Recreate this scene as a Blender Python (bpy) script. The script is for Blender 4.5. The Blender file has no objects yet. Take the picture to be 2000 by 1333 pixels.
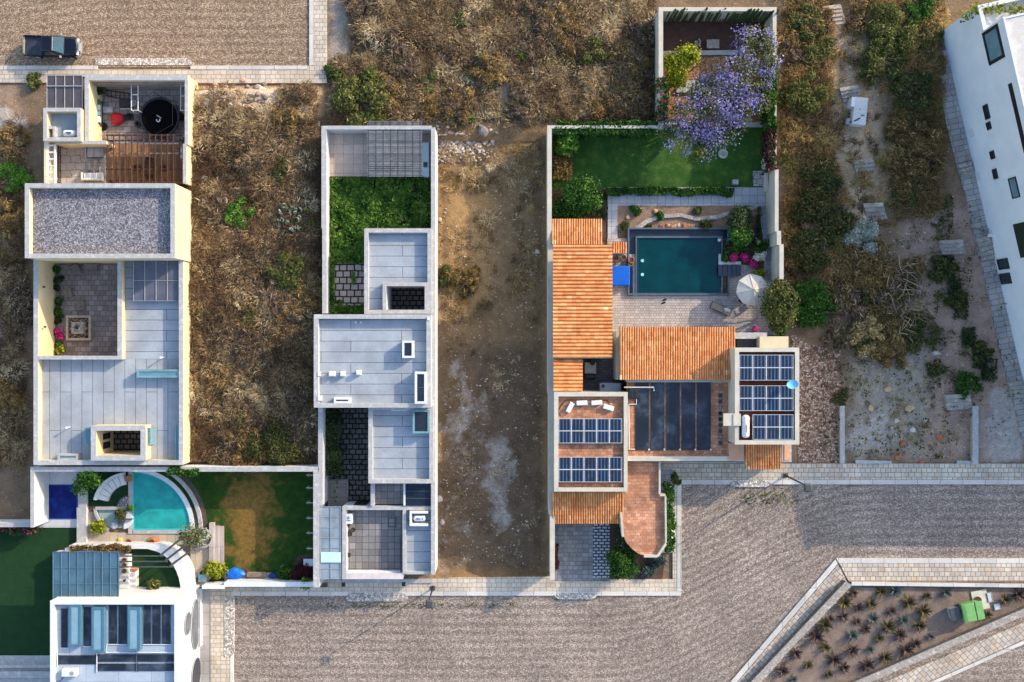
import bpy, math, random
import numpy as np
from mathutils import Vector, noise as mnoise
random.seed(7); RNG = np.random.default_rng(7)
SC = bpy.context.scene; COL = SC.collection
R = math.radians
H = 90.0; K = 20.0
def X(px, z=0.0): return (px-1000.0)/K*(1-z/H)
def Y(py, z=0.0): return -(py-666.5)/K*(1-z/H)
def P(px, py, z=0.0): return Vector((X(px, z), Y(py, z), z))
def U(px, z=0.0): return px/K*(1-z/H)          # a length in photo pixels at height z
# ------------------------------------------------------------------ mesh builder
class MB:
    def __init__(s): s.v = []; s.f = []; s.t = []
    def add(s, vs, fs, t=0.5):
        n = len(s.v); s.v += [tuple(p) for p in vs]
        for f in fs: s.f.append(tuple(i+n for i in f)); s.t.append(t)
        return s
    def box(s, x0, y0, z0, x1, y1, z1, t=0.5, rz=0.0, c=None):
        if x0 > x1: x0, x1 = x1, x0
        if y0 > y1: y0, y1 = y1, y0
        vs = [(x, y, z) for z in (z0, z1) for (x, y) in ((x0, y0), (x1, y0), (x1, y1), (x0, y1))]
        if rz:
            cx, cy = c or ((x0+x1)/2, (y0+y1)/2); k, q = math.cos(rz), math.sin(rz)
            vs = [(cx+(x-cx)*k-(y-cy)*q, cy+(x-cx)*q+(y-cy)*k, z) for x, y, z in vs]
        return s.add(vs, [(3, 2, 1, 0), (4, 5, 6, 7), (0, 1, 5, 4), (1, 2, 6, 5), (2, 3, 7, 6), (3, 0, 4, 7)], t)
    def pbox(s, a, b, c, d, zt, zb, t=0.5):      # photo-pixel rectangle at its top height
        return s.box(X(a, zt), Y(b, zt), zb, X(c, zt), Y(d, zt), zt, t)
    def prism(s, pts, zt, zb, t=0.5):
        n = len(pts)
        if sum(pts[i][0]*pts[(i+1) % n][1]-pts[(i+1) % n][0]*pts[i][1] for i in range(n)) < 0: pts = pts[::-1]
        vs = [(x, y, zb) for x, y in pts]+[(x, y, zt) for x, y in pts]
        fs = [tuple(range(n-1, -1, -1)), tuple(range(n, 2*n))]+[(i, (i+1) % n, n+(i+1) % n, n+i) for i in range(n)]
        return s.add(vs, fs, t)
    def pprism(s, pts, zt, zb, t=0.5): return s.prism([(X(a, zt), Y(b, zt)) for a, b in pts], zt, zb, t)
    def ring(s, x0, y0, x1, y1, w, zt, zb, t=0.5):   # rectangular wall ring, world units
        if x0 > x1: x0, x1 = x1, x0
        if y0 > y1: y0, y1 = y1, y0
        o = [(x0, y0), (x1, y0), (x1, y1), (x0, y1)]; i = [(x0+w, y0+w), (x1-w, y0+w), (x1-w, y1-w), (x0+w, y1-w)]
        vs = [(x, y, zb) for x, y in o]+[(x, y, zt) for x, y in o]+[(x, y, zb) for x, y in i]+[(x, y, zt) for x, y in i]
        fs = []
        for k in range(4):
            n = (k+1) % 4
            fs += [(k, n, 4+n, 4+k), (4+k, 4+n, 12+n, 12+k), (12+k, 12+n, 8+n, 8+k), (8+k, 8+n, n, k)]
        return s.add(vs, fs, t)
    def pring(s, a, b, c, d, w, zt, zb, t=0.5): return s.ring(X(a, zt), Y(d, zt), X(c, zt), Y(b, zt), U(w, zt), zt, zb, t)
    def band(s, inner, outer, zt, zb, t=0.5):    # open strip between two polylines of equal length (world xy)
        n = len(inner)
        vs = [(x, y, z) for z in (zb, zt) for pl in (inner, outer) for x, y in pl]
        a, b, c, d = 0, n, 2*n, 3*n; fs = []
        for k in range(n-1):
            fs += [(c+k, c+k+1, d+k+1, d+k), (a+k, a+k+1, c+k+1, c+k), (d+k, d+k+1, b+k+1, b+k), (b+k, b+k+1, a+k+1, a+k)]
        fs += [(a, c, d, b), (a+n-1, b+n-1, d+n-1, c+n-1)]
        return s.add(vs, fs, t)
    def tube(s, pts, r, n=6, t=0.5):
        pts = [Vector(p) for p in pts]; m = len(pts); rs = r if isinstance(r, (list, tuple)) else [r]*m
        vs = []; fs = []
        for i, p in enumerate(pts):
            d = (pts[min(i+1, m-1)]-pts[max(i-1, 0)]).normalized()
            a = d.cross(Vector((0, 0, 1)) if abs(d.z) < .95 else Vector((1, 0, 0))).normalized(); b = d.cross(a)
            for k in range(n):
                q = 2*math.pi*k/n; vs.append(p+(a*math.cos(q)+b*math.sin(q))*rs[i])
        for i in range(m-1):
            for k in range(n):
                k2 = (k+1) % n; fs.append((i*n+k, i*n+k2, (i+1)*n+k2, (i+1)*n+k))
        fs += [tuple(range(n-1, -1, -1)), tuple(range((m-1)*n, m*n))]
        return s.add(vs, fs, t)
    def lathe(s, c, prof, n=20, t=0.5, a0=0.0, a1=2*math.pi, sx=1.0, sy=1.0):
        full = abs(a1-a0-2*math.pi) < 1e-6; m = n if full else n+1; vs = []; fs = []
        for r, z in prof:
            for k in range(m):
                q = a0+(a1-a0)*k/n; vs.append((c[0]+r*math.cos(q)*sx, c[1]+r*math.sin(q)*sy, c[2]+z))
        for i in range(len(prof)-1):
            for k in range(n):
                k2 = (k+1) % m; fs.append((i*m+k, i*m+k2, (i+1)*m+k2, (i+1)*m+k))
        if full:
            fs += [tuple(range(m-1, -1, -1)), tuple(range((len(prof)-1)*m, len(prof)*m))]
        return s.add(vs, fs, t)
    def cyl(s, c, r, z0, z1, n=16, t=0.5, r2=None): return s.lathe((c[0], c[1], 0), [(r, z0), (r if r2 is None else r2, z1)], n, t)
    def loft(s, outs, t=0.5):
        n = len(outs[0][0]); vs = [(x, y, z) for o, z in outs for x, y in o]; fs = []
        for i in range(len(outs)-1):
            for k in range(n):
                k2 = (k+1) % n; fs.append((i*n+k, i*n+k2, (i+1)*n+k2, (i+1)*n+k))
        fs += [tuple(range(n-1, -1, -1)), tuple(range((len(outs)-1)*n, len(outs)*n))]
        return s.add(vs, fs, t)
    def quad(s, a, b, c, d, t=0.5): return s.add([a, b, c, d], [(0, 1, 2, 3)], t)
    def slab(s, q, th, t=0.5):                    # sloped plate from four top corners
        lo = [(p[0], p[1], p[2]-th) for p in q]
        return s.add(lo+[tuple(p) for p in q], [(3, 2, 1, 0), (4, 5, 6, 7), (0, 1, 5, 4), (1, 2, 6, 5), (2, 3, 7, 6), (3, 0, 4, 7)], t)
def rr(x0, y0, x1, y1, r, n=4):
    out = []
    for cx, cy, a in ((x1-r, y1-r, 0), (x0+r, y1-r, 90), (x0+r, y0+r, 180), (x1-r, y0+r, 270)):
        for k in range(n+1):
            q = R(a+90*k/n); out.append((cx+r*math.cos(q), cy+r*math.sin(q)))
    return out
def arc(cx, cy, r, a0, a1, n=24, sy=1.0):
    return [(cx+r*math.cos(R(a0+(a1-a0)*k/n)), cy+r*sy*math.sin(R(a0+(a1-a0)*k/n))) for k in range(n+1)]
# ------------------------------------------------------------------ objects
def mesh_of(name, mb, off=(0, 0, 0), smooth=False):
    me = bpy.data.meshes.new(name)
    me.from_pydata([(x-off[0], y-off[1], z-off[2]) for x, y, z in mb.v], [], mb.f); me.update()
    a = me.attributes.new('tint', 'FLOAT', 'FACE'); a.data.foreach_set('value', mb.t)
    if smooth: me.polygons.foreach_set('use_smooth', [True]*len(me.polygons))
    return me
def np_mesh(name, V, tint):                       # V: (n, k, 3) separate polygons of k corners
    n, k, _ = V.shape; me = bpy.data.meshes.new(name)
    me.vertices.add(n*k); me.vertices.foreach_set('co', V.astype(np.float32).ravel())
    me.loops.add(n*k); me.loops.foreach_set('vertex_index', np.arange(n*k, dtype=np.int32))
    me.polygons.add(n); me.polygons.foreach_set('loop_start', np.arange(0, n*k, k, dtype=np.int32))
    try: me.polygons.foreach_set('loop_total', np.full(n, k, dtype=np.int32))
    except Exception: pass
    a = me.attributes.new('tint', 'FLOAT', 'FACE'); a.data.foreach_set('value', tint.astype(np.float32))
    me.update(calc_edges=True); return me
def tag(o, label=None, cat=None, group=None, kind=None):
    if label: o['label'] = label
    if cat: o['category'] = cat
    if group: o['group'] = group
    if kind: o['kind'] = kind
    return o
def obj(name, me, m, parent=None):
    o = bpy.data.objects.new(name, me); COL.objects.link(o)
    if m is not None and not me.materials: me.materials.append(m)
    if parent: o.parent = parent
    return o
def thing(name, label, cat, loc=(0, 0, 0), rz=0.0, group=None):
    o = bpy.data.objects.new(name, None); COL.objects.link(o)
    o.location = loc; o.rotation_euler = (0, 0, rz); o.empty_display_size = .3
    return tag(o, label, cat, group)
def rootof(o):
    while o.parent: o = o.parent
    return o
def part(name, mb, m, parent, label=None, smooth=False, local=False):
    off = (0, 0, 0) if local else tuple(rootof(parent).location)
    o = obj(name, mesh_of(name, mb, off, smooth), m, parent)
    if label: o['label'] = label
    return o
def single(name, mb, m, label, cat, group=None, smooth=False, loc=(0, 0, 0), rz=0.0):
    o = obj(name, mesh_of(name, mb, (0, 0, 0) if loc == 'L' else (0, 0, 0), smooth), m)
    o.location = loc; o.rotation_euler = (0, 0, rz)
    return tag(o, label, cat, group)
def struct(name, mb, m):
    return tag(obj(name, mesh_of(name, mb), m), kind='structure')
def dup(root, loc, rz=0.0, label=None, scale=1.0, group=None):
    r = root.copy(); COL.objects.link(r); r.location = loc; r.rotation_euler = (0, 0, rz)
    r.scale = scale if isinstance(scale, tuple) else (scale,)*3
    if label: r['label'] = label
    if group: r['group'] = group
    for ch in list(root.children):
        c = ch.copy(); COL.objects.link(c); c.parent = r
        for g in list(ch.children):
            d = g.copy(); COL.objects.link(d); d.parent = c
    return r
# ------------------------------------------------------------------ materials
def lin(c):
    if isinstance(c, (int, float)): c = (c, c, c)
    return tuple(((v/255)/12.92 if v/255 <= .04045 else ((v/255+.055)/1.055)**2.4) for v in c)+(1.0,)
class NT:
    def __init__(s, name):
        s.m = bpy.data.materials.new(name); s.m.use_nodes = True; s.t = s.m.node_tree; s.n = s.t.nodes; s.n.clear()
        s.out = s.N('ShaderNodeOutputMaterial')
    def N(s, ty, **kw):
        nd = s.n.new(ty)
        for k, v in kw.items(): setattr(nd, k, v)
        return nd
    def L(s, a, b): s.t.links.new(a, b)
    def pos(s, kind='P', rot=0.0):
        if kind == 'P': o = s.N('ShaderNodeNewGeometry').outputs['Position']
        else: o = s.N('ShaderNodeTexCoord').outputs['Object']
        if rot:
            mp = s.N('ShaderNodeMapping'); mp.inputs['Rotation'].default_value = (0, 0, rot); s.L(o, mp.inputs['Vector']); o = mp.outputs['Vector']
        return o
    def noise(s, v, scale, detail=5, rough=.6, dist=0.0):
        nd = s.N('ShaderNodeTexNoise'); s.L(v, nd.inputs['Vector']); nd.inputs['Scale'].default_value = scale
        nd.inputs['Detail'].default_value = detail; nd.inputs['Roughness'].default_value = rough; nd.inputs['Distortion'].default_value = dist
        return nd.outputs['Fac']
    def ramp(s, f, stops):
        nd = s.N('ShaderNodeValToRGB'); cr = nd.color_ramp
        while len(cr.elements) < len(stops): cr.elements.new(.5)
        for e, (p, c) in zip(cr.elements, stops): e.position = p; e.color = lin(c)
        s.L(f, nd.inputs['Fac']); return nd.outputs['Color']
    def rampf(s, f, a, b, lo=0.0, hi=1.0):
        nd = s.N('ShaderNodeMapRange'); s.L(f, nd.inputs['Value'])
        for k, v in zip(('From Min', 'From Max', 'To Min', 'To Max'), (a, b, lo, hi)): nd.inputs[k].default_value = v
        return nd.outputs['Result']
    def mix(s, a, b, f, mode='MIX'):
        nd = s.N('ShaderNodeMix', data_type='RGBA', blend_type=mode)
        for i, v in ((0, f), (6, a), (7, b)):
            if hasattr(v, 'is_output'): s.L(v, nd.inputs[i])
            else: nd.inputs[i].default_value = v
        return nd.outputs[2]
    def math(s, op, a, b=0.0):
        nd = s.N('ShaderNodeMath', operation=op)
        for i, v in ((0, a), (1, b)):
            if hasattr(v, 'is_output'): s.L(v, nd.inputs[i])
            else: nd.inputs[i].default_value = v
        return nd.outputs[0]
    def attr(s, name='tint'): 
        nd = s.N('ShaderNodeAttribute'); nd.attribute_name = name; return nd.outputs
    def bump(s, h, st, d=.05):
        nd = s.N('ShaderNodeBump'); nd.inputs['Strength'].default_value = st; nd.inputs['Distance'].default_value = d
        s.L(h, nd.inputs['Height']); return nd.outputs['Normal']
    def bsdf(s, col, rough=.85, spec=.3, metal=0.0, nrm=None, **kw):
        b = s.N('ShaderNodeBsdfPrincipled')
        if hasattr(col, 'is_output'): s.L(col, b.inputs['Base Color'])
        else: b.inputs['Base Color'].default_value = col
        b.inputs['Roughness'].default_value = rough; b.inputs['Specular IOR Level'].default_value = spec; b.inputs['Metallic'].default_value = metal
        if nrm: s.L(nrm, b.inputs['Normal'])
        for k, v in kw.items(): b.inputs[k].default_value = v
        s.L(b.outputs[0], s.out.inputs[0]); return s.m
def M(name, c1, c2=None, scale=1.2, rough=.85, spec=.3, metal=0.0, bump=0.0, bscale=12.0, tint=0.0, rand=0.0, coord='P', c3=None, fine=0.0, streak=0.0):
    """noise-mottled surface: c1..c2 (..c3) by large noise, fine grain, per-face tint, per-object random."""
    t = NT(name); v = t.pos(coord); c2 = c2 or tuple(max(0, q*.88) for q in c1)
    f = t.noise(v, scale, 6, .62)
    st = [(.32, c1), (.68, c2)] if c3 is None else [(.3, c1), (.5, c2), (.72, c3)]
    col = t.ramp(f, st)
    if fine:
        g = t.rampf(t.noise(v, bscale, 3, .7), .3, .7, 1-fine, 1+fine); col = t.mix(col, g, 1.0, 'MULTIPLY')
    if tint:
        g = t.rampf(t.attr()['Fac'], 0, 1, 1-tint, 1+tint); col = t.mix(col, g, 1.0, 'MULTIPLY')
    if rand:
        oi = t.N('ShaderNodeObjectInfo').outputs['Random']; g = t.rampf(oi, 0, 1, 1-rand, 1+rand); col = t.mix(col, g, 1.0, 'MULTIPLY')
    nr = t.bump(t.noise(v, bscale, 4, .65), bump) if bump else None
    return t.bsdf(col, rough, spec, metal, nr)
def MP(name, c1, c2, mortar, bw, bh, ms=.03, rot=0.0, off=.5, dist=.06, stain=.25, c3=None, squash=1.0, sq=2, rough=.8, bump=.4, stainscale=.35, mort_smooth=.1):
    """stone or slab paving laid in courses."""
    t = NT(name); v0 = t.pos('P', rot)
    nd = t.N('ShaderNodeTexNoise'); t.L(v0, nd.inputs['Vector']); nd.inputs['Scale'].default_value = 1.7
    ofs = t.N('ShaderNodeVectorMath', operation='SCALE'); t.L(nd.outputs['Color'], ofs.inputs[0]); ofs.inputs['Scale'].default_value = dist*2
    ad = t.N('ShaderNodeVectorMath', operation='ADD'); t.L(v0, ad.inputs[0]); t.L(ofs.outputs[0], ad.inputs[1])
    br = t.N('ShaderNodeTexBrick'); t.L(ad.outputs[0], br.inputs['Vector'])
    br.offset = off; br.squash = squash; br.squash_frequency = sq
    br.inputs['Scale'].default_value = 1.0; br.inputs['Brick Width'].default_value = bw; br.inputs['Row Height'].default_value = bh
    br.inputs['Mortar Size'].default_value = ms; br.inputs['Mortar Smooth'].default_value = mort_smooth
    br.inputs['Color1'].default_value = lin(c1); br.inputs['Color2'].default_value = lin(c2); br.inputs['Mortar'].default_value = lin(mortar)
    col = br.outputs['Color']
    if c3:
        br2 = t.N('ShaderNodeTexBrick'); t.L(ad.outputs[0], br2.inputs['Vector']); br2.offset = off; br2.squash = squash; br2.squash_frequency = sq
        for k, q in (('Scale', 1.0), ('Brick Width', bw), ('Row Height', bh), ('Mortar Size', 0.0), ('Bias', -.62)): br2.inputs[k].default_value = q
        br2.inputs['Color1'].default_value = (0, 0, 0, 1); br2.inputs['Color2'].default_value = (1, 1, 1, 1)
        mp = t.N('ShaderNodeMapping'); mp.inputs['Location'].default_value = (bw*40, bh*26, 0); t.L(ad.outputs[0], mp.inputs['Vector']); t.L(mp.outputs[0], br2.inputs['Vector'])
        f = t.math('MULTIPLY', br2.outputs['Color'], t.math('SUBTRACT', 1.0, br.outputs['Fac']))
        col = t.mix(col, lin(c3), f)
    g = t.rampf(t.noise(v0, stainscale, 5, .6), .3, .7, 1-stain, 1+stain*.5); col = t.mix(col, g, 1.0, 'MULTIPLY')
    g = t.rampf(t.noise(v0, 9, 3, .7), .25, .75, .86, 1.12); col = t.mix(col, g, 1.0, 'MULTIPLY')
    nr = t.bump(t.math('SUBTRACT', 1.0, br.outputs['Fac']), bump, .03)
    return t.bsdf(col, rough, .3, 0, nr)
def MC(name, c1, c2, c3, gap, cell=4.5, band=0.0, brot=0.0, stain=.2, bump=.6, bandscale=.45, curve=None):
    """cobbles, gravel or river stones: one colour per Voronoi cell, dark gaps, faint courses."""
    t = NT(name); v = t.pos('P')
    if curve:                                     # bend the courses along the street: (x0, x1, rise)
        sx = t.N('ShaderNodeSeparateXYZ'); t.L(v, sx.inputs[0]); mr = t.N('ShaderNodeMapRange', interpolation_type='SMOOTHSTEP'); t.L(sx.outputs[0], mr.inputs['Value'])
        for k, q in zip(('From Min', 'From Max', 'To Min', 'To Max'), (curve[0], curve[1], 0, curve[2])): mr.inputs[k].default_value = q
        cx = t.N('ShaderNodeCombineXYZ'); t.L(t.math('MULTIPLY', sx.outputs[0], .82), cx.inputs[0]); t.L(t.math('MULTIPLY', t.math('SUBTRACT', sx.outputs[1], mr.outputs['Result']), 1.25), cx.inputs[1]); v = cx.outputs[0]
    vo = t.N('ShaderNodeTexVoronoi'); t.L(v, vo.inputs['Vector']); vo.inputs['Scale'].default_value = cell
    ve = t.N('ShaderNodeTexVoronoi', feature='DISTANCE_TO_EDGE'); t.L(v, ve.inputs['Vector']); ve.inputs['Scale'].default_value = cell
    sp = t.N('ShaderNodeSeparateColor'); t.L(vo.outputs['Color'], sp.inputs[0])
    col = t.ramp(sp.outputs[0], [(0.05, c1), (.5, c2), (.95, c3)])
    e = t.rampf(ve.outputs['Distance'], .02, .16, 1, 0); col = t.mix(col, lin(gap), t.math('MULTIPLY', e, .8))
    if band:
        vr = v if curve else t.pos('P', brot)
        w = t.N('ShaderNodeTexWave', wave_type='BANDS', bands_direction='Y'); t.L(vr, w.inputs['Vector']); w.inputs['Scale'].default_value = bandscale
        w.inputs['Distortion'].default_value = 1.1; w.inputs['Detail'].default_value = 3; w.inputs['Detail Scale'].default_value = .9
        k = t.math('MULTIPLY', w.outputs['Fac'], t.rampf(t.noise(t.pos('P'), .16, 3), .3, .6, .25, 1.0)); g = t.rampf(k, 0.0, .8, 1-band*.6, 1+band); col = t.mix(col, g, 1.0, 'MULTIPLY')
    g = t.rampf(t.noise(t.pos('P'), .14, 8, .72), .28, .72, 1-stain*1.3, 1+stain*1.1); col = t.mix(col, g, 1.0, 'MULTIPLY')
    nr = t.bump(ve.outputs['Distance'], bump, .08)
    return t.bsdf(col, .9, .2, 0, nr)
def MG(name, tintc, dark=(60, 80, 95), diff=.25, rough=.05, ior=1.5, bump=0.0, bscale=2.0):
    """see-through sheet (glass, water): transparent + a little diffuse + Fresnel gloss."""
    t = NT(name); v = t.pos('P')
    tr = t.N('ShaderNodeBsdfTransparent'); tr.inputs[0].default_value = lin(tintc)
    di = t.N('ShaderNodeBsdfDiffuse')
    t.L(t.ramp(t.noise(v, .8, 4), [(.3, dark), (.7, tuple(min(255, q*1.25) for q in dark))]), di.inputs[0])
    gl = t.N('ShaderNodeBsdfGlossy'); gl.inputs['Roughness'].default_value = rough
    a = t.N('ShaderNodeMixShader'); a.inputs[0].default_value = diff; t.L(tr.outputs[0], a.inputs[1]); t.L(di.outputs[0], a.inputs[2])
    fr = t.N('ShaderNodeFresnel'); fr.inputs[0].default_value = ior
    b = t.N('ShaderNodeMixShader'); t.L(fr.outputs[0], b.inputs[0]); t.L(a.outputs[0], b.inputs[1]); t.L(gl.outputs[0], b.inputs[2])
    if bump:
        n_ = t.bump(t.noise(v, bscale, 3, .5, .5), bump, .1); t.L(n_, gl.inputs['Normal'])
    t.L(b.outputs[0], t.out.inputs[0]); return t.m
def MT(name, stops, rough=.8, rand=.12, trans=0.0, spec=.2, dirt=0.0):
    """foliage, grass and tiles: colour ramp over the per-face tint, varied per object."""
    t = NT(name); col = t.ramp(t.attr()['Fac'], stops)
    if rand:
        oi = t.N('ShaderNodeObjectInfo').outputs['Random']; col = t.mix(col, t.rampf(oi, 0, 1, 1-rand, 1+rand), 1.0, 'MULTIPLY')
    if dirt: col = t.mix(col, t.rampf(t.noise(t.pos('P'), .9, 7, .72), .3, .72, 1-dirt, 1+dirt*.5), 1.0, 'MULTIPLY')
    m = t.bsdf(col, rough, spec)
    if trans:
        b = [x for x in t.n if x.type == 'BSDF_PRINCIPLED'][0]; tl = t.N('ShaderNodeBsdfTranslucent'); t.L(col, tl.inputs[0])
        mx = t.N('ShaderNodeMixShader'); mx.inputs[0].default_value = trans; t.L(b.outputs[0], mx.inputs[1]); t.L(tl.outputs[0], mx.inputs[2]); t.L(mx.outputs[0], t.out.inputs[0])
    return m
EXPO = 1.48
# ------------------------------------------------------------------ palette
m_beige = M('beige_plaster', (212, 194, 156), (196, 176, 140), .6, .9, fine=.05, bump=.08)
m_white = M('white_plaster', (202, 202, 201), (182, 182, 181), .5, .9, fine=.04, bump=.05)
m_cap = M('pale_coping', (182, 180, 178), (156, 155, 154), 1.6, .85, fine=.1, c3=(190, 188, 185))
m_sand = M('sand_plaster', (192, 184, 166), (174, 165, 148), .5, .9, fine=.05, bump=.06)
m_black = M('black_metal', (26, 27, 30), (34, 34, 36), 3, .45, .5)
m_dgrey = M('dark_grey_metal', (58, 62, 66), (72, 74, 78), 3, .5, .4)
m_grey = M('grey_metal', (132, 136, 140), (150, 152, 156), 3, .5, .4)
m_wmetal = M('white_paint', (212, 214, 216), (198, 200, 202), 3, .45, .4)
m_wood = M('brown_timber', (84, 56, 42), (62, 40, 30), 3, .7, fine=.2)
m_woodpale = M('weathered_timber', (150, 132, 112), (126, 110, 94), 3, .75, fine=.15)
m_rubber = M('black_rubber', (20, 20, 21), None, 3, .8)
m_rgravel = MC('roof_gravel', (88, 88, 94), (132, 130, 136), (178, 174, 178), (62, 62, 68), 10, stain=.12, bump=.5)
m_memb = MP('roof_membrane', (156, 163, 170), (149, 156, 164), (86, 88, 92), 7.5, 1.0, .028, off=.37, dist=.012, stain=.24, bump=.1, stainscale=.5)
m_memb2 = MP('roof_membrane_lengthwise', (159, 164, 169), (151, 157, 163), (94, 96, 100), 8.5, 1.02, .026, rot=R(90), off=.43, dist=.012, stain=.24, bump=.1, stainscale=.5)
m_flag = MP('flagstones', (140, 136, 134), (112, 110, 110), (92, 84, 80), .62, .62, .03, off=.0, stain=.3)
m_flagpink = MP('pink_flagstones', (156, 144, 138), (124, 114, 111), (100, 94, 92), .55, .5, .03, off=.5, stain=.3, c3=(104, 86, 80))
m_cream = MP('cream_flagstones', (200, 178, 152), (176, 150, 126), (150, 132, 112), .75, .75, .03, off=.0, stain=.25)
m_dstone = MP('dark_stepping_flags', (112, 106, 104), (88, 84, 84), (28, 30, 22), .62, .5, .07, off=.5, stain=.25)
m_sidewalk = MP('pavement_stone', (206, 192, 172), (186, 174, 158), (140, 128, 114), .48, .42, .025, stain=.25, c3=(172, 150, 124), squash=1.3, sq=2)
m_sidewalk2 = MP('mixed_pavement_stone', (206, 194, 174), (178, 168, 156), (128, 116, 102), .5, .44, .03, stain=.22, c3=(178, 120, 76), squash=1.3, sq=3)
m_sidewalk3 = MP('mixed_pavement_stone_slanted', (200, 188, 170), (172, 162, 152), (124, 112, 100), .5, .44, .03, rot=R(45), stain=.3, c3=(176, 128, 84), squash=1.3, sq=3)
m_kerb = MP('kerb_stone', (206, 200, 190), (188, 184, 178), (140, 136, 130), 2.2, 6, .03, stain=.22)
m_road = MC('cobbled_road', (119, 106, 96), (156, 141, 129), (186, 170, 156), (87, 77, 70), 8.6, band=.2, stain=.19, bandscale=.3, curve=(9, 35, 9.5), )
m_roadN = MC('cobbled_road_north', (118, 98, 82), (154, 132, 110), (186, 164, 138), (88, 70, 56), 8.2, band=.18, stain=.14, bandscale=.3, curve=(-60, -38, 3.0))
m_ramp = MC('white_pebble_ramp', (150, 142, 132), (206, 198, 188), (232, 226, 218), (104, 96, 88), 5.5, stain=.12)
m_deck = MP('pool_deck_stone', (186, 176, 170), (160, 150, 146), (122, 114, 112), .5, .25, .02, off=.5, stain=.2, c3=(180, 160, 146), squash=.5, sq=2)
m_bluepath = MP('slate_path', (150, 154, 160), (130, 134, 142), (104, 106, 112), 1.0, .5, .025, stain=.15)
m_terra = MP('terracotta_floor', (200, 144, 110), (174, 116, 86), (146, 106, 86), .42, .3, .016, stain=.42, c3=(216, 178, 150), stainscale=.8, dist=.09)
m_terradark = M('brown_brick_floor', (116, 66, 46), (92, 52, 38), 2.5, .85, fine=.15)
m_lawn = M('lawn_green', (38, 74, 22), (50, 86, 28), .9, .95, fine=.4, bump=.8, bscale=14, c3=(84, 104, 44))
m_turf = M('artificial_turf', (22, 58, 26), (18, 48, 22), 1.2, .95, fine=.3, bump=.5, bscale=26)
m_soil = M('dark_soil', (92, 70, 58), (70, 52, 44), 1.2, .95, fine=.3, bump=.7, bscale=9)
m_ogravel = MC('orange_gravel', (130, 88, 58), (178, 130, 92), (206, 166, 130), (90, 62, 44), 8, stain=.15)
m_river = MC('river_stones', (112, 80, 62), (158, 128, 106), (200, 178, 158), (66, 50, 42), 5.4, stain=.2, bump=1)
m_rstone = M('rough_stone', (176, 166, 154), (142, 134, 126), 2.2, .9, fine=.3, bump=.9, bscale=6, c3=(196, 186, 172))
m_dwall = M('rubble_wall_stone', (120, 112, 106), (88, 82, 80), 2.6, .9, fine=.3, bump=.9, bscale=6, c3=(150, 140, 130))
m_steps = MP('step_stone', (176, 170, 164), (150, 146, 142), (70, 66, 62), 3.2, .42, .05, dist=.05, stain=.2)
m_glassroof = MG('canopy_glass', (168, 190, 202), (92, 128, 148), .42, .05)
m_glassdark = MG('tinted_glass', (70, 84, 100), (34, 48, 66), .55, .05)
m_skyglass = M('skylight_glass', (104, 142, 152), (84, 124, 138), .5, .1, .6)
m_aqua = MG('aqua_glass', (160, 196, 200), (124, 164, 174), .55, .06)
m_win = M('dark_window_glass', (28, 34, 42), (38, 46, 56), .5, .06, .6)
m_bluewin = M('blue_window_glass', (84, 112, 126), (112, 138, 150), .5, .06, .6)
m_poolmat = M('black_heating_mat', (20, 24, 32), (30, 36, 46), .55, .32, .5, bump=.15, bscale=3, c3=(74, 84, 98))  # paler blotches in the base colour paint a dusty sheen
# ------------------------------------------------------------------ world, sun, camera
SUN_AZ, SUN_EL = 33.0, 21.5
w = bpy.data.worlds.new('World'); SC.world = w; w.use_nodes = True
nt = w.node_tree; bg = nt.nodes['Background']
sky = nt.nodes.new('ShaderNodeTexSky'); sky.sky_type = 'NISHITA'; sky.sun_disc = False
sky.sun_elevation = R(SUN_EL); sky.sun_rotation = R(90-SUN_AZ); sky.air_density = 1.0; sky.dust_density = 1.6; sky.ozone_density = 1.2
nt.links.new(sky.outputs[0], bg.inputs[0]); bg.inputs[1].default_value = .15
sl = bpy.data.lights.new('sun', 'SUN'); sl.energy = 2.05; sl.angle = R(.6); sl.color = (1.0, .84, .64)
so = bpy.data.objects.new('sun', sl); COL.objects.link(so)
d = Vector((-math.cos(R(SUN_EL))*math.cos(R(SUN_AZ)), -math.cos(R(SUN_EL))*math.sin(R(SUN_AZ)), -math.sin(R(SUN_EL))))
so.rotation_euler = d.to_track_quat('-Z', 'Y').to_euler(); so.location = (40, 30, 60)
cam = bpy.data.cameras.new('camera'); cam.sensor_width = 36; cam.lens = 36*H/100.0; cam.clip_end = 600
co = bpy.data.objects.new('camera', cam); COL.objects.link(co); co.location = (0, 0, H); SC.camera = co
vs = SC.view_settings; vs.view_transform = 'Standard'; vs.look = 'None'; vs.gamma = 1.0; vs.use_curve_mapping = False; vs.exposure = EXPO
SC.cycles.max_bounces = 6; SC.cycles.transparent_max_bounces = 12; SC.cycles.use_denoising = True
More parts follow.
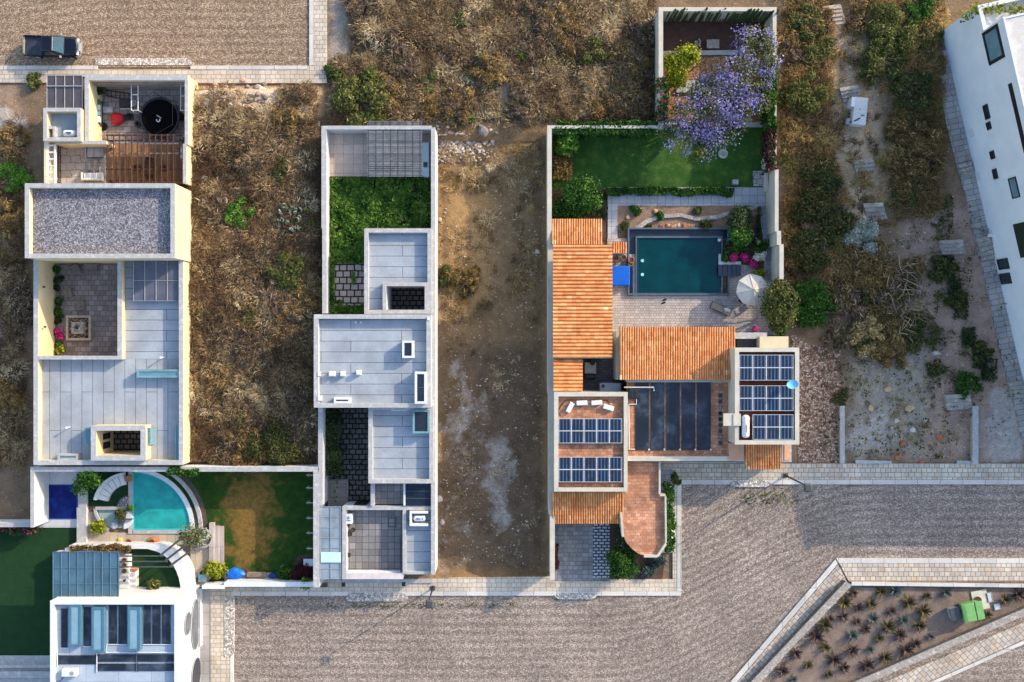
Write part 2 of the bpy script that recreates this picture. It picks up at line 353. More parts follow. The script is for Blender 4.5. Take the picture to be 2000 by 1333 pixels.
# ------------------------------------------------------------------ ground
def sstep(a, b, x):
    t = np.clip((x-a)/(b-a), 0, 1); return t*t*(3-2*t)
def box_mask(px, py, x0, y0, x1, y1, e):
    return sstep(x0, x0+e, px)*(1-sstep(x1-e, x1, px))*sstep(y0, y0+e, py)*(1-sstep(y1-e, y1, py))
def fbm(x, y, s, seed=0):                         # cheap smooth pseudo-noise, vectorised
    r = np.random.default_rng(seed); out = 0; a = 1.0; tot = 0
    for o in range(4):
        for _ in range(3):
            q = r.uniform(0, 6.283); f = s*(2**o)*r.uniform(.7, 1.3); ph = r.uniform(0, 6.283)
            out = out+a*np.sin((x*np.cos(q)+y*np.sin(q))*f+ph+1.7*np.sin((x*np.sin(q)-y*np.cos(q))*f*.6+ph*2))
        tot += a*1.7; a *= .55
    return out/tot
def gz(px, py):                                   # ground height under photo pixel (x, y)
    px = np.asarray(px, float); py = np.asarray(py, float)
    wild = np.maximum.reduce([box_mask(px, py, 366, 172, 622, 902, 14), box_mask(px, py, 680, -400, 1275, 236, 30), box_mask(px, py, 1545, -400, 1815, 690, 40), box_mask(px, py, -600, 175, 36, 900, 20), box_mask(px, py, 862, 262, 1060, 1110, 20)])
    h = 1.0*box_mask(px, py, 366, 172, 622, 902, 14)
    h = h-.8*box_mask(px, py, 846, 262, 1076, 1128, 8)
    return h+wild*(.16+.16*fbm(px, py, .03, 3))-.02
def gpx(wx, wy):                                  # world -> photo pixel on the ground plane
    return wx*K+1000, 666.5-wy*K
nx, ny = 330, 250
gx = np.linspace(-82, 82, nx); gy = np.linspace(-62, 62, ny); GX, GY = np.meshgrid(gx, gy)
gpX, gpY = gpx(GX, GY); GZ = gz(gpX, gpY)
gcol = np.zeros(GX.shape+(3,)); gcol[:] = lin((122, 102, 82))[:3]
def paint(mask, c):
    global gcol
    gcol = gcol*(1-mask[..., None])+np.array(lin(c)[:3])*mask[..., None]
def blob(x, y, rx, ry, s=.35, seed=1):
    q = np.sqrt(((gpX-x)/rx)**2+((gpY-y)/ry)**2)+s*fbm(gpX, gpY, .06, seed); return 1-sstep(.6, 1.1, q)
paint(box_mask(gpX, gpY, 640, -600, 1290, 260, 20), (94, 80, 68))
paint(box_mask(gpX, gpY, 360, 150, 640, 910, 20), (92, 76, 64))
paint(box_mask(gpX, gpY, 370, 160, 640, 235, 16), (186, 156, 122))
paint(box_mask(gpX, gpY, 835, 235, 1085, 1140, 10), (134, 108, 78))
paint(box_mask(gpX, gpY, 840, 330, 985, 620, 60), (166, 132, 88))
paint(box_mask(gpX, gpY, 835, 640, 1085, 1140, 60), (104, 86, 68))  # lower centre lot: shade painted into the earth colour as a darker brown
cal = np.zeros(GX.shape)
for a in ((900, 800, 30, 75, 4), (968, 935, 34, 70, 5), (980, 1010, 18, 40, 6), (880, 880, 26, 40, 8), (870, 1060, 46, 70, 9), (920, 860, 60, 140, 10)):
    cal = np.maximum(cal, blob(*a[:4], .8, a[4])*(.8 if a[4] < 8 else .42))
paint(box_mask(gpX, gpY, 1515, -600, 2400, 960, 15), (128, 106, 84))
paint(box_mask(gpX, gpY, 1600, 40, 1740, 470, 50), (176, 152, 124))
paint(box_mask(gpX, gpY, 1740, 380, 2010, 920, 40), (158, 132, 116))
paint(box_mask(gpX, gpY, 1645, 640, 1830, 910, 40), (156, 144, 128))
paint(box_mask(gpX, gpY, 1905, 790, 2010, 910, 20), (164, 146, 134))
for a in ((1965, 870, 36, 34, 11), (1935, 830, 16, 14, 12), (990, 192, 30, 40, 13), (20, 240, 44, 30, 14), (8, 665, 26, 70, 15), (40, 290, 26, 16, 16), (500, 200, 60, 24, 17), (425, 195, 50, 22, 19), (1690, 850, 60, 50, 20), (1960, 820, 40, 60, 21), (660, 60, 20, 130, 18)):
    if a[4] == 18: paint(blob(*a[:4], .5, a[4])*.9, (158, 146, 132))
    else: cal = np.maximum(cal, blob(*a[:4], .6, a[4]))
paint(box_mask(gpX, gpY, -700, 150, 60, 330, 20)*.6, (150, 128, 108))
v = np.stack([GX, GY, GZ], -1).reshape(-1, 3); idx = np.arange(nx*ny).reshape(ny, nx)
q = np.stack([idx[:-1, :-1], idx[:-1, 1:], idx[1:, 1:], idx[1:, :-1]], -1).reshape(-1, 4)
me = bpy.data.meshes.new('ground'); me.vertices.add(len(v)); me.vertices.foreach_set('co', v.astype(np.float32).ravel())
me.loops.add(q.size); me.loops.foreach_set('vertex_index', q.astype(np.int32).ravel()); me.polygons.add(len(q))
me.polygons.foreach_set('loop_start', np.arange(0, q.size, 4, dtype=np.int32)); me.update(calc_edges=True)
a = me.color_attributes.new('soil', 'FLOAT_COLOR', 'POINT')
a.data.foreach_set('color', np.concatenate([gcol.reshape(-1, 3), cal.reshape(-1, 1)], 1).astype(np.float32).ravel())
me.polygons.foreach_set('use_smooth', [True]*len(q))
t = NT('dry_earth'); v0 = t.pos('P'); col = t.attr('soil')['Color']
col = t.mix(col, t.rampf(t.noise(v0, .7, 8, .7), .28, .72, .62, 1.34), 1.0, 'MULTIPLY')
ck = t.math('ADD', t.attr('soil')['Alpha'], t.rampf(t.noise(v0, .75, 9, .74), .25, .75, -.62, .62)); col = t.mix(col, t.ramp(t.noise(v0, 2.4, 6, .7), [(.3, (140, 130, 120)), (.7, (196, 188, 180))]), t.rampf(ck, .36, .95, 0, .72))
vo = t.N('ShaderNodeTexVoronoi'); t.L(v0, vo.inputs['Vector']); vo.inputs['Scale'].default_value = 4.0
peb = t.rampf(vo.outputs['Distance'], .12, .2, 1, 0); sp = t.N('ShaderNodeSeparateColor'); t.L(vo.outputs['Color'], sp.inputs[0])
col = t.mix(col, lin((206, 196, 182)), t.math('MULTIPLY', peb, t.rampf(sp.outputs[1], .72, .8, 0, .75)))
col = t.mix(col, t.rampf(t.noise(v0, 7, 4, .75), .3, .7, .72, 1.26), 1.0, 'MULTIPLY')
m_ground = t.bsdf(col, .95, .15, 0, t.bump(t.noise(v0, 3.2, 8, .7), .9, .12))
tag(obj('ground', me, m_ground), kind='structure')
# far ground to the horizon
fg = MB(); fg.quad((-420, -420, -.9), (420, -420, -.9), (420, 420, -.9), (-420, 420, -.9))
struct('far_ground', fg, M('far_earth', (128, 106, 84), (100, 82, 64), .08, .95, .15))
# ------------------------------------------------------------------ roads and pavements
struct('road', MB().pprism([(-500, -700), (606, -700), (606, 132), (-500, 132)], .03, -.1), m_roadN)
struct('road', MB().pprism([(440, 1163), (1329, 1163), (1329, 944), (2900, 944), (2900, 2300), (440, 2300)], .03, -.1), m_road)
sw = MB(); sw.pprism([(-500, 136), (92, 136), (600, 136), (600, 128.5), (612, 128.5), (612, -700), (638, -700), (638, 163), (372, 163), (372, 150), (90, 150), (90, 162), (-500, 158)], .15, -.1)
struct('pavement', sw, m_sidewalk)
struct('kerb', MB().pprism([(-500, 128.5), (190, 128.5), (190, 135.5), (-500, 135.5)], .17, -.1).pprism([(372, 128.5), (599.5, 128.5), (599.5, 135.5), (372, 135.5)], .17, -.1).pprism([(604, -700), (611.5, -700), (611.5, 128), (604, 128)], .17, -.1), m_kerb)
struct('ramp', MB().pprism([(184, 127), (190, 114), (366, 114), (380, 127.5)], .08, -.05), m_ramp)
struct('pavement', MB().pprism([(640, 1133), (1083, 1127), (1083, 1136), (1190, 1136), (1190, 1132), (1314, 1132), (1314, 918), (1322, 918), (1322, 1155), (640, 1155)], .15, -.1).pprism([(411, 1147), (640, 1147), (640, 1155), (462, 1155), (449, 1166), (449, 2300), (411, 2300)], .152, -.1), m_sidewalk)
kb = MB()
kb.pprism([(455, 1155.5), (1330, 1155.5), (1330, 1164), (455, 1164)], .175, -.1).pprism([(1322.5, 946), (1331, 946), (1331, 1155), (1322.5, 1155)], .175, -.1).pprism([(449.5, 1166), (456, 1160), (456, 2300), (449.5, 2300)], .175, -.1)
struct('kerb', kb, m_kerb)
rp = MB(); rp.pprism([(675, 1169), (681, 1158), (789, 1158), (797, 1169), (789, 1175), (681, 1175)], .19, -.05)
struct('ramp', rp, m_ramp)
struct('ramp', MB().pprism([(438, 1166), (458, 1166), (457, 1276), (450, 1284), (438, 1284)], .2, -.05), m_ramp)
struct('ramp', MB().pprism([(1083, 1166), (1092, 1159), (1158, 1159), (1165, 1166), (1158, 1171), (1092, 1171)], .19, -.05), m_ramp)
struct('pavement', MB().pprism([(1296, 905), (1296, 917.5), (1314, 917.5), (1322.5, 937), (2900, 937), (2900, 906)], .148, -.1), m_sidewalk2)
struct('kerb', MB().pprism([(1331.5, 937.5), (2900, 937.5), (2900, 946.5), (1331.5, 946.5)], .175, -.1), m_kerb)
struct('ramp', MB().pprism([(1424, 945), (1432, 938), (1498, 938), (1506, 945), (1498, 951.5), (1432, 951.5)], .195, -.05), m_ramp)
# triangular island
struct('pavement', MB().pprism([(1640, 1101), (2900, 1101), (2900, 1136), (1658, 1136)], .15, -.1), m_sidewalk2)
struct('pavement', MB().pprism([(1637, 1103), (1655, 1138), (1384, 1455), (1336, 1455)], .15, -.1), m_sidewalk3)
struct('kerb', MB().pprism([(1634, 1091), (2900, 1093), (2900, 1100.5), (1638, 1100.5)], .175, -.1).pprism([(1632, 1093), (1636, 1102), (1335, 1455), (1322, 1455)], .178, -.1), m_kerb)
struct('planting_bed', MB().pprism([(1668, 1147), (2900, 1147), (2900, 1120), (1990, 1190), (1640, 1345), (1560, 1400), (1445, 1400)], .06, -.1), M('bed_earth', (136, 117, 103), (104, 90, 82), .8, .95, fine=.25, bump=.6, bscale=8))
struct('pavement', MB().pprism([(1700, 1345), (2060, 1190), (2060, 1222), (1770, 1352)], .15, -.1), m_sidewalk3)
struct('kerb', MB().pprism([(1772, 1353), (2062, 1224), (2062, 1231), (1790, 1352)], .175, -.1), m_kerb)
def wall_thing(name, pts_list, zt, zb, m, label, capm=None):
    """a free-standing garden or retaining wall: list of pixel polygons at the wall's top height"""
    t = thing(name, label, 'wall', (sum(X(p[0]) for p in pts_list[0])/len(pts_list[0]), sum(Y(p[1]) for p in pts_list[0])/len(pts_list[0]), 0))
    b = MB(); c = MB()
    for k, pl in enumerate(pts_list):
        b.pprism(pl, zt-.07+.003*k, zb)
        w = [(X(a, zt), Y(q, zt)) for a, q in pl]; cx = sum(p[0] for p in w)/len(w); cy = sum(p[1] for p in w)/len(w)
        gw = []
        for x, y in w:
            L_ = math.hypot(x-cx, y-cy); gw.append((x+(x-cx)/L_*.03, y+(y-cy)/L_*.03))
        c.prism(gw, zt+.003*k, zt-.069+.003*k)
    part('wall_body', b, m, t); part('coping', c, capm or m_cap, t)
    return t
wall_thing('retaining_wall', [[(1652, 1136), (1664, 1144), (1470, 1345), (1455, 1345)]], .95, -.1, m_dwall, 'low dark stone wall running diagonally along the slanted pavement of the planted triangle', m_rstone)
wall_thing('retaining_wall', [[(1664, 1137), (2100, 1143), (2100, 1149), (1664, 1144)]], .5, -.1, m_rstone, 'straight low stone wall along the top edge of the planted triangle', m_kerb)
wall_thing('retaining_wall', [[(1640, 1345), (2060, 1163), (2060, 1178), (1672, 1345)]], .7, -.1, m_dwall, 'rough stone wall closing the lower right side of the planted triangle', m_rstone)
# right-hand lot
struct('stone_path', MB().pprism([(1598, 650), (1642, 650), (1642, 905), (1560, 905), (1545, 655)], .05, -.1), m_river)
wall_thing('garden_wall', [[(1641, 794), (1650, 794), (1650, 905), (1641, 905)]], .55, -.1, m_rstone, 'short pale stone wall between the river stones and the weedy plot')
wall_thing('garden_wall', [[(1900, 794), (1911, 794), (1911, 907), (1900, 907)]], .55, -.1, m_rstone, 'short pale stone wall at the right edge of the weedy plot')
wall_thing('garden_wall', [[(1672, 899), (1741, 901), (1741, 906), (1672, 906)]], .35, -.1, m_rstone, 'low stone edging beside the pavement at the foot of the weedy plot')
wall_thing('garden_wall', [[(1870, 900), (1899, 901), (1899, 906), (1870, 906)]], .25, -.1, m_rstone, 'short low stone edging stub in the lower right corner of the weedy plot')
for k, (pl, lab) in enumerate([
    ([(1606, 13), (1642, 8), (1653, 46), (1617, 51)], 'pale stone steps at the very top of the sandy path'),
    ([(1640, 172), (1676, 166), (1684, 192), (1648, 200)], 'stone steps just above the white utility box on the sandy path'),
    ([(1666, 313), (1704, 310), (1712, 340), (1674, 345)], 'stone steps below the white utility box on the sandy path'),
    ([(1686, 398), (1724, 396), (1734, 428), (1696, 432)], 'lowest stone steps of the sandy path beside the silvery shrub'),
    ([(1838, 470), (1882, 468), (1886, 496), (1840, 498)], 'wide stone steps on the right side of the bare slope near the white building'),
    ([(1848, 772), (1894, 770), (1900, 798), (1850, 802)], 'wide stone steps at the top of the right garden wall')]):
    t = thing('stone_steps', lab, 'steps', P(sum(p[0] for p in pl)/4, sum(p[1] for p in pl)/4, 0), group='stone steps set into the slope')
    n = 4 if k else 5
    for j in range(n):
        a, b_, c, d_ = pl; f0, f1 = j/n, (j+1)/n-.004
        L_ = lambda p, q, f: (p[0]+(q[0]-p[0])*f, p[1]+(q[1]-p[1])*f)
        part('step', MB().pprism([L_(a, d_, f0), L_(b_, c, f0), L_(b_, c, f1), L_(a, d_, f1)], .62-.12*j, -.1, .3+.1*j), m_rstone if k else m_cream, t)
# ------------------------------------------------------------------ building kit
def walls(parent, rects, zt, zb, m, cap=m_cap, ct=.07, name='wall', over=.03, caponly=None):
    """butted wall boxes (photo-pixel rectangles at their top) under one coping"""
    b = MB(); c = MB()
    for k, r in enumerate(rects):
        e = .003*(k % 5)
        b.box(X(r[0], zt), Y(r[1], zt), zb, X(r[2], zt), Y(r[3], zt), zt-ct-.002)
        c.box(X(r[0], zt)-over, Y(r[1], zt)+over, zt-ct, X(r[2], zt)+over, Y(r[3], zt)-over, zt+e)
    part(name, b, m, parent); part('coping', c, cap, parent)
def ringwalls(parent, r, w, zt, zb, m, cap=m_cap, name='wall', over=.03):
    x0, x1, y0, y1 = X(r[0], zt), X(r[2], zt), Y(r[3], zt), Y(r[1], zt); ww = U(w, zt)
    part(name, MB().ring(x0, y0, x1, y1, ww, zt-.07, zb), m, parent)
    part('coping', MB().ring(x0-over, y0-over, x1+over, y1+over, ww+2*over, zt, zt-.069), cap, parent)
def plate(parent, name, rects, zref, z, th, m, label=None):
    """flat slabs: pixel rectangles measured at zref, laid at height z"""
    b = MB()
    for r in rects: b.box(X(r[0], zref), Y(r[1], zref), z-th, X(r[2], zref), Y(r[3], zref), z)
    return part(name, b, m, parent, label)
def skylight(parent, r, w, zt, zb, glass, frame=m_wmetal, bars=0, name='skylight', barsy=0):
    o = part(name, MB().pring(*r, w, zt, zb), frame, parent)
    x0, x1, y0, y1 = X(r[0]+w, zt), X(r[2]-w, zt), Y(r[3]-w, zt), Y(r[1]+w, zt)
    part('glass_pane', MB().box(x0+.005, y0+.005, zt-.12, x1-.005, y1-.005, zt-.06), glass, o)
    b = MB()
    for k in range(bars): q = x0+(x1-x0)*(k+1)/(bars+1); b.box(q-.03, y0+.004, zt-.055, q+.03, y1-.004, zt-.01)
    for k in range(barsy): q = y0+(y1-y0)*(k+1)/(barsy+1); b.box(x0+.004, q-.03, zt-.055, x1-.004, q+.03, zt-.012)
    if b.v: part('glazing_bar', b, m_dgrey, o)
    return o
def canopy(parent, r, z, nx_, ny_, glass=None, frame=m_grey, name='glass_canopy', bw=.05, posts=0.0):
    x0, x1, y0, y1 = X(r[0], z), X(r[2], z), Y(r[3], z), Y(r[1], z)
    o = part(name, MB().box(x0, y0, z-.02, x1, y1, z), glass or m_glassroof, parent)
    b = MB()
    for k in range(nx_+1): q = x0+(x1-x0)*k/nx_; b.box(q-bw/2, y0-.02, z+.002, q+bw/2, y1+.02, z+.07)
    for k in range(ny_+1): q = y0+(y1-y0)*k/ny_; b.box(x0-.02, q-bw/2, z+.004, x1+.02, q+bw/2, z+.05)
    if posts:
        for px_ in (x0+.06, x1-.06):
            for py_ in (y0+.06, y1-.06): b.box(px_-.04, py_-.04, posts, px_+.04, py_+.04, z-.022)
    part('canopy_frame', b, frame, o); return o
def chair(loc, rz, m, label, w=.55, seat=.42, back=.85, cat='chair', group=None, name='patio_chair', fm=None):
    t = thing(name, label, cat, loc, rz, group); h = w/2
    part('seat', MB().box(-h, -h, seat-.08, h, h, seat), m, t, local=True)
    part('backrest', MB().box(-h, h-.06, seat+.02, h, h+.03, back), m, t, local=True)
    for sx in (-1, 1):
        for sy in (-1, 1): part('leg', MB().box(sx*(h-.05)-.025, sy*(h-.05)-.025, 0, sx*(h-.05)+.025, sy*(h-.05)+.025, seat-.082), fm or m_black, t, local=True)
        part('armrest', MB().box(sx*h-.035, -h+.05, seat+.2, sx*h+.035, h-.07, seat+.25), fm or m, t, local=True)
    return t
def table(loc, rz, w, d, hgt, m, label, cat='table', slats=0, name='patio_table', fm=None):
    t = thing(name, label, cat, loc, rz); b = MB()
    if slats:
        for k in range(slats): y0 = -d/2+d*k/slats; b.box(-w/2, y0+.015, hgt-.05, w/2, y0+d/slats-.015, hgt, random.random())
    else: b.box(-w/2, -d/2, hgt-.05, w/2, d/2, hgt)
    part('table_top', b, m, t, local=True)
    for sx in (-1, 1):
        for sy in (-1, 1): part('leg', MB().box(sx*(w/2-.08)-.03, sy*(d/2-.08)-.03, 0, sx*(w/2-.08)+.03, sy*(d/2-.08)+.03, hgt-.052), fm or m, t, local=True)
    return t
def sofa(loc, rz, w, d, m, label, cushions=2, name='sofa'):
    t = thing(name, label, 'sofa', loc, rz)
    part('base', MB().box(-w/2, -d/2, .12, w/2, d/2, .32), m_dgrey, t, local=True)
    for k in range(cushions):
        a = -w/2+.12+(w-.24)*k/cushions; b = -w/2+.12+(w-.24)*(k+1)/cushions-.03
        part('seat_cushion', MB().loft([(rr(a, -d/2+.02, b, d/2-.22, .08), .325), (rr(a, -d/2+.02, b, d/2-.22, .08), .42), (rr(a+.04, -d/2+.06, b-.04, d/2-.26, .08), .46)]), m, t, local=True)
        part('back_cushion', MB().loft([(rr(a, d/2-.2, b, d/2-.02, .06), .34), (rr(a, d/2-.2, b, d/2-.02, .06), .74), (rr(a+.04, d/2-.17, b-.04, d/2-.05, .05), .8)]), m, t, local=True)
    for s in (-1, 1): part('armrest', MB().box(s*w/2-.055, -d/2+.005, .12, s*w/2+.055, d/2-.005, .6), m, t, local=True)
    for sx in (-1, 1):
        for sy in (-1, 1): part('leg', MB().box(sx*(w/2-.1)-.03, sy*(d/2-.1)-.03, 0, sx*(w/2-.1)+.03, sy*(d/2-.1)+.03, .118), m_black, t, local=True)
    return t
def capsule_tank(cx, cy, z, L_, r, label, along='x', name='water_tank', marks=None, group=None):
    t = thing(name, label, 'water tank', (cx, cy, z))
    prof = [(r*math.sin(R(a)), -L_/2+r*.7-r*.7*math.cos(R(a))) for a in (8, 25, 45, 65, 90)]+[(r, L_/2-r*.7)]+[(r*math.sin(R(a)), L_/2-r*.7+r*.7*math.cos(R(a))) for a in (65, 45, 25, 8)]
    b = MB().lathe((0, 0, 0), prof, 20)
    b.v = [((p[2], p[1], p[0]+r+.1) if along == 'x' else (p[0], p[2], p[1]+r+.1)) for p in b.v]
    part('tank_body', b, m_wmetal, t, smooth=True, local=True)
    for s in (-1, 1):
        q = s*L_*.28
        part('cradle', MB().box(*((q-.05, -r*.7, 0, q+.05, r*.7, .2) if along == 'x' else (-r*.7, q-.05, 0, r*.7, q+.05, .2))), m_dgrey, t, local=True)
    if marks:
        mb = MB(); zt = 2*r+.108
        for (a, b0, w_, h_) in marks:
            if along == 'x': mb.box(a-w_/2, b0-h_/2, zt-.02, a+w_/2, b0+h_/2, zt)
            else: mb.box(b0-h_/2, a-w_/2, zt-.02, b0+h_/2, a+w_/2, zt)
        part('brand_mark', mb, M('mark_'+label[:8], (34, 76, 160) if along == 'x' else (176, 96, 60), None, 3), t, local=True)
    return t
# ------------------------------------------------------------------ house with the gravel roof
h1 = thing('courtyard_house', 'long beige house at left with gravel roof block, sunken courtyard and pale flat roof', 'house', P(210, 640))
m_b = m_beige
# gravel-roofed upper block
ringwalls(h1, (49, 359, 341, 504), 7.5, 6.0, 0, m_b, name='upper_wall')
plate(h1, 'gravel_roof', [(56.5, 366.5, 333.5, 496.5)], 6.0, 5.35, .2, m_rgravel)
z = 3.4
walls(h1, [(66, 508, 73.5, 908), (350, 508, 357, 900), (74, 900, 357, 908), (230, 508, 237.5, 702), (74, 696, 230, 702)], z, 0, m_b)
plate(h1, 'flat_roof', [(238, 508, 350, 702)], z, 2.55, .2, m_memb)
plate(h1, 'flat_roof', [(74, 702.3, 350, 831), (74, 831, 178, 899.8), (284, 831, 350, 899.8)], z, 2.55, .2, m_memb2)
# entrance patio hole
ringwalls(h1, (178, 832, 284, 899.5), 9, 3.9, 0, m_b)
struct('patio_paving', MB().pbox(186, 838, 290, 905, .06, -.1), m_dstone)
o = part('window', MB().box(X(187, 3.9)+.002, Y(849, 3), .9, X(187, 3.9)+.06, Y(861, 3), 2.4), m_win, h1)
o = part('window', MB().box(X(187, 3.9)+.002, Y(866, 3), .9, X(187, 3.9)+.06, Y(879, 3), 2.4), m_win, h1)
skylight(h1, (165.5, 836, 177.5, 869), 2.2, 3.5, 2.56, m_skyglass, m_aqua)
skylight(h1, (263+22, 836, 276+22-4, 869), 2.2, 3.5, 2.56, m_skyglass, m_aqua)
skylight(h1, (112, 887, 152, 899.5), 4, 3.2, 2.56, m_skyglass, m_cap)
skylight(h1, (342, 832, 349.5, 899), 1.6, 3.2, 2.56, m_skyglass, m_aqua)
skylight(h1, (267, 722, 349.5, 738), 4.2, 3.3, 2.56, m_skyglass, m_aqua)
canopy(h1, (261, 509, 349, 588), 3.1, 4, 2, MG('bronze_blue_glass', (146, 164, 184), (104, 106, 120), .55))
part('canopy_deck', MB().pbox(262, 508, 349, 560, 2.62, 2.552), M('deck_under_canopy', (150, 116, 88), (96, 98, 110), .9, .8), h1)
for (a, b_) in ((314.5, 699), (130, 836)):
    part('vent_pipe', MB().cyl((X(a, 3.2), Y(b_, 3.2)), .05, 2.552, 3.15, 8).cyl((X(a, 3.2), Y(b_, 3.2)), .12, 3.15, 3.25, 10), m_wmetal, h1)
part('patio_wall_fixture', MB().cyl((X(86, 2.8), Y(561, 2.8)), .09, 2.7, 2.9, 8).cyl((X(88, 2.6), Y(639, 2.6)), .09, 2.5, 2.7, 8), m_black, h1)
# sunken courtyard
struct('courtyard_paving', MB().pbox(100, 508, 262, 712, .05, -.1), m_flagpink)
def xyz(px, py, z=0.05): return tuple(P(px, py, z))
t = thing('stone_fountain', 'square stone fountain with dark pebbles in the sunken courtyard', 'fountain', xyz(157, 641))
x, y, _ = xyz(157, 641)
part('basin_rim', MB().ring(x-1.2, y-1.2, x+1.2, y+1.2, .2, .5, .05), M('fountain_stone', (176, 160, 144), (150, 134, 120), 2, .85, fine=.15), t)
part('pebble_bed', MB().box(x-.99, y-.99, .06, x+.99, y+.99, .3), MC('fountain_pebbles', (60, 50, 44), (110, 92, 80), (180, 160, 140), (30, 26, 24), 7), t)
part('pedestal', MB().loft([(rr(x-.6, y-.6, x+.6, y+.6, .05), .3), (rr(x-.55, y-.55, x+.55, y+.55, .05), .75)]), m_rstone, t)
part('inner_pebbles', MB().cyl((x, y), .4, .75, .8, 8), MC('fountain_pebbles_light', (80, 70, 62), (150, 136, 124), (206, 196, 180), (40, 36, 34), 8), t)
part('spout', MB().lathe((x, y, 0), [(.16, .8), (.14, .95), (.05, 1.0)], 10), m_black, t)
mwd = M('teak_furniture', (138, 126, 116), (110, 100, 92), 2, .75, fine=.15)
chair(xyz(137, 573), R(-75), mwd, 'slatted armchair near the plants in the sunken courtyard', .8)
chair(xyz(160, 597), R(-170), mwd, 'slatted armchair nearest the square fountain', .8)
chair(xyz(152, 529), R(20), mwd, 'slatted armchair by the back wall of the sunken courtyard', .8)
table(xyz(182, 523), 0, 1.3, .6, .6, mwd, 'narrow wooden console table against the courtyard back wall', slats=4)
# ------------------------------------------------------------------ rear yard of that house
yard = thing('yard_wall', 'beige walls round the cluttered rear yard with trampoline beside the upper street', 'wall', P(270, 250))
m_yfloor = MP('yard_flags', (172, 160, 154), (142, 133, 129), (84, 78, 76), .75, .6, .025, stain=.4, c3=(150, 120, 108))
struct('yard_paving', MB().pbox(170, 150, 372, 282, .05, -.1), m_yfloor)
struct('terrace_paving', MB().pbox(93, 278, 208, 360, 1.0, -.1), MP('crazy_paving', (190, 180, 172), (166, 156, 150), (122, 114, 108), .9, .7, .03, dist=.3, stain=.25))
struct('timber_deck', MB().pbox(208.3, 281, 364, 360, 1.05, -.1), MP('timber_decking', (156, 114, 76), (116, 92, 76), (60, 40, 30), 3.0, .16, .015, rot=R(90), stain=.45, stainscale=.5))
z = 3.0
walls(yard, [(166, 146.5, 366, 156.5), (361.5, 157, 366.5, 282), (358, 282, 363.5, 358.2), (166, 157, 173, 276)], z, 0, m_b)
walls(yard, [(108, 275.5, 207, 281)], 3.05, 0, m_b)
part('rear_partition', MB().box(X(175, 3), Y(157, 3)+.004, .05, X(361, 3), Y(160, 3), 2.4), M('board_partition', (150, 142, 134), (112, 106, 102), .6, .8), yard)
tank_h = thing('tank_house', 'white rimmed tank enclosure with blue grey floor beside the cluttered rear yard', 'outbuilding', P(122, 245))
ringwalls(tank_h, (85, 211.5, 157, 275), 6, 3.6, 0, m_b)
plate(tank_h, 'tank_floor', [(91, 217.5, 151, 269)], 3.6, 2.7, .2, M('blue_grey_screed', (142, 156, 164), (124, 138, 148), .8, .85))
part('step_cap', MB().pbox(93, 247, 107, 252, 3.3, 2.7).pbox(103, 252, 107, 267.4, 3.3, 2.7), m_cap, tank_h)
capsule_tank(X(135.5, 3.2), Y(263.5, 3.2)+.15, 2.7, 1.25, .3, 'white capsule water tank with blue marks in the tank enclosure', marks=[(0, 0, .5, .14), (.05, -.12, .3, .06)])
gc = thing('glass_carport', 'grey glass canopy on a metal frame at the corner of the rear yard', 'canopy', P(127, 182))
canopy(gc, (92, 148, 161, 213), 2.8, 4, 1, MG('smoky_glass', (150, 142, 140), (92, 88, 92), .5, .12), m_grey, posts=.0)
part('cross_bar', MB().box(X(91, 2.8), Y(169, 2.8)-.04, 2.872, X(162, 2.8), Y(169, 2.8)+.04, 2.94), m_grey, gc)
struct('patio_paving', MB().pbox(92, 150, 168, 216, .04, -.1), M('brown_tiles', (112, 84, 70), (84, 66, 60), .8, .85, fine=.1))
lp = thing('ladder_pergola', 'narrow white ladder shaped pergola along the left edge of the terrace', 'pergola', P(100, 315))
part('side_beam', MB().pbox(91, 276, 94, 358.1, 3.1, 2.85), m_wmetal, lp); part('side_beam', MB().pbox(105, 282, 108, 358.1, 3.1, 2.85), m_wmetal, lp)
part('side_wall', MB().pbox(86, 276, 90.8, 358.1, 3.12, 0), m_b, lp)
for k in range(6): part('rung', MB().pbox(94.1, 283+k*13.2, 104.9, 286+k*13.2, 3.05, 2.9), m_wmetal, lp)
fs = thing('lattice_fence', 'black metal lattice fence panel on the left side of the terrace', 'fence', P(115, 318))
b = MB(); xx = X(113, 1.6)
for k in range(16): yy = Y(283+k*4.6, 1.6); b.box(xx-.02, yy-.02, 1.0, xx+.02, yy+.02, 2.3)
for zz in (1.1, 1.5, 1.9, 2.25): b.box(xx-.018, Y(354, 1.6), zz-.03, xx+.018, Y(282, 1.6), zz+.03)
part('lattice_panel', b, m_black, fs)
part('post', MB().box(xx-.05, Y(281, 1.6)-.05, 1.0, xx+.05, Y(281, 1.6)+.05, 2.4), m_black, fs); part('post', MB().box(xx-.05, Y(356, 1.6)-.05, 1.0, xx+.05, Y(356, 1.6)+.05, 2.4), m_black, fs)
pg = thing('timber_pergola', 'dark brown timber pergola over the orange deck beside the gravel roof', 'pergola', P(280, 315))
z = 2.7
for k in range(13): part('rafter', MB().box(X(209.5+k*11.7, z)-.035, Y(356, z), z-.16, X(209.5+k*11.7, z)+.035, Y(262, z), z), m_wood, pg)
for q, mm in ((263.5, m_wood), (274, m_wood), (299, m_woodpale), (330, m_wood), (352, m_wood)): part('cross_beam', MB().box(X(205, z), Y(q, z)-.06, z-.34, X(353, z), Y(q, z)+.06, z-.162), mm, pg)
part('white_lintel', MB().pbox(206, 279.2, 350, 281.4, 2.3, 2.12), m_wmetal, pg)
for q in (272, 352):
    for a in (207, 350): part('post', MB().box(X(a, z)-.07, Y(q, z)-.07, .05, X(a, z)+.07, Y(q, z)+.07, z-.342), m_wood, pg)
part('air_unit', MB().pbox(352.5, 290, 356, 309, 2.2, 1.6), m_wmetal, yard)
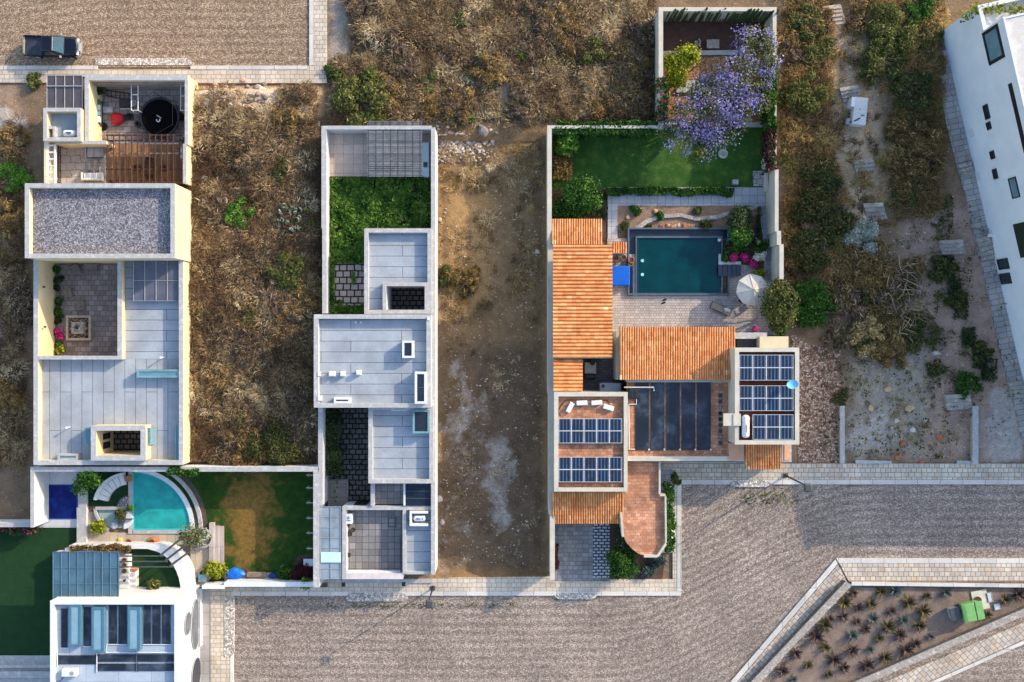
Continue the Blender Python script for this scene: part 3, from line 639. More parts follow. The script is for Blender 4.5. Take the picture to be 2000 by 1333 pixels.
for sgn, (a, b_) in enumerate(((296, 331), (284, 331), (308, 331), (296, 316), (296, 347))):
    if sgn == 0: table(xyz(a, b_, 1.05), 0, 1.1, 1.4, .75, m_wood, 'brown wooden dining table under the timber pergola', slats=7)
    else: chair(xyz(a+(12 if sgn == 2 else -12 if sgn == 1 else 0), b_, 1.05), R([0, 90, -90, 0, 180][sgn]), m_wood, ['', 'wooden dining chair left of the table under the timber pergola', 'wooden dining chair right of the table under the timber pergola', 'wooden dining chair behind the table under the timber pergola', 'wooden dining chair below the table by the gravel roof'][sgn], .5, group='chairs round the pergola table')
m_cush = M('grey_cushion', (170, 168, 168), (150, 150, 152), 2, .9); m_wcush = M('white_cushion', (218, 216, 212), (200, 198, 196), 2, .9)
sofa(xyz(188, 298, 1.0), 0, 1.6, 1.1, m_cush, 'grey two seat patio sofa against the white topped terrace wall')
sofa(xyz(184, 347, 1.0), R(180), 1.9, .8, m_wcush, 'white patio sofa against the gravel roofed block', 3)
table(xyz(185, 324, 1.0), 0, 1.0, 1.1, .4, M('grey_slats', (140, 132, 126), (116, 110, 106), 2, .8), 'low grey slatted coffee table between the two terrace sofas', slats=7, name='coffee_table')
# trampoline
tr = thing('trampoline', 'round black trampoline with white emblem in the rear yard', 'trampoline', xyz(312, 230))
x, y, _ = xyz(312, 230, .8); rt = 1.74
part('jump_mat', MB().cyl((x, y), rt, .84, .87, 40), M('trampoline_mat', (9, 9, 11), (13, 13, 15), 2, .9, .05), tr)
part('spring_cover', MB().band(arc(x, y, rt+.005, 0, 360, 40), arc(x, y, rt+.16, 0, 360, 40), .88, .8), m_black, tr)
part('frame_ring', MB().tube([(p[0], p[1], .82) for p in arc(x, y, rt+.2, 0, 360, 40)], .035), m_black, tr)
b = MB(); hx = [(x+(rt+.34)*math.cos(R(30+60*k)), y+(rt+.34)*math.sin(R(30+60*k))) for k in range(6)]
for k in range(6):
    a, c = hx[k], hx[(k+1) % 6]; b.tube([(a[0], a[1], 2.35), (c[0], c[1], 2.35)], .02)
    part('net_pole', MB().tube([(a[0], a[1], .05), (a[0], a[1], 2.4)], .032), M('foam_sleeve', (150, 120, 80), (120, 96, 66), 3) if k == 0 else m_black, tr)
    part('leg', MB().tube([(x+(rt+.2)*math.cos(R(60*k)), y+(rt+.2)*math.sin(R(60*k)), .05), (x+(rt+.2)*math.cos(R(60*k)), y+(rt+.2)*math.sin(R(60*k)), .8)], .03), m_dgrey, tr)
part('net_rail', b, m_black, tr)
e = MB()
for k, (dx, dy, a, l) in enumerate(((-.1, .12, -30, .36), (.02, .02, -30, .42))):
    for j in range(5): e.box(x+dx-l/2+l*j/5, y+dy-.05, .872, x+dx-l/2+l*(j+.66)/5, y+dy+.03, .878, rz=R(a), c=(x+dx, y+dy))
e.band(arc(x-.12, y-.26, .11, 150, 400, 10), arc(x-.12, y-.26, .2, 150, 400, 10), .878, .872)
part('emblem', e, m_wmetal, tr)
# yard clutter
m_red = M('red_vinyl', (186, 34, 44), (160, 26, 36), 2, .5)
bb = thing('bean_bag', 'red bean bag seat on the floor of the cluttered yard', 'bean bag', xyz(231.5, 233.5)); x, y, _ = xyz(231.5, 233.5)
def wob(r, z, s): return ([(r*(1+.08*math.sin(3*a+s)+.05*math.sin(5*a+2*s))*math.cos(a), r*.9*(1+.08*math.sin(3*a+s))*math.sin(a)) for a in [2*math.pi*k/18 for k in range(18)]], z)
part('bag', MB().loft([wob(.55, 0, 1), wob(.7, .15, 1), wob(.66, .4, 1.2), wob(.42, .58, 1.6), wob(.15, .6, 1.8)]), m_red, bb, smooth=True, local=True)
lx = thing('steel_ladder', 'black steel ladder lying on the floor of the cluttered yard', 'ladder', xyz(228, 183))
def seg(mb, a, b_, r): mb.tube([a, b_], r, 6)
b = MB()
p0, p1 = xyz(210, 177, .35), xyz(258, 184, .35); q0, q1 = xyz(210, 188, .35), xyz(258, 197, .35)
seg(b, p0, p1, .05); seg(b, q0, q1, .05); seg(b, p0, xyz(200, 166, .7), .05); seg(b, q0, xyz(196, 174, .7), .05); part('rail', b, m_black, lx)
for k in range(5):
    f = .15+.18*k; L3 = lambda u, v_: tuple(u[i]+(v_[i]-u[i])*f for i in range(3))
    part('rung', MB().tube([L3(p0, p1), L3(q0, q1)], .04), m_black, lx)
for gx_, gy0, gy1, w_, lab in ((256.5, 163, 216, 13, 'tall white metal frame standing in the middle of the cluttered yard'), (353, 168, 216, 8, 'thin white metal frame standing by the right wall of the yard')):
    fr = thing('metal_frame', lab, 'frame', xyz(gx_, gy1))
    x0, x1, ya, yb = X(gx_, 1.8), X(gx_+w_, 1.8), Y(gy1, 1.8), Y(gy0, 1.8); b = MB()
    for q in ((x0, ya, x0, yb), (x0, ya, x1, ya), (x0, yb, x1, yb), (x0, (ya+yb)/2+.2, x1, (ya+yb)/2+.2)) + (((x1, ya, x1, yb),) if w_ > 10 else ()):
        b.tube([(q[0], q[1], 1.8), (q[2], q[3], 1.8)], .045)
    part('top_frame', b, m_wmetal, fr)
    for a, c in ((x0, ya), (x1, ya), (x0, yb), (x1, yb)): part('leg', MB().tube([(a, c, .05), (a, c, 1.8)], .035), m_wmetal, fr)
gr = thing('barbecue_grill', 'black barbecue grill under the tall white frame in the yard', 'grill', xyz(252, 206)); 
part('grill_body', MB().loft([(rr(-.55, -.4, .55, .4, .1), .55), (rr(-.6, -.45, .6, .45, .12), .85), (rr(-.5, -.3, .5, .35, .15), 1.1)]), m_black, gr, local=True)
part('handle', MB().tube([(-.5, -.55, .8), (.45, -.55, .8)], .03), m_wmetal, gr, local=True)
for sx in (-1, 1):
    for sy in (-1, 1): part('leg', MB().box(sx*.45-.03, sy*.3-.03, 0, sx*.45+.03, sy*.3+.03, .55), m_black, gr, local=True)
bk = thing('washbasin', 'white plastic tub beside the black grill in the yard', 'tub', xyz(266, 205))
part('tub_body', MB().lathe((0, 0, .4), [(.18, 0), (.3, .35), (.27, .36), (.16, .06)], 16), m_wmetal, bk, local=True); part('stand', MB().cyl((0, 0), .14, 0, .4, 10), m_grey, bk, local=True)
sh = thing('storage_rack', 'long storage rack with green and pale blue boxes along the left yard wall', 'rack', xyz(190, 218))
part('shelf', MB().box(X(186, 1), Y(243, 1), .75, X(194, 1), Y(196, 1), .8).box(X(186, 1), Y(243, 1), .2, X(194, 1), Y(196, 1), .25), m_dgrey, sh)
for q in (197, 242): part('post', MB().box(X(190, 1)-.3, Y(q, 1)-.03, .05, X(190, 1)+.3, Y(q, 1)+.03, .749), m_dgrey, sh)
for k, (q, l, c, nm) in enumerate(((200, 9, (46, 104, 60), 'dark green storage box at the top of the yard rack'), (211, 10, (176, 200, 214), 'pale blue storage box in the middle of the yard rack'), (222, 8, (120, 168, 196), 'mid blue storage box on the yard rack'), (234, 12, (206, 212, 214), 'long white storage box at the lower end of the yard rack'))):
    bx = thing('storage_box', nm, 'box', (X(190.5, 1), Y(q, 1), .8), group='boxes on the yard rack'); ll = U(l, 1)/2
    mm = M('box_%d' % k, c, None, 3, .5)
    part('box_body', MB().loft([(rr(-.26, -ll+.03, .26, ll-.03, .04), 0), (rr(-.3, -ll, .3, ll, .05), .33)]), mm, bx, local=True); part('lid', MB().loft([(rr(-.32, -ll-.02, .32, ll+.02, .05), .331), (rr(-.3, -ll, .3, ll, .05), .38)]), mm, bx, local=True)
bp = thing('black_planter', 'tall black planter with dark foliage in the top left corner of the yard', 'planter', xyz(190, 178)); x, y, _ = xyz(190, 178)
part('pot', MB().box(-.3, -.8, 0, .3, .8, .7), m_black, bp, local=True)
wh = thing('car_tyre', 'black tyre lying on the yard floor below the storage rack', 'tyre', xyz(203, 248))
part('tread', MB().lathe((0, 0, 0), [(.18, .02), (.36, 0), (.4, .1), (.36, .22), (.18, .2)], 20), m_rubber, wh, smooth=True, local=True)
for a, b_, rz_, lab in ((253, 232, 10, 'folded black chair left of the trampoline'), (259, 230, -8, 'second folded black chair standing against the trampoline'), (273, 246, 30, 'black folding chair tucked under the trampoline edge by the pergola')):
    chair(xyz(a, b_), R(rz_), m_black, lab, .42, name='folding_chair', group='black chairs by the trampoline')
bx = single('stone_block', MB().loft([(rr(-.5, -.3, .5, .3, .04), 0), (rr(-.48, -.28, .48, .28, .04), .3)]), m_cap, 'low pale block beside the storage rack in the yard', 'block', loc=xyz(213, 216))
part_ = thing('potted_plant', 'dark potted plant by the right wall next to the trampoline', 'plant', xyz(354, 229))
# ------------------------------------------------------------------ white house with the quarter-circle pool
h4 = thing('white_house', 'white modern house at lower left with black heating mats and strip skylights on its roof', 'house', P(240, 1250))
m_w = m_white
ringwalls(h4, (98.5, 1174, 347.5, 1420), 6.5, 6.0, 0, m_w, m_wmetal)
plate(h4, 'flat_roof', [(105, 1180.5, 341, 1413)], 6.0, 5.5, .2, MP('white_roof', (164, 176, 188), (156, 168, 180), (118, 128, 140), 3, 2.4, .02, stain=.12))
# oval openings on the east front (real recesses with glass)
def oval(name, yc, zc, ry, rz_, m, half=False, x_=None, lab=None):
    xf = X(347.5, 6.0)
    pts = [(math.cos(a)*ry, math.sin(a)*rz_) for a in [2*math.pi*k/28 for k in range(28)]]
    b = MB(); n = len(pts); o = []; yy = Y(yc, zc)
    for dx in (.02, .07):
        for (p, q) in pts: o.append((xf+dx, yy+p, max(.05, zc+q)))
    b.add(o, [tuple(range(n-1, -1, -1)), tuple(range(n, 2*n))]+[(i, (i+1) % n, n+(i+1) % n, n+i) for i in range(n)])
    w_ = part(name, b, m, h4, lab)
    ring_i = [(xf+.08, yy+p, max(.05, zc+q)) for p, q in pts]; ring_o = [(xf+.12, yy+p*1.06, max(.04, zc+q*1.06)) for p, q in pts]
    part('window_surround', MB().tube(ring_i+[ring_i[0]], .05), m_grey, w_)
m_ovgl = M('facade_glass', (70, 74, 82), (96, 100, 108), .8, .15, .6)
oval('round_window', 1218, 3.6, 1.05, .85, m_ovgl, lab='small oval window')
oval('arched_window', 1220, 1.5, 2.4, 1.2, m_ovgl, lab='tall wide arched window')
oval('arched_opening', 1318, 1.3, 1.6, 1.3, m_win, lab='arched opening near the bottom')
struct('pavement', MB().pprism([(372, 1150), (411, 1147), (411, 2300), (372, 2300)], .1, -.1), MP('grey_slabs', (172, 166, 160), (158, 152, 148), (130, 126, 122), 2, 1.2, .02))
wall_thing('boundary_wall', [[(386, 1152), (391, 1152), (391, 1264), (386, 1264)]], .8, 0, m_w, 'low pale wall in front of the oval windows of the white house', m_cap)
# roof kit
def matpanel(r, k): return MB().box(X(r[0], 5.6), Y(r[3], 5.6), 5.505, X(r[2], 5.6), Y(r[1], 5.6), 5.56+.002*k)
for k, (r, lab) in enumerate((((119, 1191, 131, 1266), 'narrow black heating mat furthest left on the white house roof'), ((163, 1188, 176.5, 1263), 'black heating mat between the first two strip skylights'), ((212.5, 1184, 228, 1259), 'black heating mat right of the second strip skylight'), ((231, 1184, 247, 1259), 'black heating mat left of the third strip skylight'), ((280, 1184, 294, 1259), 'black heating mat right of the third strip skylight'), ((297, 1184, 313, 1259), 'middle black heating mat of the right hand three'), ((316, 1184, 332.5, 1259), 'black heating mat furthest right on the white house roof'),
    ((115, 1281, 186, 1298), 'lone black heating mat lying crosswise at left'), ((190, 1279, 264, 1293), 'upper left crosswise black heating mat'), ((269, 1279, 344-4, 1293), 'upper right crosswise black heating mat'), ((190, 1297, 264, 1311), 'lower left crosswise black heating mat'), ((269, 1297, 340, 1311), 'lower right crosswise black heating mat'))):
    t = thing('heating_mat', lab, 'solar mat', (X((r[0]+r[2])/2, 5.6), Y((r[1]+r[3])/2, 5.6), 5.5), group='black heating mats on the white house roof')
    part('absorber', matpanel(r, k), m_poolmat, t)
    x0, x1, y0, y1 = X(r[0], 5.6), X(r[2], 5.6), Y(r[3], 5.6), Y(r[1], 5.6)
    if y1-y0 > x1-x0: part('header_pipe', MB().tube([(x0-.05, y1+.03, 5.56), (x1+.05, y1+.03, 5.56)], .04), m_black, t); part('header_pipe', MB().tube([(x0-.05, y0-.03, 5.56), (x1+.05, y0-.03, 5.56)], .04), m_wmetal, t)
    else: part('header_pipe', MB().tube([(x0-.03, y0-.05, 5.56), (x0-.03, y1+.05, 5.56)], .04), m_black, t); part('header_pipe', MB().tube([(x1+.03, y0-.05, 5.56), (x1+.03, y1+.05, 5.56)], .04), m_black, t)
m_frost = M('frosted_glass', (128, 160, 174), (104, 142, 158), .5, .25, .4); m_fr = M('aqua_frame', (76, 112, 132), (66, 102, 122), 2, .4, .5)
for r in ((135, 1181.5, 158, 1263), (179, 1187, 203, 1274), (249.5, 1187, 273.5, 1272)):
    skylight(h4, r, 4, 6.1, 5.502, m_frost, m_fr)
part('roof_pipe', MB().tube([P(109, 1191, 5.6), P(112, 1302, 5.6)], .05), m_wmetal, h4); part('roof_pipe', MB().tube([P(209, 1258, 5.6), P(207, 1275, 5.6), P(341, 1275, 5.6)], .04), m_wmetal, h4); part('roof_pipe', MB().tube([P(189, 1276, 5.6), P(189, 1313, 5.6)], .04), m_wmetal, h4)
t = thing('roof_unit', 'white box unit on the lower left of the white house roof', 'air conditioner', P(140, 1311, 5.5))
part('casing', MB().loft([(rr(-.68, -.33, .68, .33, .06), .06), (rr(-.68, -.33, .68, .33, .06), .55), (rr(-.6, -.27, .6, .27, .06), .62)]), m_wmetal, t, local=True)
part('foot', MB().box(-.5, -.3, 0, -.4, .3, .059).box(.4, -.3, 0, .5, .3, .059), m_dgrey, t, local=True); part('fan_grille', MB().cyl((.3, 0), .2, .621, .64, 14), m_grey, t, local=True)
part('cable', MB().tube([P(125, 1322, 5.55), P(118, 1330, 5.53), P(108, 1333, 5.53), P(106, 1322, 5.53)], .03), m_black, h4)
# pergola of blue glass
canopy(h4, (104, 1078.5, 232, 1172), 4.6, 8, 3, MG('blue_canopy_glass', (120, 146, 160), (80, 112, 130), .55, .05), M('blue_grey_frame', (84, 112, 132), (74, 102, 122), 2, .4, .5))
struct('courtyard_paving', MB().pbox(104, 1080, 252, 1166, 1.19, -.1), MP('pale_tile_floor', (206, 204, 200), (190, 188, 186), (120, 120, 120), .9, .9, .03, off=0))
# planted curved wall
cx, cy = P(293, 1158)[:2]
zc = 1.8
def pw(pts, z): return [(X(a, z), Y(b_, z)) for a, b_ in pts]
outer = [(135, 1066), (230, 1065), (306, 1065)]+[(306+68*math.sin(R(a)), 1065+92*(1-math.cos(R(a)))) for a in (10, 20, 30, 40, 50, 60, 70, 80, 90)]
inner = [(135, 1071), (230, 1071.5), (288, 1072)]+[(290+64*math.sin(R(a)), 1074+83*(1-math.cos(R(a)))) for a in (10, 20, 30, 40, 50, 60, 70, 80, 90)]
cw = thing('curved_wall', 'white curved garden wall sweeping round the small turf court of the white house', 'wall', P(330, 1090))
part('wall_body', MB().band(pw(inner, zc), pw(outer, zc), zc-.07, 0), m_w, cw)
part('coping', MB().band(pw([(a-(1 if i > 2 else 0), b_+.6) for i, (a, b_) in enumerate(inner)], zc), pw([(a+(.6 if i > 2 else 0), b_-.6) for i, (a, b_) in enumerate(outer)], zc), zc, zc-.068), m_wmetal, cw)
struct('turf', MB().pprism([(252.2, 1072)]+inner[2:]+[(353, 1160), (252.2, 1160)], 1.2, -.1), m_turf)
struct('terrace', MB().pbox(252.2, 1160.3, 349, 1167, 1.21, -.1), m_cap)
pb = thing('planter_box', 'long white planter of dry brown hedge above the blue glass canopy', 'planter', P(190, 1074))
part('box', MB().pbox(127, 1071.7, 252, 1079, 1.7, 0), m_w, pb)
for k in range(3):   # dark beams that cross the turf court, then fan over the curved wall
    yy = 1087+9*k+k*1.5
    t = thing('shade_beam', ['uppermost', 'middle', 'lowest'][k]+' of three dark beams crossing the small turf court', 'beam', P(280, yy, 3.3), group='dark beams over the turf court')
    part('beam', MB().box(X(233, 3.4), Y(yy, 3.4)-.05, 3.25, X(318+9*k, 3.4), Y(yy, 3.4)+.05, 3.4), m_dgrey, t)
    a0 = (312+10*k, 1086+10*k); a1 = (352+9*k, 1054+12*k)
    part('slanted_beam', MB().tube([P(*a0, 3.4), P(*a1, 3.4)], .1, 4), m_dgrey, t)
    part('post', MB().tube([P(*a1, 3.38)-Vector((0, 0, 3.3)), P(*a1, 3.36)], .05), m_dgrey, t)
part('shelf_wall', MB().pbox(233, 1085, 251, 1150, 2.0, 1.192), m_w, h4)
m_clay = M('terracotta_clay', (186, 112, 72), (160, 92, 58), 2, .8, fine=.1)
def pot(px, py, r, h_, label, m=m_clay, z0=.05, cat='pot', name='flower_pot', group=None):
    t = thing(name, label, cat, P(px, py, z0), group=group)
    part('pot_body', MB().lathe((0, 0, 0), [(r*.65, 0), (r, h_*.9), (r*1.08, h_*.9), (r*1.08, h_), (r*.85, h_), (r*.8, h_*.8)], 16), m, t, smooth=True, local=True)
    part('earth', MB().cyl((0, 0), r*.84, h_*.6, h_*.86, 14), m_soil, t, local=True); return t
for k, (q, lab) in enumerate(((1093, 'topmost dark clay pot on the white shelf beside the turf court'), (1103, 'second dark clay pot from the top on the white shelf'), (1114, 'third clay pot on the white shelf beside the daybed'), (1133, 'small dark pot alone on the lower half of the white shelf'))):
    pot(245, q, .22 if k < 3 else .12, .35, lab, M('shelf_pot_%d' % k, (120-10*k, 84, 60)  , None, 3, .8), 2.0, group='pots on the white shelf')
db = thing('daybed', 'white cushioned daybed on the turf court', 'daybed', P(261, 1133, 1.21))
part('frame', MB().box(-.5, -1.25, 0, .5, 1.25, .28), M('pale_wood', (206, 196, 180), None, 3, .7), db, local=True)
part('mattress', MB().loft([(rr(-.46, -1.15, .46, .9, .1), .281), (rr(-.48, -1.17, .48, .92, .1), .4), (rr(-.4, -1.1, .4, .85, .1), .48)]), m_wcush, db, local=True)
part('pillow', MB().loft([(rr(-.4, .94, .4, 1.2, .08), .285), (rr(-.42, .92, .42, 1.22, .1), .42), (rr(-.34, .97, .34, 1.16, .08), .52)]), m_clay, db, local=True)
t = thing('black_basin', 'round black basin at the foot of the white daybed', 'basin', P(266, 1161, 1.215)); part('bowl', MB().lathe((0, 0, 0), [(.6, 0), (.85, .35), (.8, .36), (.55, .1)], 24, sy=.4), m_black, t, local=True)
t = pot(303, 1146, .4, .5, 'large woven basket with a trailing plant on the turf court', M('basket', (176, 132, 96), (140, 100, 72), 4, .9), 1.2, 'basket', 'woven_basket')
part('roof_hatch', MB().pring(322, 1153, 344, 1161, 2, 1.32, 1.212), m_cap, h4); part('hatch_glass', MB().pbox(324.2, 1155.2, 341.8, 1158.8, 1.28, 1.212), m_win, h4)
# ------------------------------------------------------------------ pool garden
bw = thing('boundary_wall', 'white boundary wall running along the top of the quarter circle pool garden', 'wall', P(340, 915))
walls(bw, [(60, 913, 622, 921), (60, 921, 66, 1030), (612.5, 921, 623.5, 1147)], 3.0, 0, m_w, m_cap)
wall_thing('boundary_wall', [[(-300, 1022), (59.5, 1022), (59.5, 1030), (-300, 1030)]], 2.0, 0, m_w, 'white boundary wall at the far left above the dark green lawn', m_cap)
walls(bw, [(438, 1138, 612, 1146), (395, 1144, 438, 1150)], 1.6, 0, m_w, m_wmetal, name='front_wall')
struct('pool_terrace', MB().pbox(60, 915, 152, 1031, .12, -.1), MP('pale_concrete_slabs', (196, 196, 196), (184, 184, 186), (160, 160, 160), 3, 3, .015))
cv = thing('pool_cover', 'rectangular dark blue pool cover on the pale terrace', 'pool cover', P(122, 980))
m_cover = M('blue_cover', (8, 36, 112), (6, 26, 88), .8, .55, .12, bump=.8, bscale=1.6, c3=(14, 54, 140))
part('cover_sheet', MB().loft([([(X(a), Y(b_)) for a, b_ in ((93, 948), (151, 948), (151, 1012), (93, 1012))], .125), ([(X(a), Y(b_)) for a, b_ in ((93.5, 948.5), (150.5, 948.5), (150.5, 1011.5), (93.5, 1011.5))], .17)]), m_cover, cv)
part('cover_edge', MB().ring(X(91.5), Y(1013.5), X(152.5), Y(946.5), .09, .19, .122), M('cover_band', (24, 54, 140), None, 3, .5), cv)
walls(bw, [(153, 921.5, 168, 992), (150, 992, 168, 1068)], .5, 0, m_w, m_cap, name='low_wall', over=.01)
struct('lawn', MB().pprism([(-400, 1030), (150, 1030), (150, 1068), (126, 1068), (126, 1080), (103, 1080), (103, 1281), (-400, 1281)], .05, -.1), m_turf)
struct('terrace_steps', MB().pprism([(-400, 1281), (103, 1281), (103, 1299), (-400, 1299)], .12, -.1).pprism([(-400, 1299.5), (103, 1299.5), (103, 1305), (-400, 1305)], .35, -.1).pprism([(-400, 1312), (103, 1312), (103, 1325), (-400, 1325)], .35, -.1), m_cap)
struct('terrace', MB().pprism([(-400, 1305.2), (103, 1305.2), (103, 1311.8), (-400, 1311.8)], .1, -.1).pprism([(-400, 1325.2), (103, 1325.2), (103, 1500), (-400, 1500)], .1, -.1), m_cap)
struct('turf', MB().pprism([(168, 922), (256, 922), (256, 989), (168, 989)], .06, -.1), m_turf)
lawn4 = struct('lawn', MB().pprism([(300, 922), (614, 922), (614, 1140), (400, 1140), (384, 1000)], .04, -.1), None)
t = NT('patchy_lawn'); v0 = t.pos('P')
mp = t.N('ShaderNodeMapping'); mp.inputs['Location'].default_value = (-X(488), -Y(1008), 0); t.L(v0, mp.inputs['Vector'])
mp2 = t.N('ShaderNodeMapping'); mp2.inputs['Rotation'].default_value = (0, 0, R(-16)); mp2.inputs['Scale'].default_value = (1/2.9, 1/5.6, 0); t.L(mp.outputs[0], mp2.inputs['Vector'])
ln = t.N('ShaderNodeVectorMath', operation='LENGTH'); t.L(mp2.outputs[0], ln.inputs[0])
dry = t.rampf(t.math('ADD', ln.outputs['Value'], t.rampf(t.noise(v0, .55, 6, .65), .3, .7, -.75, .75)), .5, 1.05, .85, 0)
g1 = t.ramp(t.noise(v0, 1.1, 6, .7), [(.3, (26, 54, 22)), (.7, (52, 78, 26))]); g2 = t.ramp(t.noise(v0, 2.6, 6, .7), [(.3, (98, 80, 38)), (.7, (146, 108, 58))])
col = t.mix(g1, g2, dry); col = t.mix(col, t.rampf(t.noise(v0, 14, 3, .7), .3, .7, .7, 1.3), 1.0, 'MULTIPLY')
m_patchy = t.bsdf(col, .95, .1, 0, t.bump(t.noise(v0, 18, 3, .7), .5, .05)); lawn4.data.materials.append(m_patchy)
# pool: basin, water, rim, gutter, outer ring
pl = thing('quarter_pool', 'turquoise quarter circle swimming pool inside white curved rims', 'swimming pool', P(310, 990))
ox, oy = X(262), Y(1033)
q0 = lambda r, n=26: arc(ox, oy, r, 0, 90, n, 1.0)
r_w = 5.45
part('basin_floor', MB().prism([(ox, oy)]+q0(r_w), -1.25, -1.35), M('aqua_floor', (90, 206, 194), (70, 190, 184), .5, .6, c3=(112, 216, 202)), pl)
part('basin_wall', MB().band(q0(r_w), q0(r_w+.1), .16, -1.3).box(ox-.1, oy-.1, -1.3, ox-.001, oy+r_w, .16).box(ox, oy-.12, -1.3, ox+r_w, oy-.002, .16), M('aqua_wall', (84, 180, 184), (70, 168, 176), .8, .6), pl)
for k in range(3): part('pool_step', MB().box(ox+.01, oy+.01, -1.249, ox+1.75-.5*k, oy+1.7-.0*k-.25*(2-k), -.85+.32*k), M('pool_step_%d' % k, (160, 228, 224), None, 2, .6), pl)
part('water', MB().prism([(ox, oy)]+q0(r_w-.002), .04, .03), MG('pool_water', (178, 238, 238), (56, 184, 178), .45, .02, 1.33, .2, 2.5), pl)
part('rim', MB().band(q0(r_w+.101), q0(r_w+.5), .2, 0), m_wmetal, pl)
part('gutter', MB().band(q0(r_w+.501), q0(r_w+.95), -.05, -.2), M('gutter_stone', (120, 104, 88), (96, 84, 72), 1.5, .8), pl)
part('outer_ring', MB().band(q0(r_w+.951), q0(r_w+1.3), .3, -.1), m_cap, pl)
part('coping', MB().box(ox-.001, oy-.45, 0, ox+r_w+.4, oy-.125, .2).box(ox-.5, oy-.45, 0, ox-.105, oy+r_w+.5, .21), m_cap, pl)
struct('planting_strip', MB().band(q0(r_w+1.301), q0(r_w+1.75), .055, -.05), M('brown_mulch', (96, 82, 74), (78, 66, 60), 2, .95, fine=.2))
struct('pool_terrace', MB().pprism([(168, 1000), (188, 1000), (214, 1041), (395, 1041), (412, 1041), (412, 1130), (395, 1147), (372, 1147), (372, 1064), (168, 1064)], .1, -.1), MP('beige_strip_deck', (182, 166, 144), (164, 150, 132), (140, 128, 112), .8, 4, .02, stain=.18))
sp = thing('spa_pool', 'small pale spa basin with rounded white rim beside the turquoise pool', 'spa pool', P(222, 1015))
rim = [(186, 992), (187, 1000), (190, 1009), (196, 1019), (204, 1029), (213, 1036)]; rin = [(192, 997), (193, 1003), (196, 1010), (201, 1018), (208, 1026), (216, 1032)]
part('rim', MB().band([(X(a), Y(b_)) for a, b_ in rin], [(X(a), Y(b_)) for a, b_ in rim], .4, 0).pprism([(186, 990.5), (254, 990.5), (254, 996.5), (186, 996.5)], .405, 0), m_cap, sp)
part('water', MB().pprism(rin+[(258, 1032), (258, 997)], .15, .02), M('pale_spa_water', (150, 168, 160), (136, 156, 150), .6, .08, .5), sp)
part('round_deck', MB().prism([(X(244), Y(997.2)), (X(244), Y(1032.5))]+arc(X(244), (Y(997.2)+Y(1032.5))/2, (Y(997.2)-Y(1032.5))/2, -90, 90, 12), .3, .151), m_wmetal, sp)
part('divider', MB().pbox(230, 1014, 258, 1015.5, .6, .301).pbox(242.2, 997, 243.6, 1014, .6, .301), m_dgrey, sp)
t = thing('lounge_chair', 'dark low chair on the small round white deck by the spa', 'chair', P(239, 1019, .302)); part('seat', MB().box(-.25, -.25, .2, .25, .25, .3), m_dgrey, t, local=True); part('backrest', MB().box(-.25, .2, .301, .25, .28, .7), m_dgrey, t, local=True)
for sx in (-1, 1): part('leg', MB().box(sx*.2-.03, -.2, 0, sx*.2+.03, .2, .199), m_black, t, local=True)
t = thing('towel', 'crumpled white towel at the tip of the spa basin', 'towel', P(224, 1027, .16)); part('cloth', MB().loft([wob(.3, 0, .5), wob(.36, .08, 1), wob(.2, .2, 2), wob(.06, .22, 2.4)]), m_wcush, t, local=True)
pot(237, 1007, .3, .35, 'pot with an ochre spiky plant on the round deck by the spa', m_clay, .302)
# curved bench
cb = thing('curved_bench', 'white curved garden sofa on the upper left turf beside the pool', 'sofa', P(215, 950))
bx_, by_ = X(254), Y(987)
part('backrest', MB().band(arc(bx_, by_, 3.0, 97, 168, 16), arc(bx_, by_, 3.28, 97, 168, 16), .85, .06), m_wmetal, cb)
part('base', MB().band(arc(bx_, by_, 2.05, 97, 168, 16), arc(bx_, by_, 2.995, 97, 168, 16), .36, .06), m_w, cb)
for k in range(6): part('seat_cushion', MB().band(arc(bx_, by_, 2.08, 97+71*k/6+.7, 97+71*(k+1)/6-.7, 4), arc(bx_, by_, 2.97, 97+71*k/6+.7, 97+71*(k+1)/6-.7, 4), .5, .361), m_wcush, cb)
fp = thing('fire_pit', 'quarter round grey stone pit by the pool edge on the turf', 'fire pit', P(248, 984))
part('stone_disc', MB().prism([(X(253.5), Y(989.5))]+arc(X(253.5), Y(989.5), 1.0, 90, 180, 12), .35, .06), MC('pit_pebbles', (110, 104, 106), (150, 142, 144), (196, 190, 190), (70, 66, 68), 8), fp)
part('rim', MB().band(arc(X(253.5), Y(989.5), 1.002, 90, 180, 12), arc(X(253.5), Y(989.5), 1.12, 90, 180, 12), .4, .06), m_dgrey, fp)
t = thing('clay_urn', 'round clay urn on the pool wall end beside the curved sofa', 'urn', P(254, 934, .2)); part('urn_body', MB().lathe((0, 0, 0), [(.2, 0), (.34, .25), (.3, .45), (.2, .5), (.14, .46)], 16), M('ochre_clay', (170, 122, 70), (140, 98, 56), 3, .8), t, smooth=True, local=True)
pot(253, 993, .25, .3, 'small pot of light green herbs at the corner of spa and pool', M('grey_pot', (150, 146, 140), None, 3), .41)
pot(254, 1057, .28, .4, 'round terracotta pot on the beige deck below the pool', z0=.1)
t = thing('clay_chiminea', 'orange clay stove lying on the beige deck below the pool', 'stove', P(301, 1056, .1)); part('belly', MB().lathe((0, 0, 0), [(.3, 0), (.62, .15), (.55, .4), (.25, .5)], 18, sy=.55), m_clay, t, smooth=True, local=True); part('mouth', MB().lathe((0, 0, 0), [(.2, .48), (.24, .56), (.12, .57)], 12), M('dark_clay', (90, 52, 36), None, 3), t, local=True)
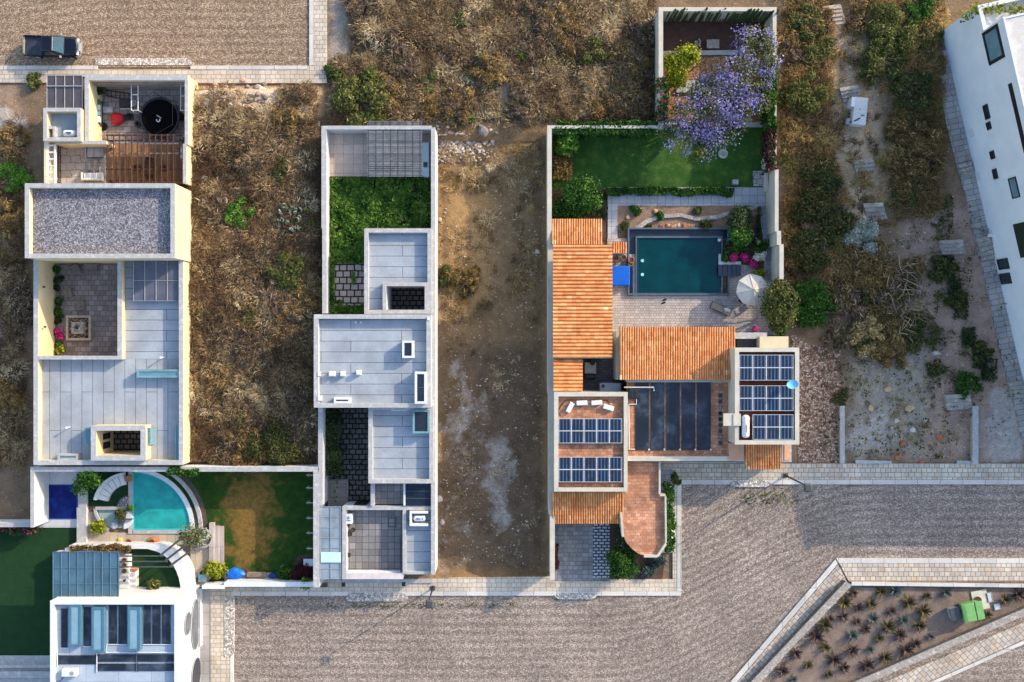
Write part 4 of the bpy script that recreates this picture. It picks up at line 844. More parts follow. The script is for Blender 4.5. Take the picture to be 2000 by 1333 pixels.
t = thing('floor_cushion', 'small yellow cushion on the beige deck left of the terracotta pot', 'cushion', P(235, 1054, .1)); part('cover', MB().loft([(rr(-.2, -.16, .2, .16, .06), 0), (rr(-.22, -.18, .22, .18, .08), .1), (rr(-.12, -.1, .12, .1, .05), .17)]), M('yellow_cloth', (214, 192, 96), None, 3), t, local=True)
t = thing('round_planter', 'round stone planter with cacti where the pool ring meets the deck', 'planter', P(398, 1049, .1)); part('pot_body', MB().lathe((0, 0, 0), [(.85, 0), (1.0, .5), (.9, .52), (.8, .4)], 24), m_cap, t, local=True); part('earth', MB().cyl((0, 0), .82, .2, .42, 18), m_soil, t, local=True)
for k, (a, c) in enumerate(((408.5, 417.5), (418, 427), (427.5, 437))):
    struct('garden_step', MB().pbox(a, 1022+6*min(k, 1), c, 1122, .5-.16*k, -.05), MP('step_slab_%d' % k, (184, 172, 164), (170, 158, 152), (130, 122, 118), .7, 4, .02, rot=0))
# six bracket lamps on the east wall
for k, (q, lab) in enumerate(((928, 'topmost bracket lamp high on the inside of the white lawn wall'), (953, 'second bracket lamp from the top on the white lawn wall'), (982, 'third bracket lamp from the top on the white lawn wall'), (1012, 'fourth bracket lamp from the top on the white lawn wall'), (1041, 'fifth bracket lamp from the top on the white lawn wall'), (1071, 'lowest bracket lamp on the white lawn wall'))):
    t = thing('wall_lamp', lab, 'lamp', P(612, q, 2.6), group='bracket lamps on the lawn wall')
    xw = X(612.5, 3.0)-t.location.x
    part('arm', MB().tube([(xw, 0, .1), (xw-.7, 0, .16)], .05), m_grey, t, local=True)
    part('lamp_shade', MB().lathe((xw-.55, 0, 0), [(.2, .0), (.09, .2), (.04, .26)], 12), m_dgrey, t, local=True)
    part('wall_plate', MB().box(xw-.03, -.14, -.05, xw-.002, .14, .3), m_grey, t, local=True)
tp = thing('blue_tarp', 'bright blue tarpaulin heaped against the front lawn wall', 'tarpaulin', P(460, 1121, .05))
m_tarp = M('blue_tarp', (18, 110, 205), (10, 88, 180), 1.5, .45, .4, bump=.6, bscale=2.5)
def heap(rx, ry, h_, s, n=22): return [([(rx*f*(1+.1*math.sin(3*a+s)+.06*math.sin(7*a+s*2))*math.cos(a), ry*f*(1+.12*math.sin(4*a+s))*math.sin(a)) for a in [2*math.pi*k/n for k in range(n)]], z_) for f, z_ in ((1, 0), (.95, h_*.55), (.7, h_*.9), (.35, h_), (.1, h_*.97))]
part('sheet', MB().loft(heap(1.0, .58, .55, 1)), m_tarp, tp, local=True)
t = thing('rolled_screen', 'rolled grey slatted screen lying along the front lawn wall', 'screen', P(502, 1122, .05)); part('slats', MB().loft([(rr(-.95, -.25, .95, .25, .1), 0), (rr(-.95, -.25, .95, .25, .1), .25), (rr(-.85, -.18, .85, .18, .1), .32)]), M('grey_bamboo', (138, 126, 112), (112, 102, 90), 3, .8), t, local=True)
b = MB()
for k in range(11): b.box(-.9+.17*k, -.2, .321, -.84+.17*k, .2, .345)
part('slat_binding', b, m_woodpale, t, local=True)
t = thing('blue_float', 'dark blue folded float beside the rolled grey screen', 'float', P(535, 1124, .05)); part('folded_sheet', MB().loft(heap(.55, .28, .3, 3)), M('navy_vinyl', (30, 66, 140), (22, 50, 116), 2, .4), t, local=True)
t = thing('red_cushion', 'dark red cushion between the blue tarpaulin and the grey screen', 'cushion', P(483, 1121, .05)); part('cover', MB().loft(heap(.18, .4, .3, 2)), M('maroon_cloth', (110, 44, 40), None, 2), t, local=True)
t = thing('glass_table', 'small glass side table with dark pots by the yellow green bush', 'table', P(399, 1127, .1)); part('table_top', MB().box(-.4, -.35, .5, .4, .35, .53), m_aqua, t, local=True)
for sx in (-1, 1):
    for sy in (-1, 1): part('leg', MB().box(sx*.34-.02, sy*.29-.02, 0, sx*.34+.02, sy*.29+.02, .499), m_dgrey, t, local=True)
pot(397, 1118, .22, .35, 'black pot standing above the small glass side table', m_black, .1)
pot(384, 1132, .2, .3, 'small black pot at the left end of the glass side table', m_black, .1)
t = thing('lawn_bench', 'white block bench in the lower right corner of the patchy lawn', 'bench', P(606, 1097, .04)); part('bench_top', MB().box(-.55, -.35, .4, .5, .35, .5), m_wmetal, t, local=True)
for s in (-1, 1): part('leg', MB().box(s*.38-.06, -.3, 0, s*.38+.06, .3, .399), m_w, t, local=True)
struct('planting_bed', MB().prism(arc(X(600), Y(1112), 1.5, 0, 360, 24)[:-1], .07, -.05), m_soil)
struct('garden_floor', MB().pbox(438, 1119, 560, 1139, .05, -.05), m_cap)
# ------------------------------------------------------------------ long white house in the middle
h2 = thing('terraced_house', 'long narrow white house in the middle with pale flat roofs and two dark patios', 'house', P(735, 700))
m_h2 = M('grey_white_plaster', (188, 189, 191), (170, 171, 174), .5, .9, fine=.05)
ringwalls(h2, (613.5, 615, 841, 796), 7.5, 4.8, 0, m_h2)
plate(h2, 'main_roof', [(621, 622.5, 833.5, 788.5)], 4.8, 4.15, .2, m_memb)
ringwalls(h2, (712, 447, 842.5, 613), 7, 3.9, 0, m_h2)
plate(h2, 'rear_roof', [(719, 454, 835.5, 552.5), (719, 552.5, 748, 606)], 3.9, 3.3, .2, m_memb)
ringwalls(h2, (748, 552.5, 836, 612), 6, 3.92, 0, m_h2, name='light_well_wall')
struct('patio_paving', MB().pbox(755, 555, 845, 610, .055, -.1), m_dstone)
ringwalls(h2, (720, 794, 846, 944), 7, 4.0, 0, m_h2)
plate(h2, 'front_roof', [(727, 801, 839, 937)], 4.0, 3.4, .2, m_memb)
walls(h2, [(842.5, 250, 849.5, 1122)], 3.3, 0, m_h2)
# skylights and vents of the main roof
skylight(h2, (785.5, 666, 808, 699.5), 4, 5.0, 4.152, m_win, m_wmetal)
skylight(h2, (652, 777, 684, 788), 4, 4.7, 4.152, m_win, m_wmetal)
skylight(h2, (810, 726.5, 833, 789), 4.5, 5.1, 4.152, m_glassdark if False else m_win, m_wmetal, barsy=1)
skylight(h2, (764, 797, 795, 803), 1.5, 3.9, 3.402, m_win, m_wmetal)
skylight(h2, (806, 801, 839, 847), 4, 4.3, 3.402, m_win, m_aqua)
for k, (a, b_, wd) in enumerate(((648, 731, 12), (669, 731, 9), (700, 728.5, 9))):
    x, y = X(a, 4.6), Y(b_, 4.6); hw = U(wd, 4.6)/2
    part('roof_vent', MB().loft([(rr(x-hw, y-.22, x+hw, y+.22, .05), 4.152), (rr(x-hw, y-.22, x+hw, y+.22, .05), 4.6), (rr(x-hw*.8, y-.16, x+hw*.8, y+.16, .05), 4.68)]), m_wmetal, h2)
part('roof_vent', MB().cyl((X(695, 4.2), Y(630, 4.2)), .09, 4.152, 4.35, 8).cyl((X(705, 4.2), Y(630, 4.2)), .09, 4.152, 4.35, 8), m_wmetal, h2)
for q in ((620.5, 774, 626, 783), (620.5, 727, 624, 735), (834, 619, 839, 626)): part('drain_box', MB().pbox(*q, 4.86, 4.152), m_wmetal, h2)
# dark glass by the front, mini terrace
plate(h2, 'mini_terrace', [(731, 946, 790, 988)], 3.2, 2.4, .2, m_flag)
walls(h2, [(724.5, 945, 730.5, 988)], 3.2, 0, m_h2)
canopy(h2, (791, 945.5, 842, 988), 3.0, 1, 3, m_glassdark, m_dgrey, bw=.07)
part('frame_beam', MB().pbox(788, 945, 791.5, 988, 3.12, 2.41), m_wmetal, h2)
# west side passage and dark garden patio
wp = thing('side_wall', 'white wall on the left side of the long white house', 'wall', P(632, 700))
walls(wp, [(628.5, 247, 637, 446), (630, 446, 637, 612)], 3.0, 0, m_h2)
walls(wp, [(622, 797, 629.5, 988)], 3.0, 0, m_h2)
struct('patio_paving', MB().pbox(628, 794, 724, 1000, .05, -.1), m_dstone)
struct('timber_deck', MB().pbox(640, 937, 680, 992, .35, -.1), MP('grey_decking', (140, 136, 130), (120, 118, 114), (66, 64, 62), 3.2, .15, .015, stain=.2))
canopy(wp, (626, 990, 666, 1131), 2.9, 2, 7, MG('white_canopy_glass', (196, 208, 212), (160, 176, 186), .45, .08), m_grey)
part('frosted_panel', MB().pbox(626.5, 1079, 665.5, 1099, 3.02, 2.99), M('frosted_panel', (190, 222, 222), (176, 212, 214), 1, .4), wp)
struct('patio_paving', MB().pbox(624, 990, 680, 1138, .05, -.1), m_cap)
# rear terrace
rt_ = thing('terrace_wall', 'white walls of the rear terrace of the long white house', 'wall', P(735, 250))
walls(rt_, [(637, 246.5, 842.5, 252.5)], 3.01, 0, m_h2)
struct('terrace_paving', MB().pbox(637, 250, 843, 345, 1.3, -.1), MP('terrace_flags', (190, 172, 156), (168, 152, 140), (136, 124, 116), .95, .95, .02, stain=.25, c3=(186, 160, 140), off=.0))
part('counter', MB().pbox(824.5, 279, 837.5, 345, 2.1, 1.302), M('white_counter', (206, 214, 216), (190, 200, 206), 1, .4), rt_)
part('sink', MB().pbox(827, 317, 835, 327, 2.13, 2.102), m_dgrey, rt_)
sp_ = thing('slatted_pergola', 'grey slatted pergola over the rear terrace of the long white house', 'pergola', P(771, 300)); z = 2.9
for k in range(8): part('beam', MB().box(X(720+14.4*k, z)-.03, Y(345, z), z+.002, X(720+14.4*k, z)+.03, Y(237, z), z+.03), m_dgrey, sp_)
b = MB()
for k in range(44):
    yy = 237.5+107*k/43; b.box(X(718, z)-random.uniform(0, .1), Y(yy, z)-.035+random.uniform(-.015, .015), z-.05, X(824.5, z), Y(yy, z)+.03+random.uniform(-.02, .01), z, random.random())
part('slat_panel', b, M('grey_slat', (132, 134, 136), (104, 108, 114), 1.5, .7, tint=.3), sp_)
for a in (719, 823): part('post', MB().box(X(a, z)-.06, Y(343, z)-.06, 1.302, X(a, z)+.06, Y(343, z)+.06, z-.182), m_dgrey, sp_)
bn = thing('timber_bench', 'long brown bench under the front edge of the grey pergola', 'bench', P(762, 331, 1.3)); part('seat', MB().box(-2.0, -.2, .4, 2.0, .2, .45), m_wood, bn, local=True)
for s in (-1.7, 1.7): part('leg', MB().box(s-.05, -.17, 0, s+.05, .17, .399), m_wood, bn, local=True)
struct('garden_soil', MB().pbox(637, 345.3, 843, 447, 1.2, -.1).pbox(637, 447, 713, 612, 1.2, -.1), M('dark_earth', (44, 40, 28), (32, 34, 22), 1.2, .95))
struct('stepping_stones', MB().pbox(652, 514, 712, 600, 1.24, 1.1), MP('stepping_slabs', (186, 168, 156), (160, 144, 136), (34, 44, 24), .72, .62, .07, off=.5, stain=.2))
# front terrace
ft = thing('front_terrace_wall', 'white walls round the stone front terrace of the long white house', 'wall', P(735, 1060))
walls(ft, [(669, 990, 676, 1131), (676, 990, 843, 996), (787, 996, 792.5, 1120)], 3.0, 0, m_h2)
plate(ft, 'terrace_floor', [(676, 996, 787, 1128)], 3.0, 1.9, .2, m_flag)
walls(ft, [(676, 1121, 787, 1131)], 2.95, 0, m_h2, M('mottled_coping', (206, 196, 190), (176, 170, 168), 1.4, .8))
part('white_parapet', MB().pbox(679, 1116.5, 782, 1120.5, 2.5, 1.902), m_wmetal, ft)
part('rail', MB().tube([P(782, 1050, 2.9), P(783, 1117, 2.9)], .04).tube([P(782, 1050, 2.3), P(783, 1117, 2.3)], .04), m_black, ft)
part('floor_hatch', MB().pring(758, 1012, 774, 1030, 1.2, 1.93, 1.902), m_black, ft)
t = thing('white_tank', 'white ribbed water cistern with a grey badge in the corner of the front terrace', 'water tank', P(683, 1011, 1.9)); part('tank_body', MB().loft([(rr(-.36, -.48, .36, .48, .08), 0), (rr(-.38, -.5, .38, .5, .08), .7), (rr(-.32, -.44, .32, .44, .06), .8)]), m_wmetal, t, local=True)
part('lid', MB().cyl((0, .12), .16, .801, .84, 14), M('blue_grey_lid', (120, 140, 160), None, 3), t, local=True); part('badge', MB().box(-.2, -.2, .801, .2, -.1, .81), M('grey_badge', (70, 96, 130), None, 3), t, local=True)
for a, b_, lab in ((680, 1025, 'black crate below the white cistern on the front terrace'), (691, 1034, 'dark terrace pot right of the two below the white cistern'), (685, 1042, 'dark brown pot lowest of the cluster below the white cistern'), (682, 1083, 'brown pot alone by the left wall of the front terrace')):
    pot(a, b_, .2, .34, lab, M('dark_pot_%d' % a, (58, 50, 48), None, 3), 1.9)
plate(ft, 'strip_roof', [(792.5, 996, 842.5, 1120)], 3.0, 2.5, .2, m_memb)
walls(ft, [(792.5, 1117.5, 842.5, 1121.5)], 2.98, 0, m_h2)
part('tank_screen', MB().pbox(800, 999, 804, 1028, 3.3, 2.502).pbox(804, 999, 836, 1003.5, 3.302, 2.502).pbox(804, 1023.5, 836, 1028, 3.302, 2.502), m_wmetal, ft)
capsule_tank(X(819.5, 2.9), Y(1012.5, 2.9), 2.5, 1.15, .3, 'white capsule water tank inside the U shaped screen', marks=[(-.1, 0, .4, .12), (.3, 0, .12, .14)])
part('gate_lamp', MB().box(X(671, 1.6)-.16, Y(1142, 1.6)-.16, 1.5, X(671, 1.6)+.16, Y(1142, 1.6)+.16, 1.8), m_black, ft)
part('gate_lamp', MB().box(X(788.5, 1.6)-.16, Y(1141, 1.6)-.16, 1.5, X(788.5, 1.6)+.16, Y(1141, 1.6)+.16, 1.8), m_black, ft)
part('dark_gate', MB().pbox(690, 986.5, 716, 989.3, 2.2, .1), m_black, ft)
part('garage_step', MB().pbox(668, 1131.5, 845, 1139, .3, 0), m_cap, ft)
# ------------------------------------------------------------------ hacienda with orange tile roofs
h3 = thing('tiled_house', 'sand coloured house at right with orange clay tile roofs, terraces and dark pool', 'house', P(1260, 770))
m_s = m_sand
m_tile = MT('clay_tile', [(0, (150, 92, 56)), (.3, (190, 118, 70)), (.6, (208, 144, 92)), (.88, (220, 170, 122)), (1, (230, 202, 164))], .85, 0, dirt=.28)
m_cream_cap = M('cream_coping', (194, 187, 172), (176, 169, 155), 1.2, .85, fine=.06)
def tile_roof(parent, r, z00, z10, z01, z11, along, period=None, rowl=.45):
    """barrel-tile roof over a photo rectangle; heights of NW, NE, SW, SE corners; ridges run along 'x' or 'y'"""
    period = period or (.34 if along == 'x' else .225); hk = period/.42
    c = [P(r[0], r[1], z00), P(r[2], r[1], z10), P(r[0], r[3], z01), P(r[2], r[3], z11)]
    def at(u, v_): return (c[0]*(1-u)+c[1]*u)*(1-v_)+(c[2]*(1-u)+c[3]*u)*v_
    W_ = (c[1]-c[0]).length; D_ = (c[2]-c[0]).length
    span, leng = (W_, D_) if along == 'y' else (D_, W_)
    n = max(3, round(span/period)); m = max(2, round(leng/rowl)); mb = MB(); S = 7
    f = (lambda s, l: at(s, l)) if along == 'y' else (lambda s, l: at(l, s))
    lo_end = f(.5, 1).z < f(.5, 0).z
    prof = [q*hk for q in (.0, .075, .115, .125, .115, .075, .0)]
    for i in range(n):
        ct = random.gauss(0, .04)
        jit = random.uniform(-.03, .03)
        for j in range(m):
            tt = min(1, max(0, .5+ct+random.gauss(0, .12)+(.2 if random.random() < .04 else 0)))
            l0, l1 = j/m, (j+1)/m+.02/leng
            base = len(mb.v); e0, e1 = (0.0, .035) if lo_end else (.035, 0.0)
            for l, e in ((l0, e0), (min(l1, 1.0), e1)):
                for k in range(S):
                    s = (i+.14+.72*k/(S-1)+jit*.3)/n; p = f(min(max(s, 0), 1), l); mb.v.append((p.x, p.y, p.z+prof[k]+e))
            for k in range(S-1): mb.f.append((base+k, base+k+1, base+S+k+1, base+S+k)); mb.t.append(tt)
            g = len(mb.v)   # the channel tile between two covers
            for l in (l0, min(l1, 1.0)):
                for q, hgt in ((-.14, .02), (.0, -.02), (.14, .02)):
                    p = f(min(max((i+q)/n, 0), 1), l); mb.v.append((p.x, p.y, p.z+hgt))
            for k in range(2): mb.f.append((g+k, g+k+1, g+4+k, g+3+k)); mb.t.append(max(0, tt*.85-.04))
    o = part('tile_roof', mb, m_tile, parent)
    part('roof_board', MB().slab([c[2]-Vector((0, 0, .03)), c[3]-Vector((0, 0, .03)), c[1]-Vector((0, 0, .03)), c[0]-Vector((0, 0, .03))], .12), m_s, o)
    return o
# boundary wall on the left, north garden walls
bw3 = thing('boundary_wall', 'long sand coloured boundary wall on the left side of the tiled house', 'wall', P(1074, 700))
walls(bw3, [(1069.5, 246, 1077, 470), (1070.5, 470, 1080.5, 770), (1072, 770, 1082, 1004), (1075, 1004, 1083, 1132)], 3.0, 0, m_s, m_cream_cap)
gw = thing('garden_wall', 'pale walls round the upper garden with the cactus fence and jacaranda', 'wall', P(1400, 130))
walls(gw, [(1077, 246, 1294, 250.5), (1287, 23, 1294.5, 246), (1287, 15, 1516.3, 21.5), (1510, 21.5, 1516, 332)], 3.01, 0, m_s, m_cream_cap)
walls(gw, [(1514, 332, 1520, 452), (1518, 452, 1525, 478), (1523, 478, 1530, 545)], 3.3, 0, m_s, m_cream_cap)
struct('planting_bed', MB().pbox(1287, 24, 1508, 110, .06, -.1), M('brown_bed', (92, 66, 58), (76, 54, 48), 1.5, .95, fine=.15, bump=.4, bscale=9))
struct('gravel_bed', MB().pbox(1287, 109, 1508, 252, .05, -.1), m_ogravel)
sb = wall_thing('stone_edging', [[(1291, 100), (1440, 98), (1440, 107), (1291, 109)]], .3, 0, m_rstone, 'long stone edging below the bare brown bed of the cactus garden', m_cap)
wall_thing('stone_edging', [[(1322, 171), (1420, 170), (1420, 180), (1322, 181)]], .3, 0, m_rstone, 'stone edging under the crown of the jacaranda', m_cap)
wall_thing('stone_edging', [[(1418, 239), (1502, 239), (1502, 247.5), (1418, 247.5)]], .5, 0, m_rstone, 'stone edging along the top of the lawn right of the jacaranda', m_cap)
wall_thing('stone_edging', [[(1294, 243), (1322, 236), (1326, 243), (1298, 250)]], .4, 0, m_rstone, 'short slanted stone edging at the left foot of the jacaranda', m_cap)
t = thing('stone_bench', 'small square stone block bench in the bare brown bed', 'bench', P(1391, 88, .06)); part('bench_top', MB().box(-.6, -.45, .3, .6, .4, .42), m_rstone, t, local=True); part('leg', MB().box(-.5, -.35, 0, -.3, .35, .299).box(.3, -.35, 0, .5, .35, .299), m_rstone, t, local=True)
t = thing('stone_sundial', 'small crescent stone ornament in the bare brown bed', 'ornament', P(1360, 84, .06)); part('crescent', MB().band(arc(0, 0, .28, -120, 60, 12), arc(0, 0, .42, -120, 60, 12), .25, 0), m_rstone, t, local=True); part('plinth', MB().cyl((0, 0), .2, 0, .12, 10), m_rstone, t, local=True)
wall_thing('stone_edging', [[(1340, 157), (1368, 157), (1368, 171), (1340, 171)], [(1380, 152), (1402, 152), (1402, 160), (1380, 160)]], .3, 0, m_rstone, 'pair of stone blocks round a dark opening left of the jacaranda', m_cap)
t = thing('garden_slide', 'turquoise plastic board leaning under the right side of the jacaranda', 'slide', P(1474, 205, .06)); part('board', MB().slab([(-.22, -.9, .2), (.22, -.9, .2), (.22, .9, 1.0), (-.22, .9, 1.0)], .06), M('turquoise_plastic', (40, 140, 190), None, 3, .4), t, local=True); part('leg', MB().box(-.2, .8, 0, -.15, .85, .9).box(.15, .8, 0, .2, .85, .9), m_wmetal, t, local=True)
# lawn, hedge path and rock garden
struct('lawn', MB().pbox(1074, 250, 1512, 370, .06, -.1), m_lawn)
struct('garden_soil', MB().pbox(1074, 370, 1188, 470, .05, -.1), m_soil)
struct('path', MB().pprism([(1187, 366), (1500, 366), (1500, 402), (1206, 402), (1206, 466), (1187, 466)], .13, -.1), MP('pale_path', (178, 178, 180), (162, 164, 168), (124, 126, 130), .75, .75, .025, off=0, stain=.15))
struct('path', MB().pprism([(1482, 402), (1512, 402), (1522, 545), (1530, 655), (1500, 655), (1494, 500)], .13, -.1), m_bluepath)
struct('path', MB().pprism([(1500, 366), (1513, 366), (1513, 402), (1500, 402)], .128, -.1), m_bluepath)
wall_thing('inner_wall', [[(1492, 306), (1497, 306), (1502, 372), (1497, 372)]], 1.2, 0, m_s, 'short pale wall beside the stepping stones at the right edge of the lawn', m_cream_cap)
t = thing('stone_steps', 'small block of pale steps at the lower right corner of the lawn', 'steps', P(1484, 348))
for k in range(3): part('step', MB().pbox(1472, 334+10*k, 1496, 343.5+10*k, .45-.12*k, 0), MP('white_step_%d' % k, (196, 190, 184), (170, 166, 162), (120, 116, 112), .6, .5, .04, dist=.2), t)
t = thing('stone_disc', 'round flat millstone lying on the lawn right of the jacaranda', 'stone', P(1412, 301, .06)); part('disc', MB().lathe((0, 0, 0), [(.45, 0), (.48, .1), (.4, .14)], 18), m_cap, t, local=True); part('hollow', MB().cyl((0, 0), .26, .141, .15, 14), M('pale_green_stone', (150, 156, 120), None, 2), t, local=True)
single('stone_block', MB().loft([(rr(-.3, -.25, .3, .25, .05), 0), (rr(-.28, -.23, .28, .23, .05), .4)]), m_cap, 'single pale stone block at the right end of the clipped hedge', 'stone', loc=P(1435, 357, .05))
struct('gravel_bed', MB().pprism([(1206, 402), (1482, 402), (1484, 420), (1440, 450), (1206, 450)], .08, -.1), m_ogravel if False else M('rock_garden_gravel', (150, 122, 100), (126, 102, 86), 1.5, .95, fine=.35, bump=.6, bscale=10))
wall_thing('stone_edging', [[(1238, 446), (1262, 429), (1290, 420), (1290, 426), (1266, 436), (1248, 448)]], .3, 0, m_rstone, 'left part of the winding stone edging in the rock garden', m_rstone)
for k, (q, lab) in enumerate(((((1290, 420), (1330, 417), (1360, 424), (1358, 431), (1330, 424), (1290, 426.5)), 'middle part of the winding stone edging in the rock garden'), (((1360, 424), (1398, 421), (1430, 411), (1433, 417), (1402, 428), (1359, 431)), 'long right part of the winding stone edging in the rock garden'), (((1430, 411), (1480, 401), (1482, 408), (1433, 417)), 'upper right end of the winding stone edging by the slate path'))):
    wall_thing('stone_edging', [list(q)], .3+.004*k, 0, m_rstone, lab, m_rstone)
def rock(px, py, r, m, label, z=.05, group=None, sy=.8, hgt=.6, seed=None, name='rock'):
    s = random.uniform(0, 6)
    outs = []
    for f, zz in ((.75, 0), (1, hgt*.35), (.85, hgt*.75), (.45, hgt), (.1, hgt*1.02)):
        outs.append(([(r*f*(1+.16*math.sin(2*a+s)+.1*math.sin(5*a+3*s))*math.cos(a), r*f*sy*(1+.18*math.sin(3*a+s))*math.sin(a)) for a in [2*math.pi*k/10 for k in range(10)]], zz*r))
    return single(name, MB().loft(outs), m, label, 'rock', group, loc=P(px, py, z), rz=random.uniform(0, 3))
m_tanrock = M('tan_rock', (204, 172, 132), (176, 142, 106), 2.5, .9, fine=.2, bump=.5); m_redrock = M('red_rock', (178, 112, 78), (150, 92, 64), 2.5, .9, fine=.2, bump=.5); m_palerock = M('pale_rock', (206, 198, 184), (176, 168, 156), 2.5, .9, fine=.2, bump=.5); m_greyrock = M('grey_rock', (136, 130, 126), (106, 100, 98), 2.5, .9, fine=.2, bump=.5)
for a, b_, r_, lab in ((1248, 408, .28, 'tan rock beside the left round cactus in the rock garden'), (1280, 413, .26, 'tan rock between the two round cacti of the rock garden'), (1226, 425, .26, 'tan rock at the far left of the rock garden'), (1376, 441, .24, 'tan rock on the right above the pool wall')):
    rock(a, b_, r_, m_tanrock, lab, .08, 'rocks in the rock garden')
for k in range(34):
    rock(random.uniform(1288, 1346), random.uniform(440, 445.5), random.uniform(.1, .22), random.choice([m_redrock, m_redrock, m_tanrock]), 'broken terracotta coloured stone in the heap along the upper pool wall', .08, 'terracotta stones above the pool')
# pool
pool = thing('dark_pool', 'dark tiled swimming pool with deep teal water beside the tile roofs', 'swimming pool', P(1325, 512))
m_dt = M('dark_pool_tile', (34, 46, 60), (26, 36, 50), 1.2, .3, .5); m_rim = M('slate_rim', (90, 100, 112), (76, 86, 98), 2, .5)
part('pool_rim', MB().ring(X(1225), Y(577), X(1423), Y(446), .16, .45, -.1), m_rim, pool)
part('overflow_channel', MB().box(X(1228.3), Y(465), -.1, X(1419.7), Y(449.3), .12).box(X(1228.3), Y(573.6), -.1, X(1241.5), Y(465.002), .121), m_dt, pool)
part('inner_edge', MB().pprism([(1241.6, 461.5), (1411.5, 461.5), (1411.5, 465), (1241.6, 465)], .36, .122).pprism([(1241.6, 465.05), (1244, 465.05), (1244, 573), (1241.6, 573)], .361, .122).pprism([(1409, 465.05), (1411.5, 465.05), (1411.5, 573), (1409, 573)], .361, .122), m_rim, pool)
part('basin_floor', MB().pbox(1244, 465, 1409, 573.5, -1.0, -1.2), M('teal_floor', (26, 152, 148), (12, 108, 116), .3, .5, c3=(60, 204, 194)), pool)
part('basin_wall', MB().ring(X(1244)+.001, Y(573.5)+.001, X(1409)-.001, Y(465)-.001, .08, .3, -1.0), M('teal_wall', (18, 66, 80), None, 1, .4), pool)
part('water', MB().box(X(1244)+.09, Y(573.5)+.09, .2, X(1409)-.09, Y(465)-.09, .21), MG('teal_water', (136, 206, 210), (8, 84, 92), .3, .02, 1.33, .3, 1.6), pool)
for a, b_ in ((1404, 469.5), (1254, 510), (1254, 537)): part('pool_light', MB().cyl((X(a), Y(b_)), .16, .211, .24, 14), M('pool_light_%d' % b_, (236, 240, 236) if a > 1300 else (150, 214, 206), None, 3), pool)
b = MB()
for k in range(5): b.pbox(1403+9*k, 518.5, 1411+9*k, 539.5, .5, .42)
part('step_deck', b, M('dark_plank', (56, 66, 82), (48, 56, 70), 2, .6), pool)
struct('pool_deck', MB().pprism([(1186, 466), (1224.5, 466), (1224.5, 578), (1423.5, 578), (1423.5, 470), (1494, 470), (1502, 640), (1500, 660), (1186, 660)], .14, -.1), m_deck)
struct('pool_coping', MB().pprism([(1197, 497), (1243, 497), (1243, 577.5), (1420, 577.5), (1420, 583), (1236, 583), (1236, 502), (1197, 502)], .5 if False else .17, .1), m_cap)
part('deck_block', MB().pbox(1196, 497, 1224, 503, .5, .1), m_cap, pool)
wall_thing('planter_wall', [[(1404, 511.5), (1447, 511.5), (1447, 517), (1404, 517)], [(1404, 497), (1408, 497), (1408, 511.4), (1404, 511.4)]], .5, .1, m_cap, 'pale edging round the flower bed beside the dark pool steps', m_cap)
struct('planting_bed', MB().pprism([(1425, 447), (1478, 420), (1492, 500), (1492, 545), (1470, 520), (1409, 510), (1409, 470), (1425, 470)], .2, -.05), m_soil)
# tile roofs and the walls below them
def house_block(r, z, zt, name='wall'): return part(name, MB().pbox(r[0], r[1], r[2], r[3], zt, 0), m_s, h3)
house_block((1084, 482, 1187, 696), 0, 2.75); house_block((1082, 436, 1168, 472), 0, 2.5); house_block((1218, 652, 1425, 740), 0, 3.2)
tile_roof(h3, (1077, 428, 1176, 478), 2.7, 2.7, 3.3, 3.3, 'y')
tile_roof(h3, (1080, 478.5, 1196, 700), 4.6, 3.5, 4.6, 3.5, 'x')
tile_roof(h3, (1196.5, 473, 1224, 495), 2.3, 2.3, 2.6, 2.6, 'y')
part('lean_to_wall', MB().pbox(1197, 476, 1222, 494, 2.05, 0), m_s, h3)
tile_roof(h3, (1081, 701, 1138, 766), 4.2, 3.4, 4.2, 3.4, 'x')
house_block((1084, 703, 1134, 764), 0, 2.7)
tile_roof(h3, (1210, 639, 1436, 742), 3.5, 3.5, 4.5, 4.5, 'y')
tile_roof(h3, (1078, 962, 1218, 1023), 3.6, 3.6, 2.8, 2.8, 'y')
house_block((1086, 960, 1212, 1010), 0, 2.65)
tile_roof(h3, (1455, 869, 1526, 917), 3.8, 3.8, 2.9, 2.9, 'y')
house_block((1462, 872, 1520, 905), 0, 2.7)
part('gable_wall', MB().pbox(1203, 648, 1211, 742, 2.6, 0), m_s, h3)
# flat roof with ten-panel arrays
z = 4.6
walls(h3, [(1083, 767, 1090, 960), (1090, 767, 1219, 774), (1219, 767, 1225.5, 900), (1219, 900, 1225, 960), (1090, 953.5, 1219, 960)], z, 0, m_s, m_cream_cap)
plate(h3, 'terracotta_roof', [(1090, 774, 1219, 953.5)], z, 4.15, .2, m_terra)
z = 4.0
walls(h3, [(1225.5, 741.5, 1424, 746.5), (1225.5, 892.5, 1452, 900.5)], z, 0, m_s, m_cream_cap)
plate(h3, 'terracotta_roof', [(1225.5, 746.5, 1440, 892.5)], z, 3.5, .2, m_terra)
part('side_slab', MB().pbox(1424, 866, 1453, 899.8, 4.06, 3.5), M('pink_slab', (196, 150, 124), (180, 136, 112), 1, .85), h3)
